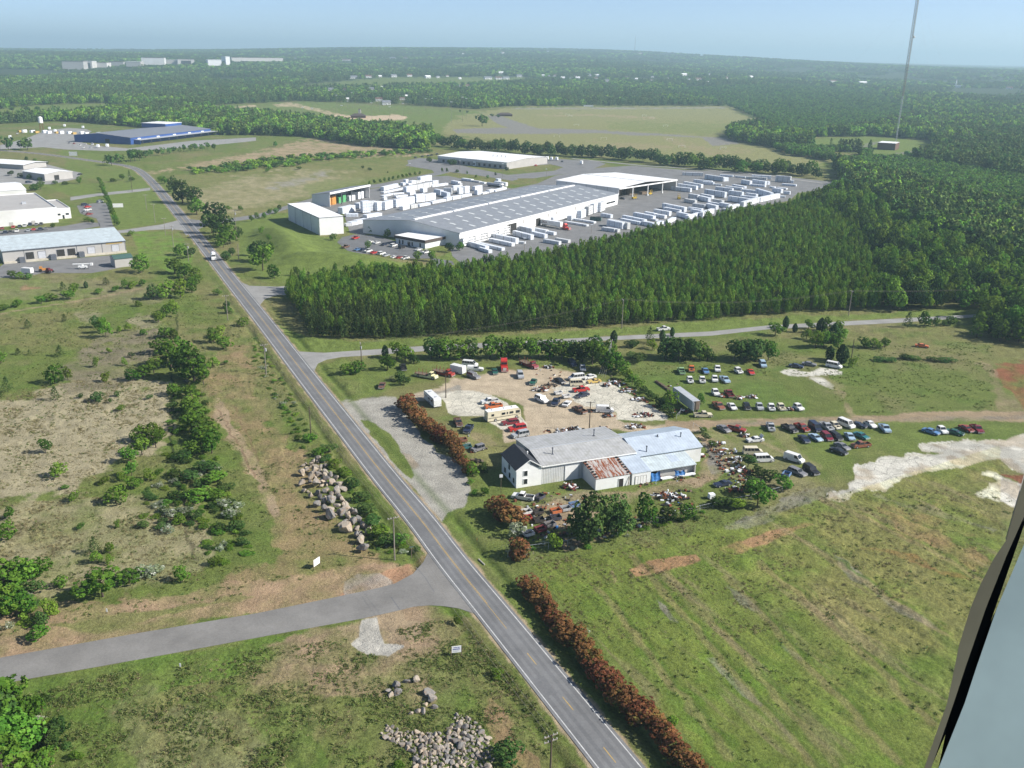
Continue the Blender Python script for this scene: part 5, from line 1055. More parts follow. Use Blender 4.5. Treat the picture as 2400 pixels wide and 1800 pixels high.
def flatbox(name, label, corner, ang, L, D, h, par=.7, cat='building', roofm='gray_wall'):
    A = local(corner, ang, -L, 0); root = empty(name, (A[0], A[1], 0), math.radians(ang), label, cat)
    m_ = MB(); m_.box(0, L, 0, D, 0, h-par); t = .35
    m_.box(0, L, 0, t, h-par+.0, h); m_.box(0, L, D-t, D, h-par, h); m_.box(0, t, t, D-t, h-par, h); m_.box(L-t, L, t, D-t, h-par, h); m_.obj('wall', M['wh_wall'], root)
    r = MB(); r.box(t, L-t, t, D-t, h-par+.01, h-par+.12); r.obj('roof', M[roofm], root); return root
o2 = flatbox('office_building', 'large white parapet office building with gray roof at the left edge', (-277.7, 557.7), 36, 75, 70, 9.3)
for x in (15, 34, 48, 60): fdoor(o2, x, 2.2, 2.2, 'gray_wall', 0, 'door'); 
for i, (x, y) in enumerate(((28, 60), (45, 62), (60, 25))): m_ = MB(); m_.box(x, x+2.4, y, y+2, 8.7, 10.0); m_.obj('roof_unit', M['graymetal'], o2)
p = local((-277.7, 557.7), 36, 9.6, 12); an = flatbox('office_annex', 'lower white annex on the right side of the white parapet office building', p, 36, 9.4, 40, 6.6)
for x in (1.6, 6.4): fdoor(an, x, 1.8, 1.2, 'glass', 2.2, 'window')
fdoor(an, 4.4, 1.1, 2.3, 'glass', 0, 'door')
bld('white_hall', 'white metal hall half hidden behind the white parapet office building', (-386, 612), 36, 56, 44, 6.8, 8.6, ry=.5, wall='wh_wall', roof='white_roof', ov=.3)
s8 = bld('metal_shed', 'white-roofed metal shed with one dark doorway above the parking lots on the left', (-400.5, 757), -33, 31, 24, 5.3, 6.6, ry=.5, wall='gray_wall', roof='white_roof', ov=.3, cat='shed', axis='x')
m_ = MB(); m_.box(31.02, 31.15, 8, 12, 0, 3.8); m_.obj('doorway', M['door_dark'], s8)
bld('store_building', 'low white-roofed building with dark front at the left edge near the road bend', (-475, 826), -18, 50, 26, 4.0, 5.2, ry=.5, wall='gray_wall', roof='white_roof', ov=1.2)
bk = bld('brick_building', 'flat brown brick transmitter building at the foot of the radio tower', (439.8, 1152.3), -31, 20.7, 27, 8.0, 0, ry=1, front_eave=8.0, wall='brick', roof='white_roof', ov=.1)
fdoor(bk, 17, 1.4, 2.3, 'trim', 0, 'door')
bld('white_shed', 'low white metal shed in the clearing left of the brick building', (382, 1131), -33, 27, 10, 3.6, 4.6, ry=.5, wall='wh_wall', roof='white_roof', ov=.3, cat='shed')
# ---- far plant and houses
def far_box(x0, x1, yb, yt, dep, label, wall='wh_wall', roof='white_roof', name='plant_building', win=0, rough=None):
    a, b = GT(x0, yb), GT(x1, yb); L = (b-a).length; d = a.length; h = max(4, .8*(yb-yt)*math.hypot(a.x, a.y)/CAM_F)
    z = min(a.z, b.z)-6; root = empty(name, (a.x, a.y, z), math.atan2(b.y-a.y, b.x-a.x), label, 'building')
    m_ = MB(); m_.box(0, L, 0, dep, 0, h+6); m_.obj('wall', M[wall], root); m_ = MB(); m_.box(-1, L+1, -1, dep+1, h+6.02, h+6.6); m_.obj('roof', M[roof], root)
    if win: fdoor(root, L*.2, L*.6, h*.75, 'door_dark', 6, 'hangar_door')
    HOUSES.append(((x0+x1)/2, yb, (x1-x0))); return root
HOUSES = []
PLT = [(147,197,160,143,'gray_wall','brick','wide tan plant hall at the left end of the far white plant',0),(196,217,157,143,'white_far','white_roof','white framed hangar with a dark doorway in the far plant',1),
 (220,251,155,146,'white_far','brick','low pink-roofed block right of the dark-doored hangar',0),(256,290,151,144,'gray_wall','brick','low gray block left of the biggest white plant hall',0),(296,330,153,144,'gray_wall','white_roof','low block touching the biggest white hall on its left',0),
 (332,386,149,134,'wh_wall','brick','biggest white hall of the far plant',0),(388,416,147,140,'gray_wall','white_roof','low block right of the biggest white hall',0),(417,456,148,138,'white_far','brick','pink-topped block at the right end of the far plant',1),
 (488,520,151,139,'white_roof','white_roof','white blocky mill left of the slim white silo tower',0),(530,540,149,131,'white_roof','white_roof','slim white silo tower on the left skyline',0),(543,664,141,134,'gray_wall','brick','long low tan mill building right of the silo tower',0)]
for x0, x1, yb, yt, wl_, rf, lb, wn in PLT: far_box(x0, x1, yb+3, yt, 60, lb, wl_, rf, win=wn)
def far_house_meshes():
    m1 = MB(); prof = [(0,0),(8,0),(8,4.2),(4,6.4),(0,4.2)]; n = 5
    vs = [(0,y,z) for y,z in prof]+[(13,y,z) for y,z in prof]; m1.add(vs, [tuple(range(n)), tuple(range(n,2*n))[::-1]]+[(i,(i+1)%n,n+(i+1)%n,n+i) for i in range(n)])
    m2 = MB(); slab(m2,(-.5,-.5,4.1),(13.5,-.5,4.1),(13.5,4,6.65),(-.5,4,6.65),.15); slab(m2,(-.5,4,6.65),(13.5,4,6.65),(13.5,8.5,4.1),(-.5,8.5,4.1),.15)
    m3 = MB(); m3.box(5.5,6.6,-.1,.05,0,2.2); m4 = MB()
    for x in (1.6,3.6,8.6,10.8): m4.box(x,x+1.1,-.1,.05,1.1,2.5)
    return m1.mesh('wall', M['wh_wall']), [m2.mesh('roof', M[k]) for k in ('gray_roof','brick','white_roof')], m3.mesh('door', M['trim']), m4.mesh('windows', M['glass'])
HW, HR, HD, HN = far_house_meshes()
def tp(ox, oy, L): return [(ox+.2712*a[0], oy+.2712*a[1], .2712*a[2]) for a in L]
HL = [(tp(600,80,[(345,212,20),(790,230,90),(960,228,14),(1180,214,50),(1290,213,36),(1790,173,14),(1860,173,14),(2135,165,20)]), "on the wooded far ridge behind the ball fields"),
 (tp(600,80,[(845,385,62),(975,378,50),(1075,372,28),(1195,372,46),(1330,368,42),(1490,381,42),(1575,378,26),(1650,368,12),(1760,390,12),(2120,345,40),(2010,391,60),(2100,391,50),(2165,391,50)]), "along the back edge of the upper green field"),
 (tp(600,80,[(650,490,48),(1090,468,22),(1000,488,50),(1765,456,16),(1835,460,42),(1265,568,42),(1300,545,20),(1065,580,60),(1130,612,70),(790,572,20),(760,490,40)]), "among the trees behind the ball fields"),
 (tp(1200,80,[(65,372,42),(95,346,15),(272,364,26),(322,365,20),(368,366,32),(440,386,32),(510,386,24),(540,366,16),(570,388,36),(672,362,36),(735,366,36),(728,388,28),(822,412,36),(990,376,20),(1078,394,26),(1210,375,11),(1210,403,15)]), "in the village left of the young plantation"),
 (tp(1200,80,[(1342,387,13),(1385,380,13),(1490,360,50),(1530,401,28),(1615,400,46),(1690,420,14),(1708,360,16),(1855,390,26),(2070,380,30)]), "in the village behind the young plantation"),
 (tp(1200,80,[(310,156,20),(1110,170,30),(1640,184,30)]), "on the pale horizon"),
 (tp(1800,0,[(580,712,70),(830,724,66),(2090,772,50),(370,718,12),(1640,758,48)]), "in the woods around the radio tower")]
for L_, where in HL:
    L_.sort(key=lambda q: q[0])
    for i, (x, y, w_) in enumerate(L_):
        p = GT(x-w_/2, y); q = GT(x+w_/2, y); s = max((q-p).length/13.0, .8); s = min(s, 3.2)
        r = empty('house', (p.x, p.y, p.z-.3), math.atan2(q.y-p.y, q.x-p.x), f"small far white house {where}, {ORD[i] if i < 14 else str(i+1)+'th'} from left", 'house', f"far houses {where}")
        r.scale = (s, min(s, 1.7), min(s, 1.35)*1.1); part('wall', HW, r); part('roof', HR[i % 3], r); part('door', HD, r); part('windows', HN, r)
        HOUSES.append((x, y, w_))
# church spire on the right
p = GT(2242, 206); r = empty('church', (p.x, p.y, p.z), -.3, 'tiny white church with a pointed steeple right of the radio tower', 'church')
m_ = MB(); m_.box(0, 26, 0, 14, 0, 9); m_.cyl((-3, 7, 0), (-3, 7, 16), 3, 3, 4); m_.obj('wall', M['white_roof'], r); m_ = MB(); m_.cyl((-3, 7, 16), (-3, 7, 32), 3, .1, 6); m_.obj('spire', M['white_roof'], r); HOUSES.append((2242, 206, 12))
HOUSES += [(2083, 356, 80), (1983, 358, 60), (2110, 350, 60)]
# ---- radio tower
def tower():
    b = G(2100, 330); r = empty('radio_tower', (b.x, b.y, 0), .3, 'very tall gray lattice radio mast rising out of the top of the picture', 'tower')
    def sect(z0, z1, w0, w1, th, name, mt):
        mb = MB(); n = int((z1-z0)/3.6); C = lambda k, z: (lambda w_: (w_*.577*math.cos(2.094*k), w_*.577*math.sin(2.094*k), z))(w0+(w1-w0)*(z-z0)/(z1-z0))
        for k in range(3): mb.cyl(C(k, z0), C(k, z1), th*1.5, n=5)
        for i in range(n):
            za, zb = z0+(z1-z0)*i/n, z0+(z1-z0)*(i+1)/n
            for k in range(3):
                mb.cyl(C(k, za), C((k+1) % 3, za), th*.8, n=4, cap=False); mb.cyl(C(k, za), C((k+1) % 3, zb), th*.7, n=4, cap=False); mb.cyl(C((k+1) % 3, za), C(k, zb), th*.6, n=4, cap=False)
        return mb.obj(name, M[mt], r)
    sect(0, 58, 1.6, 2.2, .085, 'lower_mast', 'graymetal'); sect(58, 92, 2.2, 3.2, .12, 'middle_mast', 'polegray'); sect(92, 195, 3.2, 3.6, .15, 'upper_mast', 'polegray')
    mb = MB()
    for k in range(3):
        a = 2.094*k+.5
        for zt, rr in ((60, 70), (120, 110), (180, 150)): mb.cyl((0, 0, zt), (rr*math.cos(a), rr*math.sin(a), 0), .035, n=3, cap=False)
    mb.obj('guy_wire', M['graymetal'], r)
    mb = MB(); mb.cyl((3.2, 0, 132), (4.2, 0, 132), 1.5, 1.2, 12); mb.cyl((1.5, 0, 132), (3.2, 0, 132), .2); mb.obj('dish_antenna', M['white'], r)
tower()
p = G(98, 305); r = empty('water_tank', (p.x, p.y, 0), 0, 'small red and white elevated tank on legs at the far left yard', 'tank')
m_ = MB(); m_.cyl((0, 0, 9), (0, 0, 16), 2.8, 2.6, 14); m_.cyl((0, 0, 16), (0, 0, 17), 2.6, .4, 14); m_.obj('tank', M['white'], r)
m_ = MB()
for k in range(4): m_.cyl((2.6*math.cos(k*1.57), 2.6*math.sin(k*1.57), 0), (2*math.cos(k*1.57), 2*math.sin(k*1.57), 9.2), .25, n=6)
m_.obj('legs', M['rust'], r)
p = GT(1487, 128); r = empty('communication_mast', (p.x, p.y, p.z), 0, 'thin distant mast on the horizon above the village', 'mast'); m_ = MB(); m_.cyl((0,0,0),(0,0,130),2.2,1.0,4); m_.obj('mast_shaft', M['polegray'], r)
# ------------------------------------------------------------------ vehicles: +x is forwards, origin on the ground at the centre
def wheel_mesh(r=.34, w=.22, rim='rim'):
    mb = MB(); mb.cyl((0, -w/2, 0), (0, w/2, 0), r, n=14, mi=0); mb.cyl((0, -w/2-.012, 0), (0, w/2+.012, 0), r*.6, n=10, mi=1)
    return mb.mesh('wheel', [M['tire'], M[rim]])
WHL = wheel_mesh(); WHT = wheel_mesh(.48, .28)
def lamp_mesh():
    mb = MB(); mb.box(-.03, .03, -.16, .16, -.08, .08); return mb.mesh('headlight', M['chrome'])
LAMP = lamp_mesh()
def arch(cx, r, z): return [(cx-r, z), (cx-r*.75, z+r*.6), (cx, z+r*.85), (cx+r*.75, z+r*.6), (cx+r, z)]
def hull(mb, prof, w_, mi=0, tuck=.06):
    """side profile across the width, with the shoulder tucked in"""
    n = len(prof); zt = max(p[1] for p in prof); vs = []
    for y, k in ((-w_/2+tuck, 1), (-w_/2, 0), (w_/2, 0), (w_/2-tuck, 1)):
        for x, z in prof:
            vs.append((x*(1-.012*k), y, z if not k else z+(.02 if z > .6 else 0)))
    fs = [tuple(range(n)), tuple(range(3*n, 4*n))[::-1]]
    for s in range(3):
        fs += [(s*n+i, (s+1)*n+i, (s+1)*n+(i+1) % n, s*n+(i+1) % n) for i in range(n)]
    mb.add(vs, fs, mi)
def vehicle(name, cat, L, W_, top, cab, wheels, belt, H, wm=None, bed=None, paint='paint', inset=.14, pill=(.0,), extra=None, rz=.34, hoodoff=False):
    """top: list of (x,z) along the upper edge from rear to front; cab: xb0,xb1,xt0,xt1"""
    root = empty(name, (0, 0, -50), 0, None, cat); zb = .28
    prof = [(-L/2, zb+.08)]
    for cx in sorted(wheels): prof += arch(cx, rz+.08, zb)
    prof += [(L/2, zb+.1)]
    b = MB(); hull(b, prof+[(x, z) for x, z in top[::-1]], W_, 0)
    g = MB()
    if cab:
        xb0, xb1, xt0, xt1 = cab; yb, yt = W_/2-.07, W_/2-inset-.06; zt = H-.05
        g.add([(xb0, -yb, belt), (xb1, -yb, belt), (xb1, yb, belt), (xb0, yb, belt), (xt0, -yt, zt), (xt1, -yt, zt), (xt1, yt, zt), (xt0, yt, zt)],
              [(0,1,5,4),(1,2,6,5),(2,3,7,6),(3,0,4,7),(4,5,6,7)])
        e = .03
        b.add([(xt0-e, -yt-e, zt), (xt1+e, -yt-e, zt), (xt1+e, yt+e, zt), (xt0-e, yt+e, zt), (xt0+.1, -yt+.1, H), (xt1-.1, -yt+.1, H), (xt1-.1, yt-.1, H), (xt0+.1, yt-.1, H)],
              [(3,2,1,0),(4,5,6,7),(0,1,5,4),(1,2,6,5),(2,3,7,6),(3,0,4,7)])
        for s in (-1, 1):
            for p0, p1, r_ in [((xb0, xt0), None, .05), ((xb1, xt1), None, .04)]+[((xb0+(xb1-xb0)*q, xt0+(xt1-xt0)*q), None, .045) for q in pill]:
                b.cyl((p0[0], s*(yb+.005), belt-.02), (p0[1], s*(yt+.005), zt+.02), r_, n=4)
    b.obj('body', M[paint], root)
    if cab: g.obj('windows', M['glass'], root)
    for i, cx in enumerate(wheels):
        for s in (-1, 1):
            o = part('wheel', wm or WHL, root); o.location = (cx, s*(W_/2-.10), rz)
    for s in (-1, 1):
        o = part('headlight', LAMP, root); o.location = (L/2+.005, s*(W_/2-.28), .72 if H < 2.4 else .95)
    m_ = MB(); m_.box(-L/2-.10, -L/2+.02, -W_/2+.06, W_/2-.06, .40, .56); m_.box(L/2-.02, L/2+.10, -W_/2+.06, W_/2-.06, .38, .54); m_.obj('bumper', M['chrome'], root)
    if bed:
        x0, x1, z0, z1 = bed; m_ = MB(); m_.box(x0+.06, x1-.04, -W_/2+.14, W_/2-.14, z0+.012, z0+.03); m_.obj('bed_floor', M['dark'], root)
        m_ = MB(); m_.box(x0, x0+.07, -W_/2+.02, W_/2-.02, z0, z1)
        m_.box(x0+.072, x1-.002, -W_/2+.02, -W_/2+.12, z0, z1); m_.box(x0+.072, x1-.002, W_/2-.12, W_/2-.02, z0, z1); m_.obj('bed_side', M[paint], root)
    if hoodoff:
        xh = cab[1] if cab else L*.2; m_ = MB(); m_.box(xh+.1, L/2-.15, -W_/2+.3, W_/2-.3, top[-2][1]-.1, top[-2][1]+.035)
        m_.box(xh+.4, L/2-.5, -.25, .25, top[-2][1]+.035, top[-2][1]+.16); m_.obj('engine_bay', M['dark'], root)
    if extra: extra(root)
    return root
VP = {}
def proto(kind):
    if kind in VP: return VP[kind]
    v = None
    if kind in ('sedan', 'sedan_nohood'): v = vehicle('parked_car', 'car', 4.8, 1.82, [(-2.4,.55),(-2.38,.90),(-1.5,.98),(1.0,.96),(2.25,.80),(2.4,.55)], (-1.65,1.05,-.95,.35), (-1.45,1.42), .95, 1.42, pill=(.5,), hoodoff=kind != 'sedan')
    elif kind == 'coupe': v = vehicle('parked_car', 'car', 4.7, 1.78, [(-2.35,.5),(-2.33,.82),(-1.6,.92),(.6,.90),(2.2,.74),(2.35,.5)], (-1.75,.65,-.85,.0), (-1.4,1.45), .89, 1.28, pill=())
    elif kind == 'wagon': v = vehicle('station_wagon', 'car', 5.1, 1.9, [(-2.55,.55),(-2.5,.95),(1.0,.97),(2.4,.84),(2.55,.55)], (-2.45,1.1,-2.2,.45), (-1.55,1.55), .95, 1.5, pill=(.33,.66))
    elif kind == 'suv': v = vehicle('sport_utility_vehicle', 'car', 5.1, 1.98, [(-2.55,.6),(-2.52,1.12),(1.0,1.14),(2.45,1.02),(2.55,.6)], (-2.48,1.0,-2.3,.5), (-1.6,1.6), 1.12, 1.88, pill=(.33,.66), rz=.38)
    elif kind in ('pickup', 'pickup_nohood'):
        v = vehicle('pickup_truck', 'truck', 5.4, 1.95, [(-2.7,.62),(-2.7,.70),(-.45,.70),(-.43,1.08),(1.15,1.08),(2.6,.98),(2.7,.6)], (-.42,1.2,-.35,.75), (-1.75,1.75), 1.07, 1.78, bed=(-2.7,-.45,.70,1.10), pill=(), rz=.38, hoodoff=kind != 'pickup')
    elif kind in ('cab', 'cab_nohood'):   # old pickup without its bed
        v = vehicle('pickup_cab', 'truck', 3.5, 1.9, [(-1.75,.62),(-1.75,1.06),(.35,1.06),(1.6,.98),(1.75,.6)], (-1.7,.4,-1.55,.0), (1.0,), 1.05, 1.75, pill=(), rz=.36, hoodoff=kind != 'cab')
    elif kind == 'van': v = vehicle('van', 'van', 5.3, 2.0, [(-2.65,.6),(-2.65,1.25),(1.6,1.25),(2.5,1.05),(2.65,.6)], (-2.6,1.75,-2.5,1.1), (-1.7,1.7), 1.24, 2.15, pill=(.2,.42,.66), inset=.10)
    elif kind == 'panelvan':
        def ex(r):
            m_ = MB(); m_.box(-2.63, .35, -.985, .985, 1.27, 2.0); m_.obj('side_panel', M['paint'], r)
        v = vehicle('van', 'van', 5.3, 2.0, [(-2.65,.6),(-2.65,1.25),(1.6,1.25),(2.5,1.05),(2.65,.6)], (-2.6,1.75,-2.5,1.1), (-1.7,1.7), 1.24, 2.15, pill=(.2,.42,.66), inset=.10, extra=ex)
    elif kind == 'minivan': v = vehicle('minivan', 'van', 4.8, 1.9, [(-2.4,.55),(-2.38,1.05),(1.2,1.05),(2.25,.85),(2.4,.55)], (-2.33,1.5,-2.1,.5), (-1.45,1.45), 1.03, 1.72, pill=(.35,.66))
    elif kind == 'beetle': v = vehicle('vintage_car', 'car', 4.4, 1.75, [(-2.2,.5),(-1.9,.95),(-1.3,1.08),(.6,1.08),(1.3,1.05),(2.0,.85),(2.2,.5)], (-1.5,.75,-.75,.3), (-1.35,1.35), 1.05, 1.6, pill=(.5,))
    elif kind == 'jeep': v = vehicle('off_road_vehicle', 'car', 3.8, 1.7, [(-1.9,.6),(-1.88,1.05),(.6,1.05),(1.85,1.0),(1.9,.6)], (-1.8,.65,-1.75,.45), (-1.2,1.25), 1.04, 1.82, pill=(.5,), rz=.4)
    elif kind == 'semi':
        def ex(r):
            m_ = MB(); m_.box(-1.6,.6,-1.15,1.15,1.0,3.3, taper=(.12,.08)); m_.box(-1.5,.1,-1.1,1.1,3.3,3.9,taper=(.4,.1)); m_.obj('sleeper_cab', M['paint'], r)
            m_ = MB(); m_.box(.575,.66,-.95,.95,2.1,2.85); m_.obj('windshield', M['glass'], r)
            for s in (-1,1):
                m_ = MB(); m_.cyl((-1.75,s*1.05,1),(-1.75,s*1.05,3.8),.09,n=8); m_.obj('exhaust_stack', M['chrome'], r)
            m_ = MB(); m_.box(3.26,3.34,-.55,.55,.75,1.75); m_.obj('grille', M['chrome'], r)
        v = vehicle('semi_tractor', 'truck', 6.6, 2.3, [(-3.3,.8),(-3.3,1.0),(-1.6,1.02),(-1.58,1.4),(.7,1.5),(3.1,1.75),(3.3,.9)], None, (-2.6,-1.5,2.3), 1.5, 3.4, wm=WHT, rz=.48, extra=ex)
    elif kind == 'mixer':
        def ex(r):
            m_ = MB(); m_.cyl((-3.2,0,2.7),(-1.2,0,2.45),.7,1.25,14); m_.cyl((-1.2,0,2.45),(.9,0,2.1),1.25,.7,14); m_.obj('mixing_drum', M['whitewrap'], r)
            m_ = MB(); m_.cyl((-3.9,0,2.0),(-3.2,0,3.2),.35,.5,8); m_.box(-4.2,-3.4,-.5,.5,1.0,1.9); m_.obj('chute', M['rust'], r)
            m_ = MB(); m_.box(1.2,2.6,-1.1,1.1,1.2,2.9,taper=(.15,.1)); m_.obj('cab', M['paint'], r); m_ = MB(); m_.box(2.55,2.66,-.9,.9,1.95,2.65); m_.obj('windshield', M['glass'], r)
        v = vehicle('concrete_mixer_truck', 'truck', 8.4, 2.4, [(-4.2,.8),(-4.2,1.05),(1.1,1.05),(1.12,1.3),(2.7,1.5),(4.1,1.5),(4.2,.8)], None, (-3.0,-1.8,3.0), 1.5, 3.0, wm=WHT, rz=.48, extra=ex)
    elif kind == 'flatbed':
        def ex(r):
            m_ = MB(); m_.box(-4.0,1.2,-1.15,1.15,1.05,1.2); m_.obj('flat_bed', M['wood'], r)
            for x in (-3.6,-2.2,-.8,.7):
                m_ = MB()
                for s in (-1,1): m_.box(x,x+.1,s*1.1-.05,s*1.1+.05,1.2,2.4)
                m_.obj('stake', M['rust'], r)
            m_ = MB(); m_.box(1.35,2.6,-.95,.95,1.0,2.3,taper=(.15,.1)); m_.obj('cab', M['paint'], r); m_ = MB(); m_.box(2.4,2.62,-.8,.8,1.6,2.1); m_.box(1.6,2.3,-.95,.95,1.62,2.1); m_.obj('windows', M['glass'], r)
        v = vehicle('flatbed_truck', 'truck', 8.0, 2.1, [(-4.0,.7),(-4.0,.9),(1.3,.9),(1.35,1.25),(3.8,1.3),(4.0,.8)], None, (-2.6,3.0), 1.3, 2.3, wm=WHT, rz=.45, extra=ex)
    elif kind == 'boxtruck':
        def ex(r):
            m_ = MB(); m_.box(-3.4,1.1,-1.15,1.15,.95,3.3); m_.obj('cargo_box', M['whitewrap'], r); m_ = MB(); m_.box(1.3,2.3,-.95,.95,1.1,2.4,taper=(.1,.08)); m_.obj('cab', M['paint'], r); m_ = MB(); m_.box(2.15,2.32,-.8,.8,1.6,2.2); m_.obj('windshield', M['glass'], r)
        v = vehicle('box_truck', 'truck', 6.8, 2.1, [(-3.4,.6),(-3.4,.9),(1.3,.9),(1.35,1.3),(3.2,1.25),(3.4,.8)], None, (-2.2,2.5), 1.3, 2.3, rz=.42, extra=ex)
    elif kind == 'motorhome':
        def ex(r):
            for s in (-1, 1):
                for x, w_ in ((-4.2,.8),(-.9,1.1),(.7,.35),(1.6,1.2)): m_ = MB(); m_.box(x,x+w_,s*1.24-.02,s*1.24+.02,1.75,2.4); m_.obj('window', M['glass'], r)
                m_ = MB(); m_.box(3.6,4.9,s*1.22-.02,s*1.22+.02,1.6,2.45); m_.obj('cab_window', M['glass'], r)
                m_ = MB(); m_.box(-5.2,5.1,s*1.24-.015,s*1.24+.015,1.15,1.27); m_.obj('stripe', M['brown_trim'], r)
            m_ = MB(); m_.box(5.12,5.32,-1.05,1.05,1.55,2.55); m_.obj('windshield', M['glass'], r)
            for x in (-3.6,.2,2.8): m_ = MB(); m_.box(x,x+.9,-.4,.4,3.18,3.42,taper=(.06,.06)); m_.obj('roof_unit', M['white'], r)
            m_ = MB(); m_.box(-5.35,4.6,-1.1,1.1,3.155,3.19); m_.obj('roof', M['white'], r)
        v = vehicle('motorhome', 'motorhome', 10.8, 2.5, [(-5.4,.5),(-5.4,3.1),(-5.3,3.16),(4.4,3.16),(5.15,2.6),(5.35,1.4),(5.4,.6)], None, (-2.9,3.9), 1.0, 3.1, wm=WHT, rz=.42, extra=ex)
    elif kind == 'trailer':   # white travel trailer
        def ex(r):
            for s in (-1, 1):
                for x, w_ in ((-3.2,.9),(-.6,1.2),(2.0,.9)): m_ = MB(); m_.box(x,x+w_,s*1.2-.02,s*1.2+.02,1.5,2.1); m_.obj('window', M['glass'], r)
            m_ = MB(); m_.box(-2.6,-1.9,-.35,.35,2.93,3.12); m_.box(2.4,3.0,-.3,.3,2.93,3.1); m_.obj('roof_vent', M['graymetal'], r); m_ = MB(); m_.cyl((-3.4,-1.5,2.5),(3.2,-1.5,2.5),.09); m_.obj('awning_roll', M['white'], r)
        v = vehicle('travel_trailer', 'trailer', 8.6, 2.4, [(-4.3,.5),(-4.3,2.8),(-4.1,2.92),(4.0,2.92),(4.3,2.5),(4.3,.6)], None, (-.6,.4), 1.0, 2.9, extra=ex)
    elif kind == 'smallbox':
        v = vehicle('box_trailer', 'trailer', 5.0, 2.3, [(-2.5,.6),(-2.5,2.75),(2.3,2.75),(2.5,2.5),(2.5,.6)], None, (-.3,.5), 1.0, 2.8)
    elif kind == 'pickupcap':
        def ex(r):
            m_ = MB(); m_.box(-2.7,-.5,-.93,.93,1.1,1.7,taper=(.08,.1)); m_.obj('bed_cap', M['white'], r)
        v = vehicle('pickup_truck', 'truck', 5.4, 1.95, [(-2.7,.62),(-2.7,.70),(-.45,.70),(-.43,1.08),(1.15,1.08),(2.6,.98),(2.7,.6)], (-.42,1.2,-.35,.75), (-1.75,1.75), 1.07, 1.78, bed=(-2.7,-.45,.70,1.10), pill=(), rz=.38, extra=ex)
    elif kind == 'sedantrunk':
        def ex(r):
            m_ = MB(); m_.add([(-1.6,-.8,1.0),(-1.6,.8,1.0),(-2.15,.8,1.95),(-2.15,-.8,1.95),(-1.56,-.8,1.0),(-1.56,.8,1.0),(-2.11,.8,1.95),(-2.11,-.8,1.95)], [(0,1,2,3),(7,6,5,4),(0,4,5,1),(1,5,6,2),(2,6,7,3),(3,7,4,0)]); m_.obj('trunk_lid', M['paintrust'], r)
        v = vehicle('parked_car', 'car', 4.9, 1.85, [(-2.45,.55),(-2.43,.90),(-1.5,.98),(1.0,.96),(2.3,.80),(2.45,.55)], (-1.6,1.05,-.95,.35), (-1.45,1.42), .95, 1.42, pill=(.5,), extra=ex)
    VP[kind] = [v, False]; return VP[kind]
CC = dict(white=(.74,.74,.72), cream=(.66,.60,.44), red=(.50,.03,.025), maroon=(.20,.015,.03), darkred=(.28,.03,.02), blue=(.10,.22,.42), lightblue=(.35,.48,.60), navy=(.018,.03,.065), green=(.30,.48,.26), darkgreen=(.015,.10,.07),
          black=(.018,.019,.022), gray=(.20,.20,.21), silver=(.40,.42,.44), orange=(.58,.15,.04), yellow=(.70,.50,.16), rust=(.27,.10,.055), brown=(.15,.075,.05), teal=(.02,.16,.17), paleyellow=(.72,.68,.38))
def car(kind, a, b, col, label, group=None, z=0.0, tilt=None):
    """a, b: photo pixels of the rear and front on the ground"""
    p, q = G(*a), G(*b); c = (p+q)/2; rz = math.atan2(q.y-p.y, q.x-p.x)
    rec = proto(kind); c = CC[col] if isinstance(col, str) else col; loc = ((p.x+q.x)/2, (p.y+q.y)/2, z)
    if not rec[1]:
        r = rec[0]; r.location = loc; r.rotation_euler.z = rz; r.color = (*c, 1); rec[1] = True
        for ch in KIDS.get(r.name, []): ch.color = (*c, 1)
    else: r = dup(rec[0], loc, rz, color=c)
    r["label"] = label
    if group: r["group"] = group
    elif "group" in r: del r["group"]
    if tilt: r.rotation_euler = (tilt[0], tilt[1], rz)
    return r
def cars(ox, oy, s, L, group=None, z=0.0):
    for k, x1, y1, x2, y2, col, lb in L: car(k, (ox+x1*s, oy+y1*s), (ox+x2*s, oy+y2*s), col, lb, group, z)
YG = "vehicles standing in the salvage yard"
cars(880,800,.1356,[('pickup',520,570,440,390,'black','black pickup with a cream roof backed under the bushes left of the yard'),
 ('flatbed',700,590,1060,660,'paleyellow','pale yellow cab flatbed truck on the grass of the yard'),
 ('flatbed',920,520,1440,640,'darkred','dark red flatbed truck with tall stakes beside the pale yellow truck'),
 ('smallbox',1320,520,1540,570,'white','small white box trailer behind the dark red flatbed'),
 ('suv',1590,590,1800,670,'gray','gray-brown wagon parked right of the small white box trailer'),
 ('van',1530,420,1740,440,'white','white van farthest back in the yard beside a rusty panel'),
 ('pickupcap',1600,500,1850,510,'white','white pickup with a cap between the van and the gray-brown wagon'),
 ('sedan',2045,500,2080,600,'darkgreen','dark green car at the left side of the red semi tractor'),
 ('sedan',135,740,90,850,'brown','gray-brown car alone on the grass left of the red-tipped hedge'),
 ('trailer',870,960,1110,1180,'white','white travel trailer behind the red-tipped hedge'),
 ('pickup_nohood',1400,1370,1460,1500,'brown','tan pickup without a hood in the grass by the hedge'),
 ('pickup',1650,1480,1560,1620,'navy','dark blue pickup with white bed rails beside the tan pickup')], YG)
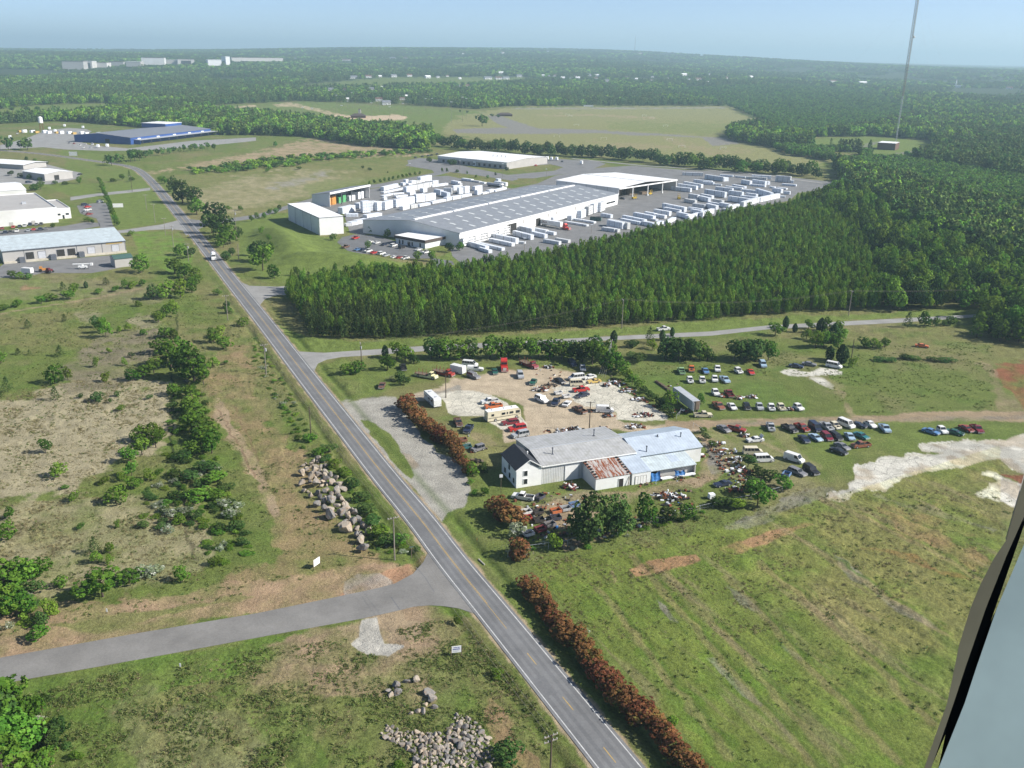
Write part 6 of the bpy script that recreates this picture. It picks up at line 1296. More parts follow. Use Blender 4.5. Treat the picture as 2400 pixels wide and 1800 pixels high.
cars(1140,820,.1356,[('semi',280,230,330,460,'red','bright red semi tractor at the back of the yard'),
 ('suv',560,400,610,540,'silver','silver van-like wagon in front of the red semi tractor'),
 ('flatbed',620,240,850,330,'maroon','dark red wrecker truck with a jumble on its bed'),
 ('suv',1440,215,1530,310,'navy','dark blue utility vehicle under the trees behind the yard'),
 ('cab',1650,310,1680,400,'silver','gray truck cab shell under the trees behind the yard'),
 ('beetle',850,530,770,640,'darkgreen','green vintage rounded car in the middle of the yard'),
 ('van',1680,500,1430,530,'white','white high van behind the cream bus van'),
 ('van',1450,620,1700,610,'cream','cream and white window van left of the yellow car'),
 ('sedan',1860,480,1700,510,'white','white sedan between the high van and the yellow car'),
 ('coupe',1970,555,1750,580,'yellow','pale yellow coupe on the concrete slab'),
 ('pickup',1500,730,1770,700,'red','red old pickup at the edge of the concrete slab'),
 ('sedan',1190,520,1340,600,'black','black car with a cover beside the cream window van'),
 ('sedan_nohood',1730,790,1580,830,'navy','small dark car below the red old pickup'),
 ('suv',850,840,1060,940,'white','white old panel wagon in the middle of the dirt yard'),
 ('pickup',1240,860,1150,1010,'navy','dark pickup right of the white panel wagon'),
 ('coupe',1340,1010,1440,900,'white','white hatchback coupe seen from behind right of the dark pickup'),
 ('pickup_nohood',1690,1110,1530,1030,'brown','brown and white pickup without a hood behind the workshop'),
 ('panelvan',1900,1070,2190,1080,'white','white van with its door open beside the utility pole behind the workshop'),
 ('wagon',560,1260,260,1300,'maroon','maroon station wagon on the small concrete pad'),
 ('suv',670,1370,390,1410,'red','red utility vehicle between the maroon wagon and the silver one'),
 ('suv',730,1470,430,1530,'silver','silver utility vehicle nearest the workshop roof')], YG)
cars(1050,920,.1356,[('pickup',880,170,560,200,'white','white pickup parked on the left concrete slab'),('pickup',920,250,650,280,'orange','orange pickup beside the white one on the left slab'),
 ('motorhome',640,500,1250,400,'cream','long cream motorhome with brown stripe beside the left slab'),('jeep',600,980,430,1030,'gray','gray boxy off-road vehicle on the lawn by the hedge')], YG)
cars(1160,1000,.226,[('pickup',390,765,195,735,'white','white old pickup in front of the white house')], YG)
RG = "old vehicles in rows on the field right of the yard"
cars(1560,820,.1537,[('pickup',270,410,205,290,'green','light green pickup at the left end of the back row'),('cab_nohood',385,280,400,370,'orange','orange truck cab second in the back row'),
 ('sedan',570,290,640,400,'blue','light blue coupe third in the back row'),('cab',780,280,800,370,'white','white truck cab fourth in the back row'),('cab_nohood',1080,330,1140,370,'white','white truck cab fifth in the back row'),
 ('coupe',1260,310,1340,410,'red','red car at the right end of the back row'),('suv',1450,200,1510,300,'lightblue','white and blue utility vehicle alone behind the back row'),
 ('cab_nohood',350,460,390,530,'white','white truck cab at the left end of the second row'),('cab_nohood',545,460,570,530,'white','white truck cab second in the second row'),('cab',735,440,760,520,'white','white truck cab third in the second row'),
 ('pickup',840,430,960,530,'lightblue','blue and white pickup at the right end of the second row'),('cab',730,650,790,720,'white','white truck cab in the short third row right of the semi trailer'),
 ('pickup',1020,760,915,630,'maroon','faded maroon pickup in the middle of the third row'),('pickup',740,830,870,930,'rust','rusty brown pickup with white face at the left end of the front row'),
 ('sedan',960,840,1060,940,'white','white rounded old sedan second in the front row'),('cab_nohood',1210,870,1260,930,'black','black and white stripped cab third in the front row'),('cab',1400,860,1460,950,'silver','pale gray cab fourth in the front row'),
 ('cab_nohood',1590,880,1630,950,'white','white cab with black engine bay fifth in the front row'),('cab_nohood',1740,890,1780,930,'cream','flattened cream cab sixth in the front row'),('cab',1990,890,2060,930,'white','white shell at the right end of the front row'),
 ('pickup',430,1020,710,1020,'cream','cream pickup beside the open doors of the silver semi trailer'),('sedan',850,1210,920,1250,'gray','small gray car left of the red pickup below the track'),
 ('pickup',940,1210,1210,1265,'darkred','red pickup with its hood up just below the dirt track'),('sedantrunk',1500,1385,1220,1410,'white','white sedan with its trunk lid standing open'),
 ('pickup_nohood',1570,1140,1625,1270,'silver','gray and white old truck standing in the dirt loop'),('sedan',1920,260,2060,280,'navy','dark blue car left of the white rock heap'),('sedan',2110,230,2260,250,'gray','gray car behind the white rock heap')], RG)
cars(1620,960,.1627,[('van',770,640,1000,640,'cream','cream van with its sliding door open, farther of the two side by side'),('van',920,750,1160,740,'white','white van nearer of the two side by side'),
 ('panelvan',1330,690,1630,790,'white','white utility van with a roof scoop right of the pair of vans'),('wagon',1420,880,1630,970,'gray','long gray station wagon below the white utility van'),('suv',1660,860,1790,950,'black','black utility vehicle right of the long gray wagon'),
 ('coupe',580,1070,320,1120,'navy','dark blue coupe on the grass behind the fence shrubs'),
 ('pickup',1340,260,1490,340,'black','black pickup at the left end of the right-hand car rows'),('pickup_nohood',1530,250,1650,320,'darkred','dark red stripped pickup second in the right-hand back row'),('van',1730,250,1830,330,'navy','dark blue van third in the right-hand back row'),
 ('pickup_nohood',1900,240,1990,300,'silver','gray pickup with white bumper fourth in the right-hand back row'),('sedan',1570,400,1680,500,'navy','dark teal sedan at the left end of the right-hand second row'),('sedan',1740,400,1840,460,'lightblue','blue-gray hatchback second in the right-hand second row'),
 ('minivan',1890,370,2010,470,'maroon','maroon minivan third in the right-hand second row'),('minivan',2010,370,2150,460,'black','black minivan fourth in the right-hand second row')], RG)
cars(1940,940,.208,[('cab_nohood',60,290,110,320,'cream','cream stripped cab in the middle of the right-hand back row'),('van',170,270,240,300,'white','white and teal window van in the right-hand back row'),('sedan_nohood',300,280,380,300,'navy','dark wrecked sedan right of the white and teal van'),
 ('beetle',430,260,520,310,'white','white rounded vintage sedan in the right-hand back row'),('pickup',600,290,680,370,'lightblue','pale blue pickup at the right end of the right-hand back row'),
 ('sedan',210,380,280,460,'lightblue','silver-blue sedan fifth in the right-hand second row'),('sedan',330,390,420,430,'teal','dark teal sedan at the right end of the right-hand second row'),('pickup_nohood',440,510,300,525,'rust','rusty brown truck wreck below the right-hand second row'),
 ('sedan',100,500,220,560,'gray','dark gray car behind the black one nearest the white rock'),('sedan',50,560,190,610,'black','black car nearest the white broken concrete'),
 ('sedan',1120,350,1200,375,'blue','blue car at the left end of the far right group'),('cab',1265,340,1310,370,'white','white cab second in the far right group'),('sedan_nohood',1380,360,1480,385,'darkgreen','dark green wreck third in the far right group'),
 ('sedan_nohood',1520,310,1600,350,'darkred','dark red sedan fourth in the far right group'),('pickup',1630,300,1720,370,'maroon','dark red pickup at the right end of the far right group')], RG)
cars(1900,780,.1808,[('van',200,430,400,470,'white','white van tipped beside the white rock heap'),('sedan',1370,180,1510,195,'orange','orange wreck alone in the far weeds')], RG)
car('pickup', (1538,776), (1572,773), 'white', 'white pickup driving on the far side road', z=.05)
car('mixer', (496,597), (505,619), 'white', 'white concrete mixer truck coming down the main road', z=.09)
PG = "cars in the warehouse parking lot"
for x, y, k, col, lb in [(860,735,'pickup','red','red pickup alone at the top of the warehouse parking lot'),(985,768,'sedan','white','white car first from left in parking back row'),(1045,775,'sedan','white','white car second from left in parking back row'),(1110,790,'sedan','navy','dark car third from left in parking back row'),(1190,800,'suv','white','white utility vehicle in the parking back row'),(1262,815,'suv','black','black utility vehicle in the parking back row'),(1405,835,'sedan','white','white car near the office entrance'),(1470,858,'pickup','white','white pickup at the right end of the parking back row'),
   (775,812,'pickup','brown','brown pickup at the left end of the parking front row'),(880,835,'sedan','blue','blue car second in the parking front row'),(925,838,'sedan','navy','dark blue car third in the parking front row'),(970,848,'pickup','white','white pickup fourth in the parking front row'),(1020,862,'sedan','red','red car fifth in the parking front row'),(1085,870,'suv','white','white utility vehicle sixth in the parking front row'),(1125,885,'sedan','silver','silver car seventh in the parking front row'),(1195,900,'sedan','white','white car eighth in the parking front row'),(1235,905,'sedan','darkred','red car ninth in the parking front row'),(1290,910,'pickup','white','white pickup at the right end of the parking front row')]:
    x, y = 600+.2712*x, 360+.2712*y; car(k, (x-7, y+3.0), (x+7, y-1.0), col, lb, PG, .07)
def lot(L, dx, dy, where, group, z=.045):
    cnt = {}
    for x, y, k, col in L: cnt.setdefault(col, []).append(x)
    seen = {}
    for x, y, k, col in sorted(L, key=lambda q: q[0]):
        i = seen.get(col, 0); seen[col] = i+1; n = len(cnt[col])
        nm = {'navy': 'dark blue', 'darkred': 'dark red'}.get(col, col)
        noun = {'suv': 'utility vehicle', 'pickup': 'pickup', 'boxtruck': 'box truck', 'van': 'van'}.get(k, 'car')
        car(k, (x-dx/2, y-dy/2), (x+dx/2, y+dy/2), col, f"{nm} {noun} {where}"+(f", {ORD[i]} {nm} one from left" if n > 1 else ''), group, z)
lot([(.2712*x, 360+.2712*y, k, c) for x, y, k, c in [(20,655,'sedan','darkred'),(115,642,'sedan','red'),(170,636,'sedan','navy'),(215,632,'suv','white'),(262,622,'suv','navy'),(315,620,'sedan','gray'),(357,614,'sedan','black')]], 3, -7, "in far row by white office", "cars parked by the white office")
lot([(.2712*x, 360+.2712*y, k, c) for x, y, k, c in [(48,690,'suv','navy'),(90,684,'sedan','black'),(147,678,'pickup','white'),(245,672,'sedan','silver'),(292,664,'sedan','red'),(350,662,'suv','navy'),(396,656,'sedan','gray')]], 3, -7, "in near row by white office", "cars parked by the white office")
lot([(.2712*x, 360+.2712*y, k, c) for x, y, k, c in [(735,450,'suv','navy'),(757,468,'sedan','red'),(757,494,'pickup','white'),(770,530,'sedan','darkred'),(738,512,'sedan','gray')]], 12, -2, "beside white office annex", "cars beside the office annex")
car('suv', (230,476), (240,474), 'silver', 'silver utility vehicle driving in the office parking lot'); car('sedan', (182,411), (194,409), 'black', 'black car by the white-roofed metal shed'); car('sedan', (144,420), (154,418), 'gray', 'gray car at the corner of the white-roofed metal shed')
car('suv', (60,430), (76,428), 'navy', 'dark blue utility vehicle left of the round bushes'); car('smallbox', (50,640), (80,642), 'white', 'white box trailer at the edge of the loading yard'); 
lot([(600+.2712*x, 80+.2712*y, 'sedan', c) for x, y, c in [(1380,1072,'black'),(1440,1062,'black'),(1490,1056,'navy'),(1520,1050,'black'),(1565,1042,'navy')]], 9, -2, "on curb left of factory", "cars left of the factory", .06)
lot([(1200+.3165*x, 360+.3165*y, k, c) for x, y, k, c in [(225,48,'boxtruck','navy'),(262,46,'boxtruck','white'),(293,50,'boxtruck','white'),(332,50,'boxtruck','white'),(372,63,'sedan','navy'),(515,78,'boxtruck','white'),(175,92,'sedan','red')]], 6, -3, "behind the far factory", "trucks behind the factory", .06)
# freight truck with lettering, tanker, semi trailers
def box_semi(name, a, b, L, label, text=None, wall='whitemetal', opened=False):
    p, q = G(*a), G(*b); ang = math.atan2(q.y-p.y, q.x-p.x); r = empty(name, ((p.x+q.x)/2, (p.y+q.y)/2, .05), ang, label, 'trailer'); h = L/2
    m_ = MB(); m_.box(-h, h, -1.27, 1.27, 1.15, 3.95); m_.obj('cargo_box', M[wall], r)
    m_ = MB(); m_.box(-h+.02, h-.02, -1.22, 1.22, 3.955, 4.0); m_.obj('roof', M['whitewrap'] if not opened else M['graymetal'], r)
    m_ = MB(); m_.box(-h+.5, h-.5, -.5, .5, .8, 1.14); m_.obj('chassis', M['dark'], r)
    for x in (-h+1.2, -h+2.4):
        for s in (-1, 1): o = part('wheel', WHT, r); o.location = (x, s*1.05, .48)
    for s in (-1, 1): m_ = MB(); m_.box(h-3, h-2.85, s*.9-.06, s*.9+.06, 0, .85); m_.obj('landing_leg', M['graymetal'], r)
    m_ = MB(); m_.box(-h-.03, -h+.01, -1.2, 1.2 if not opened else 0, 1.2, 3.9); m_.obj('rear_door', M['wood' if opened else 'graymetal'], r)
    if opened: m_ = MB(); m_.box(-h-.04, -h+.01, .02, 1.2, 1.2, 3.9); m_.obj('opening', M['door_dark'], r); m_ = MB(); m_.box(-h-1.2, -h-.05, 1.25, 1.31, 1.2, 3.9); m_.obj('open_door', M['whitemetal'], r)
    if text:
        for s, x0, sz, mt in text:
            cu = bpy.data.curves.new('text', 'FONT'); cu.body = s; cu.size = sz; cu.extrude = .01; cu.align_x = 'LEFT'
            to = bpy.data.objects.new('tmp', cu); COL.objects.link(to); dg = bpy.context.evaluated_depsgraph_get(); me = bpy.data.meshes.new_from_object(to.evaluated_get(dg)); bpy.data.objects.remove(to)
            me.materials.clear(); me.materials.append(M[mt]); o = part('lettering', me, r); o.location = (x0, -1.295, 2.0 if sz > 1.2 else 2.3); o.rotation_euler = (math.pi/2, 0, 0)
    return r
M['letter_red'] = mat('lettering_dark_red', (.12,.02,.025), .6, .1, 1)
bs = box_semi('semi_trailer', (1264,527), (1322,537), 16.0, 'white semi trailer with dark SAIA lettering at the warehouse door', [("SAIA", -7.0, 2.1, 'letter_red'), ("FREIGHT", -1.6, .9, 'graymetal')])
car('semi', (1318,537), (1334,540), 'red', 'red semi tractor pulling the lettered white trailer', z=.05)
box_semi('semi_trailer', (1625,966), (1588,938), 13.0, 'old silver semi trailer with open rear doors beside the field', wall='graymetal', opened=True)
p, q = G(1136,436), G(1180,441); r = empty('tank_trailer', ((p.x+q.x)/2, (p.y+q.y)/2, .04), math.atan2(q.y-p.y, q.x-p.x), 'silver tank trailer among the stacks', 'trailer')
m_ = MB(); m_.cyl((-6.5,0,2.3),(6.5,0,2.3),1.15,n=14); m_.obj('tank', M['graymetal'], r); m_ = MB(); m_.box(-6,6,-.5,.5,.7,1.3); m_.obj('chassis', M['dark'], r)
for x in (-5.2,-4.0):
    for s in (-1,1): o = part('wheel', WHT, r); o.location = (x, s*1.05, .48)
car('semi', (1170,441), (1186,444), 'white', 'white semi tractor hitched to the silver tank trailer', z=.04)
box_semi('semi_trailer', (1160,436), (1188,440), 13, 'white semi trailer parked right behind the tank truck')
p = G(1379,252.5); r = empty('storage_container', (p.x, p.y, 0), -.1, 'white storage container at the back edge of the playing field', 'container'); m_ = MB(); m_.box(-10,10,-1.5,1.5,0,5.2); m_.obj('container_box', M['white_roof'], r); m_ = MB(); m_.box(-10.05,-9.9,-1.3,1.3,.1,4.8); m_.obj('door', M['graymetal'], r)
p, q = G(1382,518), G(1410,517); r = empty('dumpster', ((p.x+q.x)/2, (p.y+q.y)/2, .04), math.radians(-14), 'dark green roll-off dumpster in the yard beside the warehouse', 'dumpster'); m_ = MB(); m_.box(-3.6,3.6,-1.3,1.3,.25,2.5); m_.obj('bin', M['green_roof'], r)
m_ = MB()
for x in (-3.2,-1.6,0,1.6,3.2): m_.box(x-.06,x+.06,-1.36,1.36,.3,2.45)
m_.obj('rib', M['green_roof'], r); m_ = MB(); m_.box(-3.55,3.55,-1.2,1.2,2.42,2.52); m_.obj('load', M['door_dark'], r)
M['yellow'] = mat('machine_yellow', (.55,.38,.04), .5, .2, 1)
def forklift(x, y, label):
    p = G(x, y); r = empty('forklift', (p.x, p.y, .04), random.uniform(0, 6), label, 'forklift', 'yellow yard lifts'); m_ = MB(); m_.box(-1.8,1.2,-1.1,1.1,.5,1.8); m_.box(-.8,.8,-.8,.8,2.9,3.05); m_.obj('body', M['yellow'], r)
    m_ = MB()
    for a, b in ((-.7,-.7),(.7,-.7),(.7,.7),(-.7,.7)): m_.cyl((a,b,1.8),(a,b,2.9),.06,n=5)
    m_.obj('cab_frame', M['dark'], r); m_ = MB(); m_.box(1.3,1.5,-.9,-.7,.1,4.0); m_.box(1.3,1.5,.7,.9,.1,4.0); m_.box(1.3,1.5,-.9,.9,3.8,4.0); m_.obj('mast', M['yellow'], r); m_ = MB(); m_.box(1.5,3.0,-.7,-.45,.15,.25); m_.box(1.5,3.0,.45,.7,.15,.25); m_.obj('fork', M['dark'], r)
    for a in (-1.2,.8):
        for s in (-1,1): o = part('wheel', WHT, r); o.location = (a, s*1.05, .48)
forklift(1591,467,'yellow forklift out on the open asphalt of the yard'); forklift(1487,467,'yellow forklift under the near edge of the open shed'); forklift(1523,457,'yellow forklift by the middle post of the open shed')
car('sedan', (1452,466), (1466,468), 'navy', 'dark blue car beside the corner of the open white shed', z=.04)
# loose truck beds, scrap
def bed_proto():
    r = empty('truck_bed', (0,0,0), 0, None, 'truck part'); m_ = MB(); m_.box(-1.2,1.2,-.95,-.8,.35,1.0); m_.box(-1.2,1.2,.8,.95,.35,1.0); m_.box(-1.2,-1.1,-.8,.8,.4,1.0); m_.box(1.1,1.2,-.8,.8,.4,1.0); m_.obj('side_wall', M['paintrust'], r)
    m_ = MB(); m_.box(-1.1,1.1,-.8,.8,.38,.45); m_.obj('floor', M['dark'], r); return r
BEDP = [bed_proto(), False]
def bed(x, y, rz, col, label, z=0):
    p = G(x, y); c = CC[col]
    if not BEDP[1]: r = BEDP[0]; r.location = (p.x, p.y, z); r.rotation_euler.z = rz; r.color = (*c, 1); BEDP[1] = True; [setattr(k, 'color', (*c, 1)) for k in KIDS[r.name]]
    else: r = dup(BEDP[0], (p.x, p.y, z), rz, color=c)
    r["label"] = label; r["group"] = "loose pickup beds on the ground"
for x, y, rz, col, lb in [(325,905,.4,'white','white bed at the left end of the scrap row by the fence'),(445,905,.4,'black','black bed second in the scrap row by the fence'),(630,895,.4,'orange','orange bed in the scrap row by the fence'),(735,870,.4,'silver','silver bed right of the orange one'),(825,830,.4,'blue','blue bed half hidden behind the big pine'),
   (325,970,.3,'red','red and white bed below the white one'),(455,990,.3,'black','black bed below the first black one'),(630,965,.3,'navy','dark bed below the orange one'),(345,1130,.5,'white','white bed nearest the fence corner'),(470,1085,.5,'maroon','purple bed near the fence corner'),(570,1035,.5,'gray','gray bed right of the purple one'),(460,750,.9,'navy','small dark bed behind the white old pickup')]:
    bed(1160+.226*x, 1000+.226*y, rz, col, lb)
for x, y, rz, lb in [(1240,770,.35,'left one of the loose white beds beside the red old pickup'),(1380,830,.35,'right one of the loose white beds beside the red old pickup')]: bed(1140+.1356*x, 820+.1356*y, rz, 'white', lb)
bed(1050+.1356*250, 920+.1356*850, .3, 'rust', 'rusty low bed on the lawn by the hedge'); bed(1050+.1356*330, 920+.1356*970, .3, 'teal', 'teal covered bed beside the boxy off-road vehicle'); bed(1620+.1627*1370, 960+.1627*960, 1.0, 'blue', 'flat blue bed left of the long gray wagon')
def scrap(x, y, w_, label, seed, cols=('dark','rust','graymetal','chrome','whitewrap','wood'), n=26, h=1.1):
    """a heap of parts, one thing"""
    r = random.Random(seed); p = G(x, y); root = empty('scrap_heap', (p.x, p.y, 0), 0, label, 'scrap', 'heaps of scrap parts')
    for ci, c in enumerate(cols):
        m_ = MB()
        for i in range(max(6, n//len(cols))):
            a, d = r.uniform(0, 6.28), w_*math.sqrt(r.random()); cx, cy = d*math.cos(a), d*.6*math.sin(a); l = r.uniform(.3, 1.3); q = r.uniform(0, 3.14); z = r.uniform(0, h*(1-d/(w_*1.3)))
            if i % 3: m_.obox((cx, cy), (math.cos(q), math.sin(q)), l/2, r.uniform(.08, .45), z, z+r.uniform(.08, .45))
            else: m_.cyl((cx, cy, z+.1), (cx+l*math.cos(q), cy+l*math.sin(q), z+r.uniform(.1, .6)), r.uniform(.06, .22), n=7)
        m_.obj({'dark': 'tires_and_engines', 'rust': 'rusty_parts', 'graymetal': 'metal_parts', 'chrome': 'bumpers', 'whitewrap': 'white_panels', 'wood': 'boards'}.get(c, 'panels'), M[c], root)
S1 = ('dark','rust','graymetal','whitewrap','wood')
for i, (x, y, w_, lb) in enumerate([(1335,1145,2.6,'dark scrap heap against the workshop wall left of the rusty shed'),(1555,1165,2.6,'dark scrap heap with a pale panel across the track from the garage'),(1592,1168,2.0,'small scrap heap right of the dark one with the pale panel'),
   (1700,1062,3.4,'big scrap heap behind the metal hall'),(1725,1080,2.6,'scrap heap next to the biggest one behind the hall'),(1680,1042,2.2,'scrap heap in the weeds nearest the hall corner'),(1735,1108,3.6,'rust-brown heap of truck wrecks by the fence shrubs'),(1722,1150,2.4,'reddish heap with standing pipes below the dark coupe'),
   (1445,900,3.2,'dark heap of axles at the top edge of the concrete slab'),(1470,918,2.6,'heap of axles along the hedge edge of the slab'),(1495,938,2.2,'small dark heap farther down the slab edge'),(1590,967,3.2,'red and gray heap in the middle of the slab'),(1505,975,3.0,'red and cream heap at the near end of the slab'),
   (1350,1010,2.6,'heap of white and gray parts behind the workshop roof'),(1320,1015,1.8,'gray pipes at the left end behind the workshop roof'),(1490,1003,2.6,'dark heap behind the metal hall ridge'),(1285,862,1.8,'pale parts under the trees behind the dark red wrecker'),(1268,915,2.8,'rusty racks in the middle of the yard'),(1290,905,2.0,'pale wooden boards beside the rusty racks'),
   (1425,975,2.2,'camouflage-colored heap below the white van with the open door'),(1385,965,1.2,'blue drums beside the brown and white pickup'),(1735,935,1.8,'engine parts right of the maroon pickup'),(1762,932,1.8,'axle parts farther right of the maroon pickup'),(1690,930,1.4,'white panels below the white cab of the third row'),(1851,961,1.2,'white hood lying in the front row'),(1745,1022,1.4,'dark parts left of the white sedan with open trunk'),(1640,1070,1.6,'red and white scraps at the hall corner'),(1117,1082,1.8,'yellow machine parts on the lawn beside the hedge'),(1420,905,1.3,'pale parts at the far corner of the slab')]):
    cols = S1
    if 'blue' in lb: cols = ('tarp','tarp','graymetal')
    if 'white' in lb or 'pale' in lb: cols = ('graymetal','whitemetal','dark','rust','dark')
    if 'red and' in lb or 'reddish' in lb or 'rust' in lb: cols = ('rust','dark','letter_red','whitemetal')
    if 'wooden' in lb or 'yellow' in lb: cols = ('wood','dark')
    scrap(x, y, w_, lb, 50+i, cols, 34 if w_ > 2 else 16, 1.3 if w_ > 2.5 else .8)
p = G(1280,1128); r = empty('fuel_tank', (p.x, p.y, 0), math.radians(20), 'dark red fuel tank on legs beside the workshop wall', 'tank'); m_ = MB(); m_.cyl((-.9,0,1.9),(.9,0,1.9),.6,n=14); m_.obj('tank', M['rust'], r); m_ = MB()
for a in (-.7,.7):
    for b in (-.4,.4): m_.cyl((a,b,0),(a,b,1.7),.05,n=5)
m_.obj('legs', M['dark'], r)
# slanted racks of dark poles left of the semi trailer
for i in range(7):
    p = G(1545+i*7.5, 900+i*5.2); r = empty('post_stack', (p.x, p.y, 0), math.radians(115), f"dark weathered post stack left of the silver semi trailer, {ORD[i]} from left", 'stack', 'stacks of old posts'); m_ = MB()
    for j in range(5): m_.box(-2.4+random.uniform(-.3,.3), 2.2, -.5+j*.22, -.34+j*.22, .05+.3*(j % 2), .3+.3*(j % 2))
    m_.obj('posts', M['wood'], r)

# small litter and weeds of parts strewn about the yard: nobody could count it
def litter():
    r = random.Random(77); mats = ['dark','rust','graymetal','whitewrap','wood','tarp']; m_ = MB()
    zones = [([(1250,860),(1330,870),(1300,900),(1260,890)],14),([(1430,880),(1475,915),(1560,970),(1540,960),(1440,900)],60),([(1640,1040),(1690,1050),(1750,1110),(1760,1160),(1700,1120)],110),([(1190,1175),(1290,1150),(1380,1165),(1370,1185),(1230,1200)],60),([(1215,1190),(1360,1230),(1340,1260),(1220,1270)],90),([(1350,1250),(1620,1180),(1640,1190),(1400,1270)],80),([(1540,1150),(1620,1150),(1610,1185),(1540,1190)],50),([(1480,1125),(1620,1105),(1640,1120),(1500,1142)],40),([(1540,870),(1600,900),(1560,930)],8),([(1060,990),(1160,1060),(1120,1090),(1080,1070)],14),([(1270,1010),(1420,1000),(1440,1012),(1290,1024)],50)]
    for P, n in zones:
        xs = [q[0] for q in P]; ys = [q[1] for q in P]; k = 0
        while k < n:
            x, y = r.uniform(min(xs), max(xs)), r.uniform(min(ys), max(ys))
            if sdist(np.array([float(x)]), np.array([float(y)]), P)[0] < 0: continue
            k += 1; p = G(x, y); a = r.uniform(0, 3.14); l = r.uniform(.15, .9)
            m_.obox((p.x, p.y), (math.cos(a), math.sin(a)), l/2, r.uniform(.04, .35), 0, r.uniform(.05, .6), r.choices(range(6), [6,4,3,.7,2.5,.15])[0])
    o = m_.obj('scrap_litter', [M[k] for k in mats]); tag(o, 'small car parts and litter strewn around the salvage yard', 'litter', kind='stuff')
litter()
# ------------------------------------------------------------------ woods: uncountable masses, instanced
def stuff_instances(name, P, scl, idx, sources, label, cat=None):
    me = bpy.data.meshes.new(name); n = len(P)
    me.vertices.add(n); me.vertices.foreach_set("co", np.asarray(P, np.float32).ravel())
    a = me.attributes.new("scl", 'FLOAT_VECTOR', 'POINT'); a.data.foreach_set("vector", np.asarray(scl, np.float32).ravel())
    a = me.attributes.new("rotz", 'FLOAT', 'POINT'); a.data.foreach_set("value", rng.uniform(0, 6.28, n).astype(np.float32))
    a = me.attributes.new("pick", 'INT', 'POINT'); a.data.foreach_set("value", np.asarray(idx, np.int32))
    o = link(name, me); tag(o, label, cat, kind="stuff")
    ng = bpy.data.node_groups.new(name, 'GeometryNodeTree')
    ng.interface.new_socket("Geometry", in_out='INPUT', socket_type='NodeSocketGeometry'); ng.interface.new_socket("Geometry", in_out='OUTPUT', socket_type='NodeSocketGeometry')
    N, K = ng.nodes, ng.links
    gi = N.new("NodeGroupInput"); go = N.new("NodeGroupOutput"); ip = N.new("GeometryNodeInstanceOnPoints"); jn = N.new("GeometryNodeJoinGeometry")
    for s in sources:
        oi = N.new("GeometryNodeObjectInfo"); oi.inputs["Object"].default_value = s; oi.inputs["As Instance"].default_value = True; oi.transform_space = 'ORIGINAL'
        K.new(oi.outputs["Geometry"], jn.inputs[0])
    def attr(nm, ty):
        q = N.new("GeometryNodeInputNamedAttribute"); q.data_type = ty; q.inputs["Name"].default_value = nm
        return q.outputs["Attribute"]
    cx = N.new("ShaderNodeCombineXYZ"); K.new(attr("rotz", 'FLOAT'), cx.inputs[2])
    K.new(gi.outputs[0], ip.inputs["Points"]); K.new(jn.outputs[0], ip.inputs["Instance"]); ip.inputs["Pick Instance"].default_value = True
    K.new(attr("pick", 'INT'), ip.inputs["Instance Index"]); K.new(cx.outputs[0], ip.inputs["Rotation"]); K.new(attr("scl", 'FLOAT_VECTOR'), ip.inputs["Scale"])
    K.new(ip.outputs[0], go.inputs[0])
    md = o.modifiers.new("scatter", 'NODES'); md.node_group = ng
    return o
def crown_of(k, lo, v):
    for key, r in PROTO.items():
        if key[1] == k and key[2] == lo and key[3] == v: return KIDS[r.name][0]
    # a source tree that stands in the woods itself
    r, noun, tone, cat = plant(*{'P': (1700, 300, 10, 6, 'P'), 'N': (1720, 305, 10, 6, 'N')}.get(k, (1300+60*v, 215+ord(k) % 7, 14, 12, k)), lo=lo)
    r["label"] = f"{tone} {noun} standing in the woods beyond the playing field, {'first' if v == 0 else 'second'} of two"; r["group"] = "single trees in the far woods"
    return KIDS[r.name][0]
def src(k, lo):
    out = []; n = len((LO if lo else CR)[k]); saved = random.randrange
    for v in range(n):
        key = [kk for kk in PROTO if kk[1] == k and kk[2] == lo and kk[3] == v]
        if key: out.append(KIDS[PROTO[key[0]].name][0])
    if not out:
        out.append(crown_of(k, lo, 0))
    return out
def inside(px, py, poly):
    return sdist(px, py, poly) > 0
def points_in(poly, spacing, minsp=0, jitter=.42, rows=None):
    """jittered grid in world space inside a photo polygon on flat ground"""
    W = [G(*p) for p in poly]; xs = [p.x for p in W]; ys = [p.y for p in W]
    a = rows if rows is not None else .4
    gx, gy = np.meshgrid(np.arange(-900, 900, spacing), np.arange(-900, 900, spacing))
    cx, cy = (min(xs)+max(xs))/2, (min(ys)+max(ys))/2
    u = gx.ravel()+rng.uniform(-jitter, jitter, gx.size)*spacing; v = gy.ravel()+rng.uniform(-jitter, jitter, gx.size)*spacing
    X = cx+u*math.cos(a)-v*math.sin(a); Y = cy+u*math.sin(a)+v*math.cos(a)
    k = (X > min(xs)) & (X < max(xs)) & (Y > min(ys)) & (Y < max(ys)); X, Y = X[k], Y[k]
    px, py = px_of(X, Y, np.zeros(len(X))); k = inside(px, py, poly)
    return X[k], Y[k], px[k], py[k]
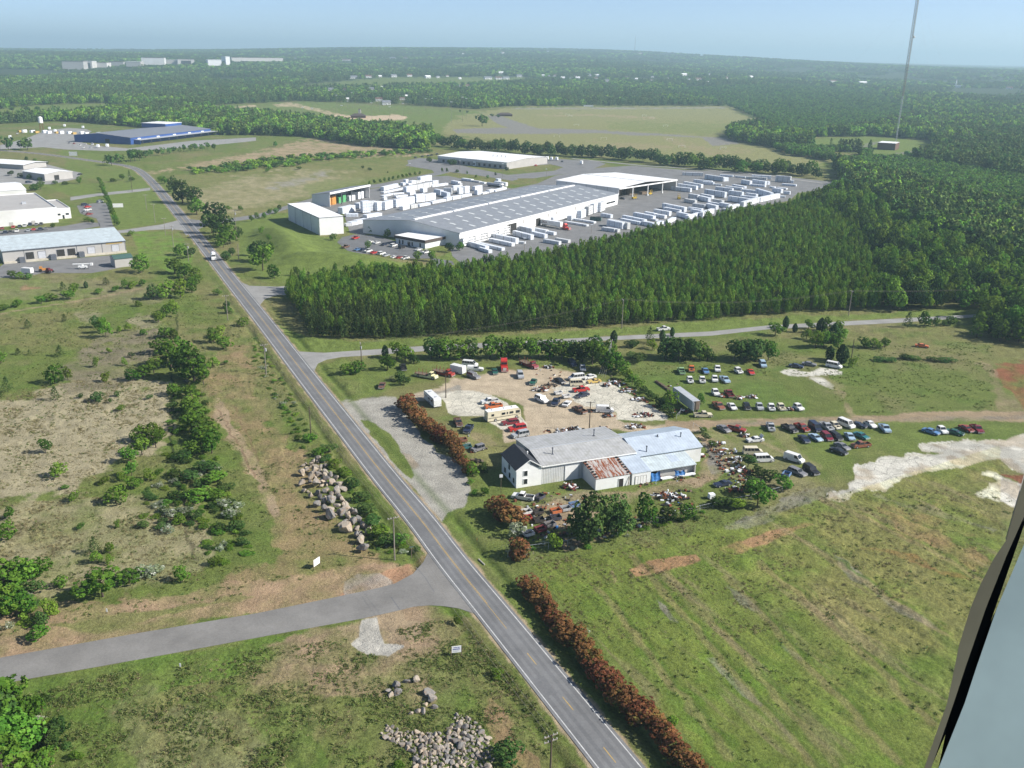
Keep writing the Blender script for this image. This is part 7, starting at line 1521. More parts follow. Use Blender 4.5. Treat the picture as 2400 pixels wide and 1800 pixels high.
# pine plantation between the side road and the warehouse yard
PINE = [(672,705),(700,730),(716,765),(728,792),(800,797),(900,795),(1050,790),(1250,777),(1450,763),(1650,752),(1850,737),(2000,728),(2120,728),(2230,715),(2210,650),(2120,590),(2080,520),(2010,470),(1960,455),(1880,478),(1849,494),(1738,508),(1675,524),(1580,543),(1463,572),(1352,596),(1200,625),(1142,634),(1075,646),(1020,652),(925,650),(844,658),(735,670),(672,678)]
BAND = [(1960,458),(2040,470),(2100,520),(2170,560),(2260,600),(2420,640),(2460,820),(2400,800),(2330,770),(2290,760),(2310,722),(2230,728),(2120,730),(2060,728),(2080,660),(2050,600),(2000,540),(1940,500),(1900,480)]
X, Y, px, py = points_in(PINE, 2.85, rows=.62)
inb = inside(px, py, BAND)
edge = sdist(px, py, PINE)
keep = ~(inb & (rng.random(len(X)) < .75)); X, Y, px, py, edge = X[keep], Y[keep], px[keep], py[keep], edge[keep]
order = np.argsort(Y+rng.uniform(0, 6, len(Y)))
near, rest = order[:250], order[250:]
hh = 6.6+2.8*fbm(X, Y, 26, 3, 81)+rng.normal(0, 1.25, len(X))
for i in near:
    k = 'P' if rng.random() < .9 else 'L'
    r, noun, tone, cat = plant(0, 0, float(hh[i]), float(rng.uniform(2.9, 4.0)), k, loc=Vector((X[i], Y[i], 0)))
    r["group"] = "front rows of the pine plantation"
    r["label"] = ("young pine in the front rows of the plantation by the far side road" if k == 'P' else "bright leafy tree grown up between the front plantation pines")
gap = fbm(X, Y, 9, 3, 83)[rest] < .80; rest = rest[gap | (rng.random(len(rest)) < .3)]
kinds = rng.choice(4, len(rest), p=[.70, .16, .09, .05])
SP, SN, SB, SL = src('P', False), src('N', True), src('B', False), src('L', False)
def mix_instances(name, X, Y, Z, kinds, table, hs, ws, label, cat):
    """table: list of source lists per kind"""
    flat = [o for L in table for o in L]; offs = np.cumsum([0]+[len(L) for L in table[:-1]])
    # join order is reversed or kept the same way for all: pick by position, kinds stay grouped either way
    idx = np.array([offs[k]+rng.integers(len(table[k])) for k in kinds])
    return stuff_instances(name, np.stack([X, Y, Z], 1), np.stack([ws, ws, hs], 1), idx, flat, label, cat)
R_ = rest
mix_instances("pine_plantation", X[R_], Y[R_], np.zeros(len(R_)), kinds, [SP, SP, SB, SL], hh[R_]*np.where(kinds > 1, .85, 1), rng.uniform(2.7, 4.2, len(R_))*np.where(kinds > 1, 1.3, 1),
              "dense plantation of young pines between the far side road and the storage yard", "plantation")
X, Y, px, py = points_in(BAND, 6.2)
k = rng.choice(3, len(X), p=[.5, .3, .2])
mix_instances("woodland", X, Y, np.zeros(len(X)), k, [src('B', False), src('D', False), SL], rng.uniform(9, 16, len(X)), rng.uniform(8, 12, len(X)),
              "belt of tall leafy woodland running down the right side of the pine plantation", "woodland")
# understory along the plantation's front edge
# everything beyond: woods outside the open polygons
OPEN = [[(0,258),(60,250),(140,245),(250,243),(330,256),(200,268),(140,276),(0,282),(-300,290),(-300,255)],
 [(500,248),(700,238),(900,245),(1150,258),(1060,305),(1040,318),(850,300),(700,282),(600,272),(500,262)],
 [(690,200),(900,182),(1180,180),(1290,184),(1200,196),(1100,200),(870,206),(720,208)],
 [(1060,150),(1150,147),(1160,152),(1070,158)],
 [(1000,345),(1020,300),(1060,280),(1150,254),(1200,250),(1400,249),(1704,250),(1735,262),(1800,290),(1720,305),(1695,318),(1720,332),(1800,345),(1850,365),(1946,380),(1990,440),(1985,455),(1960,470),(1700,560),(1000,640),(1000,350)],
 [(1900,322),(2060,322),(2180,330),(2190,360),(2140,378),(2000,352),(1905,352)],
 [(-400,292),(0,292),(150,285),(330,300),(520,318),(600,318),(720,322),(860,345),(1000,352),(1020,345),(1020,640),(1960,470),(2290,690),(2330,760),(2600,840),(2600,1900),(-400,1900)],
 [(405,153),(420,152),(440,155),(410,158)]]
def far_woods():
    n = 260000
    d1, d2 = 430, 9000
    u = rng.random(n); d = d1*(d2/d1)**u; az = rng.uniform(-.60, .60, n)
    d0 = d; X = d*np.sin(az); Y = d*np.cos(az); Z = terrain(X, Y); px, py = px_of(X, Y, Z)
    ok = (px > -160) & (px < 2560) & (py < 900) & ((d > 780) | (px > 1950))
    for P in OPEN:
        m_ = sdist(px, py, P); ok &= ~(m_ > -1.0)
    # plantation area at right between rail bed and band already covered up to y 460
    ok &= ~(inside(px, py, PINE) | inside(px, py, BAND))
    for (hx, hy, hw) in HOUSES:
        top = py-11.0*CAM_F/d0
        ok &= ~((np.abs(px-hx) < hw/2+2.5) & (py > hy-1.0) & (top < hy+.5))
    # thin out to an even cover: probability by distance
    X, Y, Z, px, py, d = X[ok], Y[ok], Z[ok], px[ok], py[ok], d[ok]
    # clearings
    cl = fbm(X, Y, 420, 3, 95); keep = ~((cl > .63) & (d > 2900)); X, Y, Z, px, py, d = X[keep], Y[keep], Z[keep], px[keep], py[keep], d[keep]
    cap = 92000
    if len(X) > cap: q = rng.choice(len(X), cap, replace=False); X, Y, Z, px, py, d = X[q], Y[q], Z[q], px[q], py[q], d[q]
    return X, Y, Z, px, py, d
X, Y, Z, px, py, d = far_woods()
PLANT1 = [(1700,250),(1640,236),(1560,215),(1640,205),(1850,200),(2050,215),(2150,270),(2050,300),(1900,322),(1830,318),(1760,290)]
PLANT2 = [(1780,345),(1900,352),(2000,356),(2150,385),(2300,410),(2420,430),(2420,520),(2200,470),(2050,420),(1900,380)]
pl = inside(px, py, PLANT1) | inside(px, py, PLANT2)
mixn = fbm(X, Y, 260, 3, 88)
k = np.where(pl, 3, np.where(rng.random(len(X)) < sst(.40, .62, mixn), rng.choice([0, 2], len(X), p=[.8, .2]), np.where(rng.random(len(X)) < .6, 1, 3)))
size = np.maximum(1, .55*(d*.0048)/6)
hs = np.where(pl, 9, rng.uniform(9, 17, len(X))); ws = np.where(pl, rng.uniform(6, 9, len(X)), rng.uniform(8, 14, len(X)))*np.clip(size*1.15, 1.0, 3.2)
strip = (px > 380) & (px < 1030) & (py > 262) & (py < 350)

near_ = d < 1900
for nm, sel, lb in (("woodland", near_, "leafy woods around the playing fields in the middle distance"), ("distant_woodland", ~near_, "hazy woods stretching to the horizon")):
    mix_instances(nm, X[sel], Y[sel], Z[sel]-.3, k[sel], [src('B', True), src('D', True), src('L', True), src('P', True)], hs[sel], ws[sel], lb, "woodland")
# thickets
def thicket(poly, sp, h, w, mixp, label, where=None):
    X, Y, px, py = points_in(poly, sp); n = len(X)
    k = rng.choice(3, n, p=mixp)
    return mix_instances("thicket", X, Y, np.zeros(n), k, [src('B', True), src('D', True), src('L', True)], rng.uniform(.6, 1.2, n)*h, rng.uniform(.8, 1.2, n)*w, label, "thicket")
thicket([(440,400),(520,390),(620,376),(700,368),(860,360),(1000,352),(1010,358),(880,368),(740,378),(700,390),(600,400),(500,408),(450,410)], 8, 4.5, 8, [.4,.5,.1], "scrubby thicket across the dry field below the long tree strip")
def undergrowth(poly, sp, h, w, label, keep=.75):
    X, Y, px, py = points_in(poly, sp); q = (fbm(X, Y, 9, 3, 45) > .34) & (rng.random(len(X)) < keep); X, Y = X[q], Y[q]; n = len(X)
    mix_instances("undergrowth", X, Y, np.full(n, -.15), rng.choice(4, n, p=[.42, .28, .2, .1]), [src('B', False), src('D', False), src('L', False), src('W', False)], rng.uniform(.4, 1.2, n)*h, rng.uniform(.6, 1.25, n)*w, label, "undergrowth")
undergrowth([(402,900),(465,890),(500,1000),(515,1120),(560,1190),(585,1290),(560,1330),(500,1320),(440,1250),(320,1215),(350,1120),(395,1050)], 2.6, 1.5, 3.0, "tangled low undergrowth along the ditch through the waste field")
undergrowth([(600,790),(640,850),(690,940),(745,1030),(800,1100),(880,1200),(960,1290),(930,1330),(870,1290),(800,1190),(735,1090),(680,1010),(620,900),(590,830)], 2.2, .9, 2.2, "low leafy undergrowth on the verge left of the main road", .55)
undergrowth([(-40,1380),(60,1370),(150,1400),(130,1440),(60,1480),(-40,1480)], 2.4, 1.6, 3, "undergrowth at the left edge above the side road")
undergrowth([(0,1640),(120,1640),(160,1740),(200,1820),(-40,1820),(-40,1640)], 2.2, 1.6, 2.8, "undergrowth in the near left corner")
undergrowth([(1200,1230),(1330,1290),(1460,1235),(1640,1195),(1660,1210),(1480,1255),(1330,1305),(1215,1300)], 2.0, .9, 2.0, "weeds along the workshop yard fence", .6)
# low weeds: real tufts on rough ground
def tuft(name, n, h, mt, seed):
    r = np.random.default_rng(seed); C = np.stack([r.normal(0, .22, n), r.normal(0, .22, n), np.abs(r.normal(.35, .22, n))*h], 1)
    N = r.normal(size=(n, 3)); N[:, 2] *= .6
    return leaf_mesh(name, C, N, .09, r.random(n), mt, 1.5)
def weeds(name, mt, polys, count, hr, label, seed, gs=.5):
    s = link(name, tuft(name, 26, 1.0, mt, seed)); 
    Xs, Ys = [], []
    for P, share in polys:
        P = np.asarray(P, float); W = [G(*p) for p in P]; xs = [p.x for p in W]; ys = [p.y for p in W]
        m_ = int(count*share*3); X = rng.uniform(min(xs), max(xs), m_); Y = rng.uniform(min(ys), max(ys), m_); px, py = px_of(X, Y, np.zeros(m_))
        q = inside(px, py, P) & (fbm(X, Y, 5, 3, seed) > gs+rng.uniform(-.12, .12, m_)) & (pdist(X, Y, [(p.x, p.y) for p in road_pts[::3]]) > 4.6)
        for B_ in (SIDE_L, SIDE_R, DRIVE_A, [(828,1445),(900,1445),(960,1515),(915,1550),(820,1520)]): q &= ~inside(px, py, B_)
        Xs.append(X[q][:int(count*share)]); Ys.append(Y[q][:int(count*share)])
    X = np.concatenate(Xs); Y = np.concatenate(Ys); n = len(X); h = rng.uniform(*hr, n)
    s.location = (X[0], Y[0], 0); s.scale = (h[0], h[0], h[0]); tag(s, label+", single tuft", "weed", kind="stuff")
    stuff_instances(name+"_cover", np.stack([X, Y, np.full(n, -.12)], 1), np.stack([h*1.5, h*1.5, h], 1), np.zeros(n, int), [s], label, "weeds")
LEFTF = [(-60,760),(250,700),(480,690),(560,790),(640,930),(720,1060),(830,1230),(880,1300),(600,1400),(300,1440),(-60,1500)]
BANKL = [(520,760),(570,760),(640,860),(700,950),(760,1050),(830,1140),(940,1270),(985,1310),(930,1340),(860,1250),(740,1090),(620,930),(560,830)]
NEARL = [(-60,1660),(330,1560),(700,1510),(1000,1460),(1080,1450),(1160,1530),(1280,1680),(1380,1820),(-60,1830)]
RIGHTF = [(1230,1300),(1400,1230),(1700,1190),(2000,1150),(2400,1150),(2400,1830),(1640,1830),(1350,1480)]
UPR = [(1440,840),(2330,800),(2330,960),(2000,970),(1900,880),(1500,880)]
weeds("weed_tuft", LM['S'], [(LEFTF,.30),(BANKL,.18),(NEARL,.24),(RIGHTF,.06),(UPR,.12)], 26000, (.2,.65), "ragged green weeds over the rough ground", 301)
weeds("dry_grass_tuft", LM['T'], [([(-60,930),(190,890),(400,900),(400,1010),(250,1080),(200,1160),(480,1200),(480,1360),(-60,1390)],.6),([(1230,1180),(1660,1110),(1900,1150),(2350,1150),(2300,1360),(1700,1500),(1300,1500)],.25),(NEARL,.15)], 16000, (.25,.6), "pale dry grass tufts", 302, .45)

tlx = [GT(q[0], q[1]) for q in TL_ITEMS]
mix_instances("tree_line", np.array([p.x for p in tlx]), np.array([p.y for p in tlx]), np.array([p.z for p in tlx]), np.array([0 if q[4] == 'B' else 1 for q in TL_ITEMS]), [src('B', False), src('D', False)],
              np.array([q[2] for q in TL_ITEMS]), np.array([q[3] for q in TL_ITEMS])*1.1, "continuous line of leafy trees between the rail bed and the playing field", "trees")
# ------------------------------------------------------------------ wrapped bundles in the yards
BPROTO = {}
mt, t, b = nodes('layered_wrap'); g_ = t.nodes.new("ShaderNodeTexCoord"); sx = t.nodes.new("ShaderNodeSeparateXYZ"); t.links.new(g_.outputs["Object"], sx.inputs[0])
ad = t.nodes.new("ShaderNodeMath"); t.links.new(sx.outputs[0], ad.inputs[0]); t.links.new(sx.outputs[1], ad.inputs[1]); cb = t.nodes.new("ShaderNodeCombineXYZ"); t.links.new(ad.outputs[0], cb.inputs[0]); t.links.new(sx.outputs[2], cb.inputs[1])
bk_ = t.nodes.new("ShaderNodeTexBrick"); bk_.offset = 0; t.links.new(cb.outputs[0], bk_.inputs["Vector"]); bk_.inputs["Scale"].default_value = 1; bk_.inputs["Brick Width"].default_value = .34; bk_.inputs["Row Height"].default_value = .26; bk_.inputs["Mortar Size"].default_value = .012
bk_.inputs["Color1"].default_value = (.80,.82,.84,1); bk_.inputs["Color2"].default_value = (.66,.70,.75,1); bk_.inputs["Mortar"].default_value = (.30,.31,.33,1)
oi_ = t.nodes.new("ShaderNodeObjectInfo"); t.links.new(mixc(t, 1, bk_.outputs["Color"], ramp(t, oi_.outputs["Random"], [(0, (.72,.70,.66)), (.25, (.92,.95,1)), (1, 1.0)]), 'MULTIPLY'), b.inputs["Base Color"]); b.inputs["Roughness"].default_value = .5; M['layered'] = mt
def bundle(a, b, h, wd, label, group, z=.04, name='wrapped_bundle'):
    p, q = G(*a), G(*b); d = q-p; L = max(1.5, d.length); ang = math.atan2(d.y, d.x)
    if 'b' not in BPROTO:
        r = empty(name, (0,0,0), 0, None, 'bundle'); m_ = MB(); m_.box(-.5,.5,0,1,.06,1); m_.obj('wrapped_stack', M['layered'], r); m_ = MB()
        for x in (-.42,-.15,.15,.42): m_.box(x-.008,x+.008,0,1,0,.06)
        m_.obj('runners', M['wood'], r); BPROTO['b'] = r; first = True
    else: r = dup(BPROTO['b'], (0,0,0), 0); first = False
    r.location = ((p.x+q.x)/2, (p.y+q.y)/2, z); r.rotation_euler.z = ang; r.scale = (L, wd, h); r["label"] = label; r["group"] = group
def bundles(ox, oy, s, L, wd, where, group):
    L = sorted(L, key=lambda q: (q[1]+q[3])/2); rows = []
    for it in L:     # group by row for the label
        ym = (it[1]+it[3])/2
        if rows and abs(rows[-1][0]-ym) < 26: rows[-1][1].append(it)
        else: rows.append([ym, [it]])
    for i, (_, R) in enumerate(rows):
        R.sort(key=lambda q: q[0])
        for j, it in enumerate(R):
            x1, y1, x2, y2, h = it[:5]; w_ = it[5] if len(it) > 5 else wd
            ln = 'long' if abs(x2-x1) > 150 else 'short'; tl_ = 'high' if h > 2.6 else 'low'
            bundle((ox+x1*s, oy+y1*s), (ox+x2*s, oy+y2*s), h, w_, f"{ln} {tl_} white bundle, {where}, {ORD[min(i,13)]} row from back, {ORD[min(j,13)]} from left", group)
bundles(1420,380,.208,[(730,318,950,342,3.2),(805,286,1015,316,3.2),(870,262,1070,296,3.2),(985,232,1190,252,2.8),(1085,252,1210,262,2.5),(1215,262,1300,268,1.2),(860,152,1095,160,3),(1110,190,1320,222,4),(1330,222,1380,218,3.4),(1280,160,1430,170,1.6),(1450,172,1570,182,1.4),(1575,190,1810,206,2.2),(1640,185,1860,196,3.2),(1905,222,2075,236,5.5),(2080,236,2115,238,2.4),
 (1520,245,1620,262,3.6),(1640,240,1790,262,3.4),(1800,256,1820,260,3),(1625,268,1790,285,1.6),(1420,275,1560,300,1.8),(1340,295,1530,318,2),(1840,292,1900,298,1.4),(1920,298,2030,312,1.2),(1980,262,2140,276,1.6),(1870,340,1970,356,3.6),(2000,362,2070,368,2.4),
 (1530,335,1760,362,2.2),(1680,360,1850,412,4.5),(1230,318,1420,340,3),(1105,370,1335,405,4.5),(1375,370,1530,392,3.6),(1570,380,1690,398,2.4),(1510,410,1700,430,2.4),(1370,440,1610,476,4),(925,415,1030,432,4),(1060,395,1190,418,2.6),(1045,430,1150,455,3.4),(1195,450,1305,470,2.4),(880,452,1000,472,2.6),(900,440,1010,446,1.6),
 (1140,478,1270,498,2),(1270,500,1385,524,3),(970,505,1110,522,2.6),(1120,515,1235,542,3.2),(630,520,880,570,3.6),(640,540,830,572,2),(920,535,1075,556,1.8),(535,582,710,612,3.2),(430,598,545,620,2.4),(550,622,660,640,2.2),(305,612,530,656,2.8),(180,640,430,690,2.4),(160,668,380,712,2),(950,570,1110,600,2.6),(790,610,920,640,3),(400,710,560,740,2.6),(10,715,240,762,4.2),(-10,770,130,796,2),(1300,545,1390,560,1.6),
 (1910,395,2020,402,1.2),(470,650,560,668,1.2),(1390,540,1540,505,2.5),(1550,515,1730,455,4),(1740,455,1960,408,3.6),(560,745,650,705,2.5),(930,650,1070,610,2.5),(1090,625,1220,580,3.4),(700,705,790,655,2)], 2.6, "right yard", "white wrapped bundles in the right yard")
bundles(1060,480,.1808,[(860,345,1030,385,3.4),(1010,345,1210,382,2.4),(1215,378,1315,398,1.8),(1030,400,1195,438,2.4),(780,400,1015,460,3),(510,450,820,515,3.4),(470,480,770,545,2),(190,530,430,600,2.6),(300,520,640,600,1.6),(340,590,470,632,1.8),(600,430,750,455,1),(1535,195,1835,245,1.2),(1445,235,1740,285,1.2),(1920,155,2050,178,2.4),(1930,335,2100,360,2.2),(2000,280,2200,322,4.2),(1175,490,1380,525,2),(1330,470,1500,500,1.8),(830,500,930,512,1.2)], 2.4, "beside warehouse dock", "white wrapped bundles beside the warehouse dock")
# stacks against the warehouse wall
for i, (x, y, h) in enumerate([(1365,512,5.2),(1382,505,6),(1395,500,6.5),(1410,497,6.5),(1342,516,3),(1300,520,3.2)]):
    bundle((x-3, y+1.5), (x+8, y-3), h, 3, f"tall white bundle standing against the long warehouse wall, {ORD[5-i]} counted from the far end", "tall bundles on the warehouse wall")
# storage yard on the left: rows of stacks
LS = [(0,440,220,385,4.5),(-20,420,250,378,1.5),(290,360,330,352,3.2),(335,345,375,340,6),(380,352,425,345,2),(425,345,490,335,4.5),(495,332,560,322,3.6),(560,318,630,300,7),(635,298,730,285,7),(752,348,830,335,4.5),(1020,330,1130,350,4),(1140,350,1155,352,2.2),(0,480,330,410,1.6),(345,470,470,440,6.5),(470,438,740,380,6),(740,385,980,352,2.6),(600,470,660,455,5),(0,535,140,500,1.6),(150,500,310,482,1.4),(190,548,365,525,2),
 (0,585,50,580,3),(20,740,140,700,8.5),(190,700,370,660,8.5),(370,655,470,630,7.5),(400,510,480,490,3.5),(495,625,630,610,9),(640,605,790,575,7.5),(290,740,410,710,4),(415,715,515,695,4),(545,685,710,655,2.6),(740,640,950,600,2.6),(760,490,860,510,6),(870,520,960,545,5.5),(905,495,1030,500,7.5),(960,600,1035,580,4),(1050,580,1180,555,3.6),(1190,545,1340,515,2.6),(1145,495,1210,490,7.5),(1235,485,1305,470,8),(1210,465,1290,450,5),(1060,440,1200,430,6),(1390,440,1500,420,5),(1425,505,1500,490,5.5),(1510,495,1600,475,1.8),(1610,470,1690,450,3),(1700,455,1870,415,2.4),(1180,280,1330,300,3),(1335,300,1450,318,2),(1460,322,1530,330,1.6),(1700,290,1740,300,3.4)]
bundles(900,380,.1537,[(a,b,c,d,h*.66) for a,b,c,d,h in LS], 3.0, "left yard", "white wrapped stacks in the left yard")
bundles(600,360,.2712,[(750,525,800,515,4.2),(800,515,860,500,4.2),(895,478,940,468,3.6),(925,520,990,515,8),(990,500,1050,495,6.5),(1050,500,1095,490,6),(780,632,835,628,1.6),(830,625,880,615,2),(880,615,975,595,2.4),(780,550,880,550,2),(960,560,1090,540,2)], 4.2, "near open shed", "white wrapped stacks near the open shed")
# ------------------------------------------------------------------ boulders and rubble
def rock_mesh(seed, cube=.4):
    bm = bmesh.new(); bmesh.ops.create_icosphere(bm, subdivisions=2, radius=.5); r = random.Random(seed)
    pl = [(Vector((r.gauss(0,1), r.gauss(0,1), r.gauss(0,1))).normalized(), r.uniform(.20, .37)) for _ in range(11)]
    for v in bm.verts:
        for n_, d_ in pl:
            k = v.co.dot(n_)
            if k > d_: v.co -= n_*(k-d_)
        v.co += Vector((r.uniform(-1,1), r.uniform(-1,1), r.uniform(-1,1)))*.012
        v.co *= 1.25
    me = bpy.data.meshes.new('rock'); bm.to_mesh(me); bm.free(); me.materials.append(M['rock']); return me
mt, t, b = nodes('rock'); oi = t.nodes.new("ShaderNodeObjectInfo")
c = ramp(t, oi.outputs["Random"], [(.0, (.15,.145,.14)), (.3, (.24,.23,.215)), (.55, (.32,.28,.23)), (.8, (.42,.35,.26)), (1, (.27,.265,.255))])
c = mixc(t, ramp(t, noise(t, 2.2, 5, .7), [(.48, 0), (.66, .6)]), c, (.33,.20,.11)); c = mixc(t, .7, c, ramp(t, noise(t, 7, 5, .7), [(.3, .6), (.7, 1.25)]), 'MULTIPLY')
t.links.new(c, b.inputs["Base Color"]); b.inputs["Roughness"].default_value = .95; bump(t, b, noise(t, 6, 6, .7), .6, .08); M['rock'] = mt
RK = [rock_mesh(s) for s in range(12)]
def rock(x, y, s, name, label, group, z=None, col=None, wp=None):
    p = wp if wp else G(x, y); o = link(name, random.choice(RK)); sx, sy, sz = s*random.uniform(.8,1.25), s*random.uniform(.75,1.1), s*random.uniform(.65,.95)
    o.scale = (sx, sy, sz); o.location = (p.x, p.y, (sz*.30 if z is None else z)); o.rotation_euler = (random.uniform(-.4,.4), random.uniform(-.4,.4), random.uniform(0,6.28)); tag(o, label, 'rock', group)
random.seed(21)
BL = [(538,285,2.2),(580,300,1.8),(500,300,1.4),(430,320,1.3),(520,350,2.2),(560,350,1.8),(600,350,1.4),(430,370,2.0),(470,350,1.4),(510,390,2.0),(555,390,2.0),(590,400,2.2),(400,410,2.6),(485,440,3.0),(545,420,2.2),(600,430,2.2),(650,430,2.0),(690,450,2.2),(400,495,2.6),(470,480,1.8),(530,510,3.4),(600,470,2.2),(650,500,2.6),(715,505,2.4),(415,555,1.8),(455,560,1.0),(475,605,1.8),(535,580,2.4),(600,560,1.8),(650,590,2.2),(700,570,2.2),(750,555,2.2),(560,620,1.8),(600,610,1.4),(525,680,2.4),(590,650,2.2),(660,660,3.2),(745,640,2.4),(760,680,2.0),(720,610,2.0),(590,725,2.2),(640,720,2.4),(700,700,2.0),(650,785,3.4),(740,750,2.8),(780,720,2.6),(840,730,2.0),(800,780,2.6),(860,760,2.0),(895,805,2.2),(770,830,2.0),(735,850,1.8),(840,840,2.4),(780,900,3.8),(870,890,2.2),(920,850,1.8),(960,925,2.6),(990,880,1.6),(870,940,2.2),(910,1000,2.8),(925,1070,3.2),(690,760,1.4),(560,480,1.6),(620,540,1.4)]
BL.sort(key=lambda q: q[1])
for i, (x, y, s) in enumerate(BL):
    size = 'huge' if s > 2.9 else 'large' if s > 2.1 else 'medium' if s > 1.5 else 'small'
    x2, y2 = 600+.2712*x, 1000+.2712*y
    core = 420 < x < 900 and 330 < y < 900
    rock(x2, y2+3, s*.84, 'boulder', f"{size} tan and gray boulder in the long pile beside the dirt strip" , "boulders piled beside the dirt strip", z=s*.30+(.35 if core and i % 3 == 0 else 0))
for i in range(46):
    t_ = i/46; x = 450+t_*470+random.uniform(-75, 75); y = 320+t_*660+random.uniform(-50, 50); rock(600+.2712*x, 1000+.2712*y, random.uniform(.7, 1.5), 'boulder', 'small tan and gray boulder in the long pile beside the dirt strip', 'boulders piled beside the dirt strip', z=random.uniform(.15, .8))
for i, (x, y, s, lb) in enumerate([(1205,765,1.4,'pointed tan rock standing in the grass above the rubble'),(1225,830,1.8,'low brown rock at the left of the grass rocks'),(1140,810,1.1,'small brown rock farthest left in the grass'),(1160,850,1.2,'dark low rock under the pointed tan one'),(1380,720,1.6,'brown rock farthest back in the grass above the rubble'),(1310,730,1.2,'dark reddish rock at the back in the grass'),(1490,825,2.0,'large pale squarish rock right of the grass rocks'),(1530,880,1.9,'tall pale tan rock leaning by the large squarish one'),(1400,985,1.2,'pale rock low in the grass above the rubble'),(1445,985,1.2,'rounded pale rock beside the low pale one'),(1465,925,.9,'small pale upright rock between the two pairs'),(1340,1000,1.0,'gray rock nearest the rubble edge'),(1540,950,1.0,'gray rock sunk in the grass right of the pairs')]):
    rock(600+.2712*x, 1400+.2712*y+2, s, 'boulder', lb, 'rocks in the grass above the rubble')
RUB = [(1730,1010),(1850,1040),(1980,1180),(2060,1320),(2050,1500),(1340,1500),(1380,1400),(1260,1290),(1150,1230),(1080,1200),(1120,1090),(1200,1130),(1340,1170),(1560,1180),(1640,1180),(1700,1100)]
RUBP = [(600+.2712*x, 1400+.2712*y) for x, y in RUB]
pts = []
tries = 0
while len(pts) < 270 and tries < 20000:
    tries += 1; x = random.uniform(880, 1165); y = random.uniform(1670, 1812)
    if sdist(np.array([x]), np.array([y]), RUBP)[0] < 0: continue
    p = G(x, y); s = random.choice([.45,.6,.7,.8,.95,1.1]) if random.random() < .93 else 1.4
    if any((p.x-q[0])**2+(p.y-q[1])**2 < ((s+q[2])*.36)**2 for q in pts): continue
    pts.append((p.x, p.y, s)); rock(0, 0, s*1.15, 'rubble_rock', ('large' if s > 1 else 'small')+' gray and tan rubble rock in the spread pile at the bottom of the picture', 'rubble rocks in the near pile', wp=p, z=s*.14)
# ------------------------------------------------------------------ poles, wires, signs
POLES = {}
def pole(key, base, top, label, arms=1, trans=False, mt='polegray', ang=None, arm=2.4, drop=0):
    b = G(*base); h = hgt(base[0], base[1], top); r = empty('utility_pole', (b.x, b.y, 0), ang if ang is not None else math.radians(28), label, 'pole', 'wooden utility poles')
    m_ = MB(); m_.cyl((0,0,-.1),(0,0,h),.17,.11,9); m_.obj('post', M[mt], r)
    for i in range(arms):
        z = h-.35-i*.95; m_ = MB(); m_.box(-arm/2,arm/2,.12,.24,z-.07,z+.07); m_.obj('crossarm', M['polegray'], r)
        m_ = MB()
        for x in (-arm*.46,-arm*.2,arm*.2,arm*.46): m_.cyl((x,.18,z+.07),(x,.18,z+.3),.06,.04,7)
        m_.obj('insulator', M['white'], r)
    if trans: m_ = MB(); m_.cyl((.42,0,h-2.4),(.42,0,h-1.4),.28,n=10); m_.box(.1,.3,-.05,.05,h-2.1,h-1.9); m_.obj('transformer', M['graymetal'], r)
    POLES[key] = (b, h, r.rotation_euler.z, arm); return r
pole('A', (925,1313), 1212, 'tall wooden utility pole with one crossarm at the corner of the two roads')
b2_ = (1289,1830); pole('B', b2_, 1722, 'dark utility pole with two crossarms at the bottom edge of the picture', arms=2, mt='polewood', arm=2.2)
pole('C', (729,1023), 953, 'bare dark pole on the verge above the boulder pile', arms=0, mt='polewood')
pole('D', (624,877), 807, 'pole with crossarm and transformer on the left verge of the main road', trans=True)
pole('E', (534,751), 692, 'pole with short crossarm on the left verge, farther up the main road')
pole('F', (442,612), 571, 'pole with white transformer beside the mixer truck', trans=True); pole('G', (407,580), 529, 'pole with white boxes on the lawn right of the unit building', trans=True)
pole('H', (388,552), 511, 'slim pole beside the crossing driveway'); pole('I', (364,523), 478, 'pole on the lawn left of the main road bend'); pole('J', (344,493), 456, 'thin pale pole farthest up the lawn', mt='polegray', arms=1)
pole('K', (310,449), 413, 'dark pole near the upper driveway', mt='polewood'); pole('L', (848,868), 803, 'pole with transformer beside the gravel side road mouth', trans=True, mt='polewood', ang=math.radians(100))
pole('M', (1457,770), 701, 'pole with crossarm in front of the pine plantation', ang=math.radians(100)); pole('N', (1988.5,741), 681, 'thin leaning pole in front of the leafy woods on the right', ang=math.radians(100))
pole('O', (1045,932), 878, 'bare dark pole at the edge of the left concrete slab', arms=0, mt='polewood'); pole('P', (1381,1010), 941, 'dark pole with crossarm rising behind the gray workshop', mt='polewood', ang=math.radians(0))
pole('Q', (1214,1049), 1010, 'dark pole behind the dark roof of the white house', arms=0, mt='polewood'); pole('R', (1430,862), 797, 'pole with guy wires among the trees behind the yard', ang=math.radians(60)); pole('S', (1994,850), 795, 'dark pole with a round lamp beside the two dark cedars', arms=0, mt='polewood')
pole('T', (555,560), 493, 'pole with white transformer among the roadside trees', trans=True); pole('U', (560,610), 571, 'thin pole right of the mixer truck', arms=0)
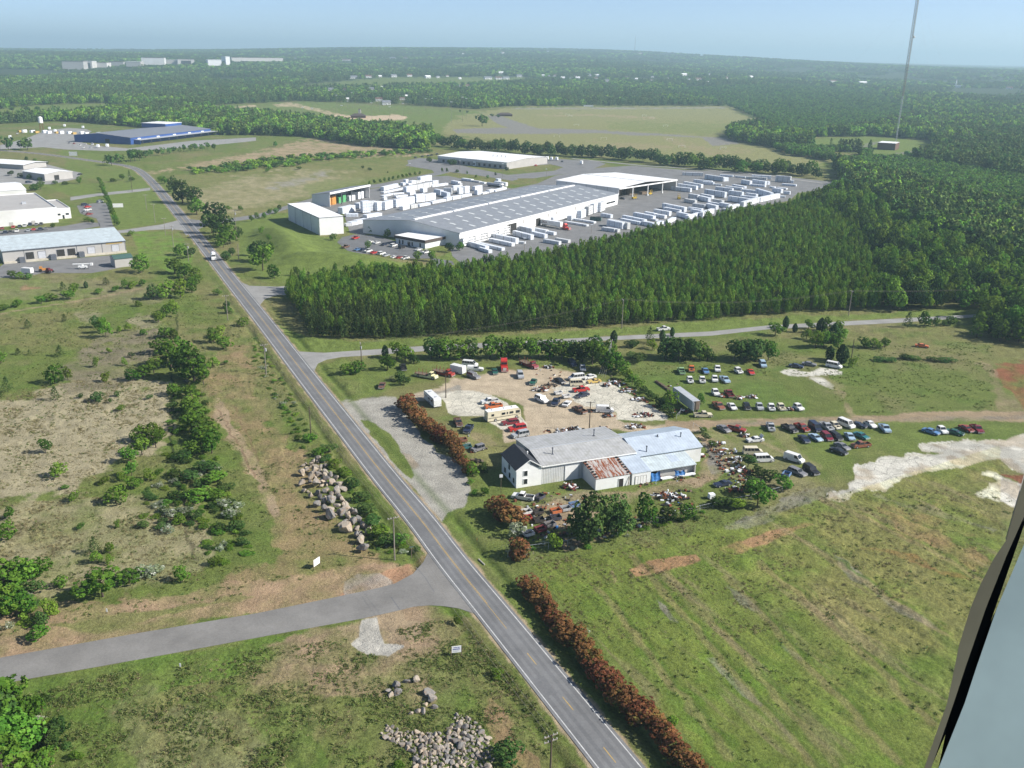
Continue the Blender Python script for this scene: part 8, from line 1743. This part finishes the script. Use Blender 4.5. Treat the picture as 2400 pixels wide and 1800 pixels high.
def wire(a, b, n=3, sag=1.2, label=''):
    (p, h1, r1, w1), (q, h2, r2, w2) = POLES[a], POLES[b]
    for k in range(n):
        o = (k-(n-1)/2)*.9; m_ = MB(); A_ = Vector((p.x+o*math.cos(r1), p.y+o*math.sin(r1), h1-.05)); B_ = Vector((q.x+o*math.cos(r2), q.y+o*math.sin(r2), h2-.05)); pv = A_
        for i in range(1, 9):
            t_ = i/8; c = A_.lerp(B_, t_); c.z -= sag*4*t_*(1-t_); m_.cyl(pv, c, .018, n=3, cap=False); pv = c
        tag(link('power_line', m_.mesh('power_line', M['polegray'])), f"thin power line {label}, {ORD[k]} strand", 'wire', 'power lines')
wire('L', 'M', 2, 2, 'over the trees behind the yard'); wire('M', 'N', 3, 3, 'in front of the pine plantation')
for a_, b_ in (('B','A'),('A','C'),('C','D'),('D','E'),('E','F'),('F','G')): wire(a_, b_, 2, 1.0, 'along the main road from pole '+{'B':'at the bottom edge','A':'at the junction','C':'above the boulders','D':'with transformer','E':'up the verge','F':'by the mixer'}[a_])
POLES['X'] = (G(2520,712), 11, math.radians(100), 2.4); wire('N', 'X', 3, 2, 'leaving the picture at right')
for k in range(4):
    p = G(1403+k*5, 880+k*2); q, h, *_ = POLES['R']; m_ = MB(); m_.cyl((p.x, p.y, 0), (q.x, q.y, h-.5-k*.5), .03, n=4); tag(link('guy_wire', m_.mesh('guy_wire', M['chrome'])), f"pale guy wire running down from the pole behind the yard, {ORD[k]} from left", 'wire', 'guy wires')
def sign(base, top, w_, h_, ang, label, lines=None, legs=2, col='white', name='sign'):
    b = G(*base); H = max(hgt(base[0], base[1], top), h_+.3); r = empty(name, (b.x, b.y, 0), math.radians(ang), label, 'sign'); m_ = MB(); m_.box(-w_/2,w_/2,-.03,.03,H-h_,H); m_.obj('panel', M[col], r)
    for x in ((-w_/2-.05, w_/2+.05) if legs == 2 else (0,)): m_ = MB(); m_.box(x-.05,x+.05,-.04,.05,0,H if legs == 2 else H-h_); m_.obj('post', M['wood'], r)
    for (x0,x1,z0,z1,c) in lines or []: m_ = MB(); m_.box(x0,x1,-.045,-.032,H-h_+z0,H-h_+z1); m_.obj('printing', M[c], r)
    return r
M['signblue'] = mat('sign_blue_print', (.10,.12,.35), .6, .2, 2)
sign((1070,1537), 1514, 1.7, 1.35, 12, 'white notice board with faint blue print in the grass near the junction', [(-.55,.15,.98,1.12,'signblue'),(.22,.6,.98,1.12,'signblue'),(-.65,.6,.62,.8,'signblue'),(-.55,.5,.40,.46,'graymetal'),(-.55,.3,.26,.31,'graymetal')])
sign((743,1331), 1309, 1.9, 1.5, 62, 'blank white board standing on the dirt left of the boulder pile')
r = sign((965,1309), 1281, 1.0, .2, 30, 'green and blue street name blades on a thin post at the junction', legs=1, col='green_roof', name='street_sign')
r = sign((1174,1160), 1112, .8, .8, 10, 'small square white sign on a tall post beside the white house', legs=1); sign((251,1437), 1427, .25, .7, 0, 'white marker post on the bank above the side road', legs=1); sign((423,1566), 1556, .25, .7, 0, 'white marker post in the grass below the side road', legs=1)
sign((277,487), 479, 6.5, 2.6, 15, 'large white notice board on the lawn beside the row of young trees'); sign((172,366), 358, 8, 4, 0, 'white notice board by the far road bend')
# light poles in the warehouse yard and playing fields
LPM = None
def light_pole(x, y, top, label, group):
    global LPM
    b = GT(x, y); h = (y-top)*math.hypot(b.x, b.y)/CAM_F*1.02; r = empty('light_pole', b, 0, label, 'light pole', group); m_ = MB(); m_.cyl((0,0,0),(0,0,h),.2 if b.y > 900 else .12,.1,6); m_.obj('post', M['polegray'], r)
    m_ = MB(); k = 1.6 if b.y > 900 else .7; m_.box(-k,k,-.3,.3,h,h+.5*k); m_.obj('lamp_head', M['whitewrap'], r)
FL = [(790,262,228),(826,255,222),(802,288,252),(872,284,246),(890,260,236),(914,282,254),(945,272,246),(998,258,234),(1013,256,234),(1058,288,244),(1084,285,234),(1093,278,236),(733,290,258),(711,282,256),(815,256,240)]
FL.sort()
for i, (x, y, tp_) in enumerate(FL): light_pole(x, y, tp_, f"tall floodlight pole of the ball fields, {ORD[i] if i < 14 else 'fifteenth'} from left", 'floodlight poles')
for i, (x, y, tp_) in enumerate([(961,428,386),(1078,418,380),(1178,418,386),(1229,587,559),(1386,547,528),(1280,420,398)]): light_pole(x, y, tp_, f"slim light pole of the industrial yards, {['left','second','third','fourth','right-hand','fifth'][i]} one", 'yard light poles')
# goals on the playing field
for i, (x, y) in enumerate([(1330,271),(1336,274),(1351,295),(1510,273),(1528,278),(1560,297),(1728,291),(1305,321),(1415,327),(1570,329),(1598,346),(1695,350)]):
    p = GT(x, y); r = empty('goal', p, random.uniform(-.3,.3), f"white football goal on the dry playing field, {ORD[i]} counted from back left", 'goal', 'goals on the playing field'); m_ = MB()
    for a, b_ in (((-3.6,0,0),(-3.6,0,2.6)),((3.6,0,0),(3.6,0,2.6)),((-3.6,0,2.6),(3.6,0,2.6)),((-3.6,0,2.6),(-3.6,2,0)),((3.6,0,2.6),(3.6,2,0))): m_.cyl(a, b_, .11, n=5)
    m_.obj('goal_frame', M['white'], r)
# ball field pavilion and picnic shelter
for (x, y, w_, h_, lb) in [(840,276,24,7,'brown hipped pavilion in the middle of the ball fields'),(1183,272,26,6,'low brown park shelter beside the parking lot of the fields')]:
    p = GT(x, y); r = empty('pavilion', p, .1, lb, 'building'); m_ = MB(); m_.box(-w_/2,w_/2,-6,6,0,h_*.5); m_.obj('wall', M['brick'], r)
    m_ = MB(); m_.add([(-w_/2-1,-7,h_*.5),(w_/2+1,-7,h_*.5),(w_/2+1,7,h_*.5),(-w_/2-1,7,h_*.5),(-w_/4,0,h_),(w_/4,0,h_)],[(0,1,5,4),(1,2,5),(2,3,4,5),(3,0,4),(3,2,1,0)]); m_.obj('roof', M['brown_trim'], r)
p = GT(843, 268); r = empty('park_tower', p, 0, 'slim tan tower behind the ball field pavilion', 'tower'); m_ = MB(); m_.box(-2.2,2.2,-2.2,2.2,0,8); m_.obj('wall', M['gray_wall'], r); m_ = MB(); m_.cyl((0,0,8),(0,0,9.6),3.2,1,4); m_.obj('roof', M['brown_trim'], r)
# chain link fence in front of the workshop yard
def fence(pts, label, h=1.5):
    W_ = [G(*p) for p in pts]; r = empty('chain_fence', (W_[0].x, W_[0].y, 0), 0, label, 'fence'); o = W_[0]; rails = MB()
    n = 0
    for a, b_ in zip(W_[:-1], W_[1:]):
        k = max(1, int((b_-a).length/3))
        for i in range(k):
            c = a.lerp(b_, i/k)-o; d_ = a.lerp(b_, (i+1)/k)-o; m_ = MB(); m_.cyl((c.x,c.y,0),(c.x,c.y,h),.04,n=5); m_.obj('post', M['graymetal'], r)
            rails.cyl((c.x,c.y,h-.03),(d_.x,d_.y,h-.03),.035,n=4,cap=False); rails.cyl((c.x,c.y,.7),(d_.x,d_.y,.7),.012,n=3,cap=False)
            for j in range(6):
                e = c.lerp(d_, j/6); rails.cyl((e.x,e.y,.05),(e.x,e.y,h-.05),.008,n=3,cap=False)
    rails.obj('rail', M['graymetal'], r)
fence([(1190,1306),(1240,1292),(1330,1280),(1460,1232),(1555,1226),(1640,1198),(1760,1172),(1857,1146)], 'chain link fence along the front edge of the workshop yard')
fence([(1585,982),(1600,966)], 'short metal gate beside the end of the hedge line', 1.3); fence([(1624,1004),(1650,1022)], 'short sagging wire fence at the corner behind the metal hall', 1.8)
# fallen log and litter by the road
p, q = G(1122,1312), G(1136,1325); r = empty('log', (p.x,p.y,.15), 0, 'pale fallen log on the verge right of the main road', 'log'); m_ = MB(); m_.cyl((0,0,0),((q-p).x,(q-p).y,0),.16,.13,8); m_.obj('trunk', M['concrete'], r)
for i, (x, y, lb) in enumerate([(1118,1270,'orange marker stake on the right verge'),]): sign((x, y), y-9, .12, .5, 0, lb, legs=1, col='rackcol', name='marker_stake')
p = G(1667,1168); r = empty('water_tote', (p.x,p.y,0), .3, 'white cube-shaped tote among the shrubs at the yard fence', 'container'); m_ = MB(); m_.box(-.7,.7,-.6,.6,.15,1.3); m_.obj('tote_body', M['whitewrap'], r); m_ = MB(); m_.box(-.75,.75,-.65,.65,0,.14); m_.obj('pallet', M['wood'], r)
# farm machines in the loading yard on the left
for i, (x, y, c, lb) in enumerate([(100,637,'orange','left orange tractor in the loading yard'),(116,640,'red','right red tractor in the loading yard')]):
    p = G(x, y); r = empty('tractor', (p.x,p.y,.04), .4+i, lb, 'tractor', 'tractors in the loading yard'); m_ = MB(); m_.box(-.6,2.0,-.5,.5,.7,1.6); m_.box(-1.3,.1,-.8,.8,.8,2.5,taper=(.1,.1)); m_.obj('body', M['rackcol' if c == 'orange' else 'letter_red'], r)
    for a, rr in ((-.8,.8),(1.6,.5)):
        for s in (-1,1): m_ = MB(); m_.cyl((a,s*.75,rr),(a,s*1.1,rr),rr,n=14); m_.obj('wheel', M['tire'], r)
p = G(195,630); r = empty('boom_lift', (p.x,p.y,.04), .2, 'white boom lift with folded arm in the loading yard', 'machine'); m_ = MB(); m_.box(-2,2,-1,1,.5,1.5); m_.obj('body', M['white'], r); m_ = MB(); m_.box(-4.5,3.5,-.25,.25,2.2,2.6); m_.box(-.4,.4,-.3,.3,1.5,2.2); m_.box(3.5,4.6,-.6,.6,1.6,2.7); m_.obj('boom', M['white'], r)
for a in (-1.4,1.4):
    for s in (-1,1): o = part('wheel', WHT, r); o.location = (a, s*.95, .48)
# blue plant goods: pallets under the canopy
for i in range(16):
    x, y = cpx(88+(i % 2)*3.5, 10+i*8.5); r = empty('pallet_stack', (x,y,0), math.radians(73), f"pale or yellow pallet stack along the blue warehouse canopy, {ORD[min(i,13)]} from the near end" if i < 14 else "pale pallet stack near the far end of the blue warehouse canopy", 'pallets', 'pallet stacks by the blue warehouse'); m_ = MB(); m_.box(-3,3,-1.5,1.5,0,2.2+(i % 3)*.6); m_.obj('goods', M['yline' if i % 3 == 0 else 'whitewrap'], r)
lot([(.2712*x, 80+.2712*y, k, c) for x, y, k, c in [(640,950,'sedan','darkred'),(690,965,'pickup','white'),(740,955,'sedan','white'),(800,958,'van','white'),(850,980,'boxtruck','white'),(780,985,'sedan','silver'),(720,985,'sedan','white'),(600,945,'sedan','gray'),(930,975,'boxtruck','white')]], 5, -2, "before blue warehouse", "vehicles in front of the blue warehouse")
lot([(.2712*x, 80+.2712*y, k, c) for x, y, k, c in [(430,825,'boxtruck','white'),(480,845,'boxtruck','white'),(560,800,'boxtruck','white'),(720,815,'boxtruck','teal'),(300,850,'van','white'),(210,855,'boxtruck','cream'),(90,900,'boxtruck','white'),(150,865,'sedan','white')]], 5, -2, "in the far left yard", "trucks in the far left yard")
# the aircraft's own edge at the right: door post and window frame, about half a metre away
def aircraft():
    D0 = .55
    def pt(x, y, d):
        v = ray(x, y); return Vector((v[0], v[1], v[2]))*(d/CAM_F)+Vector((0, 0, CAM_H))
    r = empty('aircraft_door_frame', tuple(pt(2300, 1500, D0)), 0, 'dark door post and pale window panel of the aircraft in the lower right corner', 'aircraft'); o0 = pt(2300, 1500, D0)
    def plate(name, poly, d1, d2, mt_):
        a = [pt(x, y, d1)-o0 for x, y in poly]; b_ = [p+Vector(ray(2300, 1500)).normalized()*(d2-d1) for p in a]; n = len(a); m_ = MB()
        m_.add([tuple(v) for v in a+b_], [tuple(range(n)), tuple(range(n, 2*n))[::-1]]+[(i, n+i, n+(i+1) % n, (i+1) % n) for i in range(n)]); return m_.obj(name, M[mt_], r)
    M['airpanel'] = mat('aircraft_panel', (.24,.31,.32), .35, .22, 5, spec=.5); M['airblack'] = mat('black_seal', (.012,.012,.012), .8, .2, 4); M['airolive'] = mat('olive_edge', (.10,.095,.065), .7, .3, 6)
    M['airbright'] = mat('bare_edge', (.42,.40,.36), .4, .2, 6)
    O_ = [(2440,1040),(2400,1120),(2357,1268),(2330,1308),(2300,1365),(2275,1424),(2248,1511),(2232,1590),(2219,1651),(2190,1730),(2158,1825)]
    B1 = [(2174,1825),(2234,1651),(2264,1560),(2311,1424),(2360,1300),(2400,1210),(2440,1125)]
    B2 = [(2440,1195),(2402,1272),(2337,1424),(2290,1560),(2260,1651),(2190,1825)]
    plate('olive_edge', O_+B1, D0-.034, D0-.03, 'airolive')  # olive strip standing in for the blurred outer edge of the frame
    plate('bright_rim', [(2440,1010),(2402,1105),(2357,1262),(2360,1272),(2406,1118),(2440,1035)], D0-.004, D0-.001, 'airbright')
    plate('door_seal', [(x-3, y) for x, y in B1[::-1]]+[(x+4, y) for x, y in B2[::-1]][::-1], D0-.012, D0+.02, 'airblack')
    plate('window_panel', B2+[(2480,1825),(2480,1195)], D0-.03, D0-.010, 'airpanel')
aircraft()
# ------------------------------------------------------------------ the air
def build_haze():
    mb = MB(); mb.box(-25000, 25000, -25000, 25000, -3, 340)
    me = mb.mesh("haze", []) if False else None
    mt = bpy.data.materials.new("hazy_air"); mt.use_nodes = True; t = mt.node_tree
    t.nodes.remove(t.nodes["Principled BSDF"]); out = t.nodes["Material Output"]
    v = t.nodes.new("ShaderNodeVolumePrincipled"); v.inputs["Color"].default_value = (.62,.88,1.0,1); v.inputs["Density"].default_value = 1.35e-4
    v.inputs["Anisotropy"].default_value = .15
    t.links.new(v.outputs[0], out.inputs["Volume"])
    o = link("haze", mb.mesh("haze", [mt])); tag(o, kind="stuff")
build_haze()
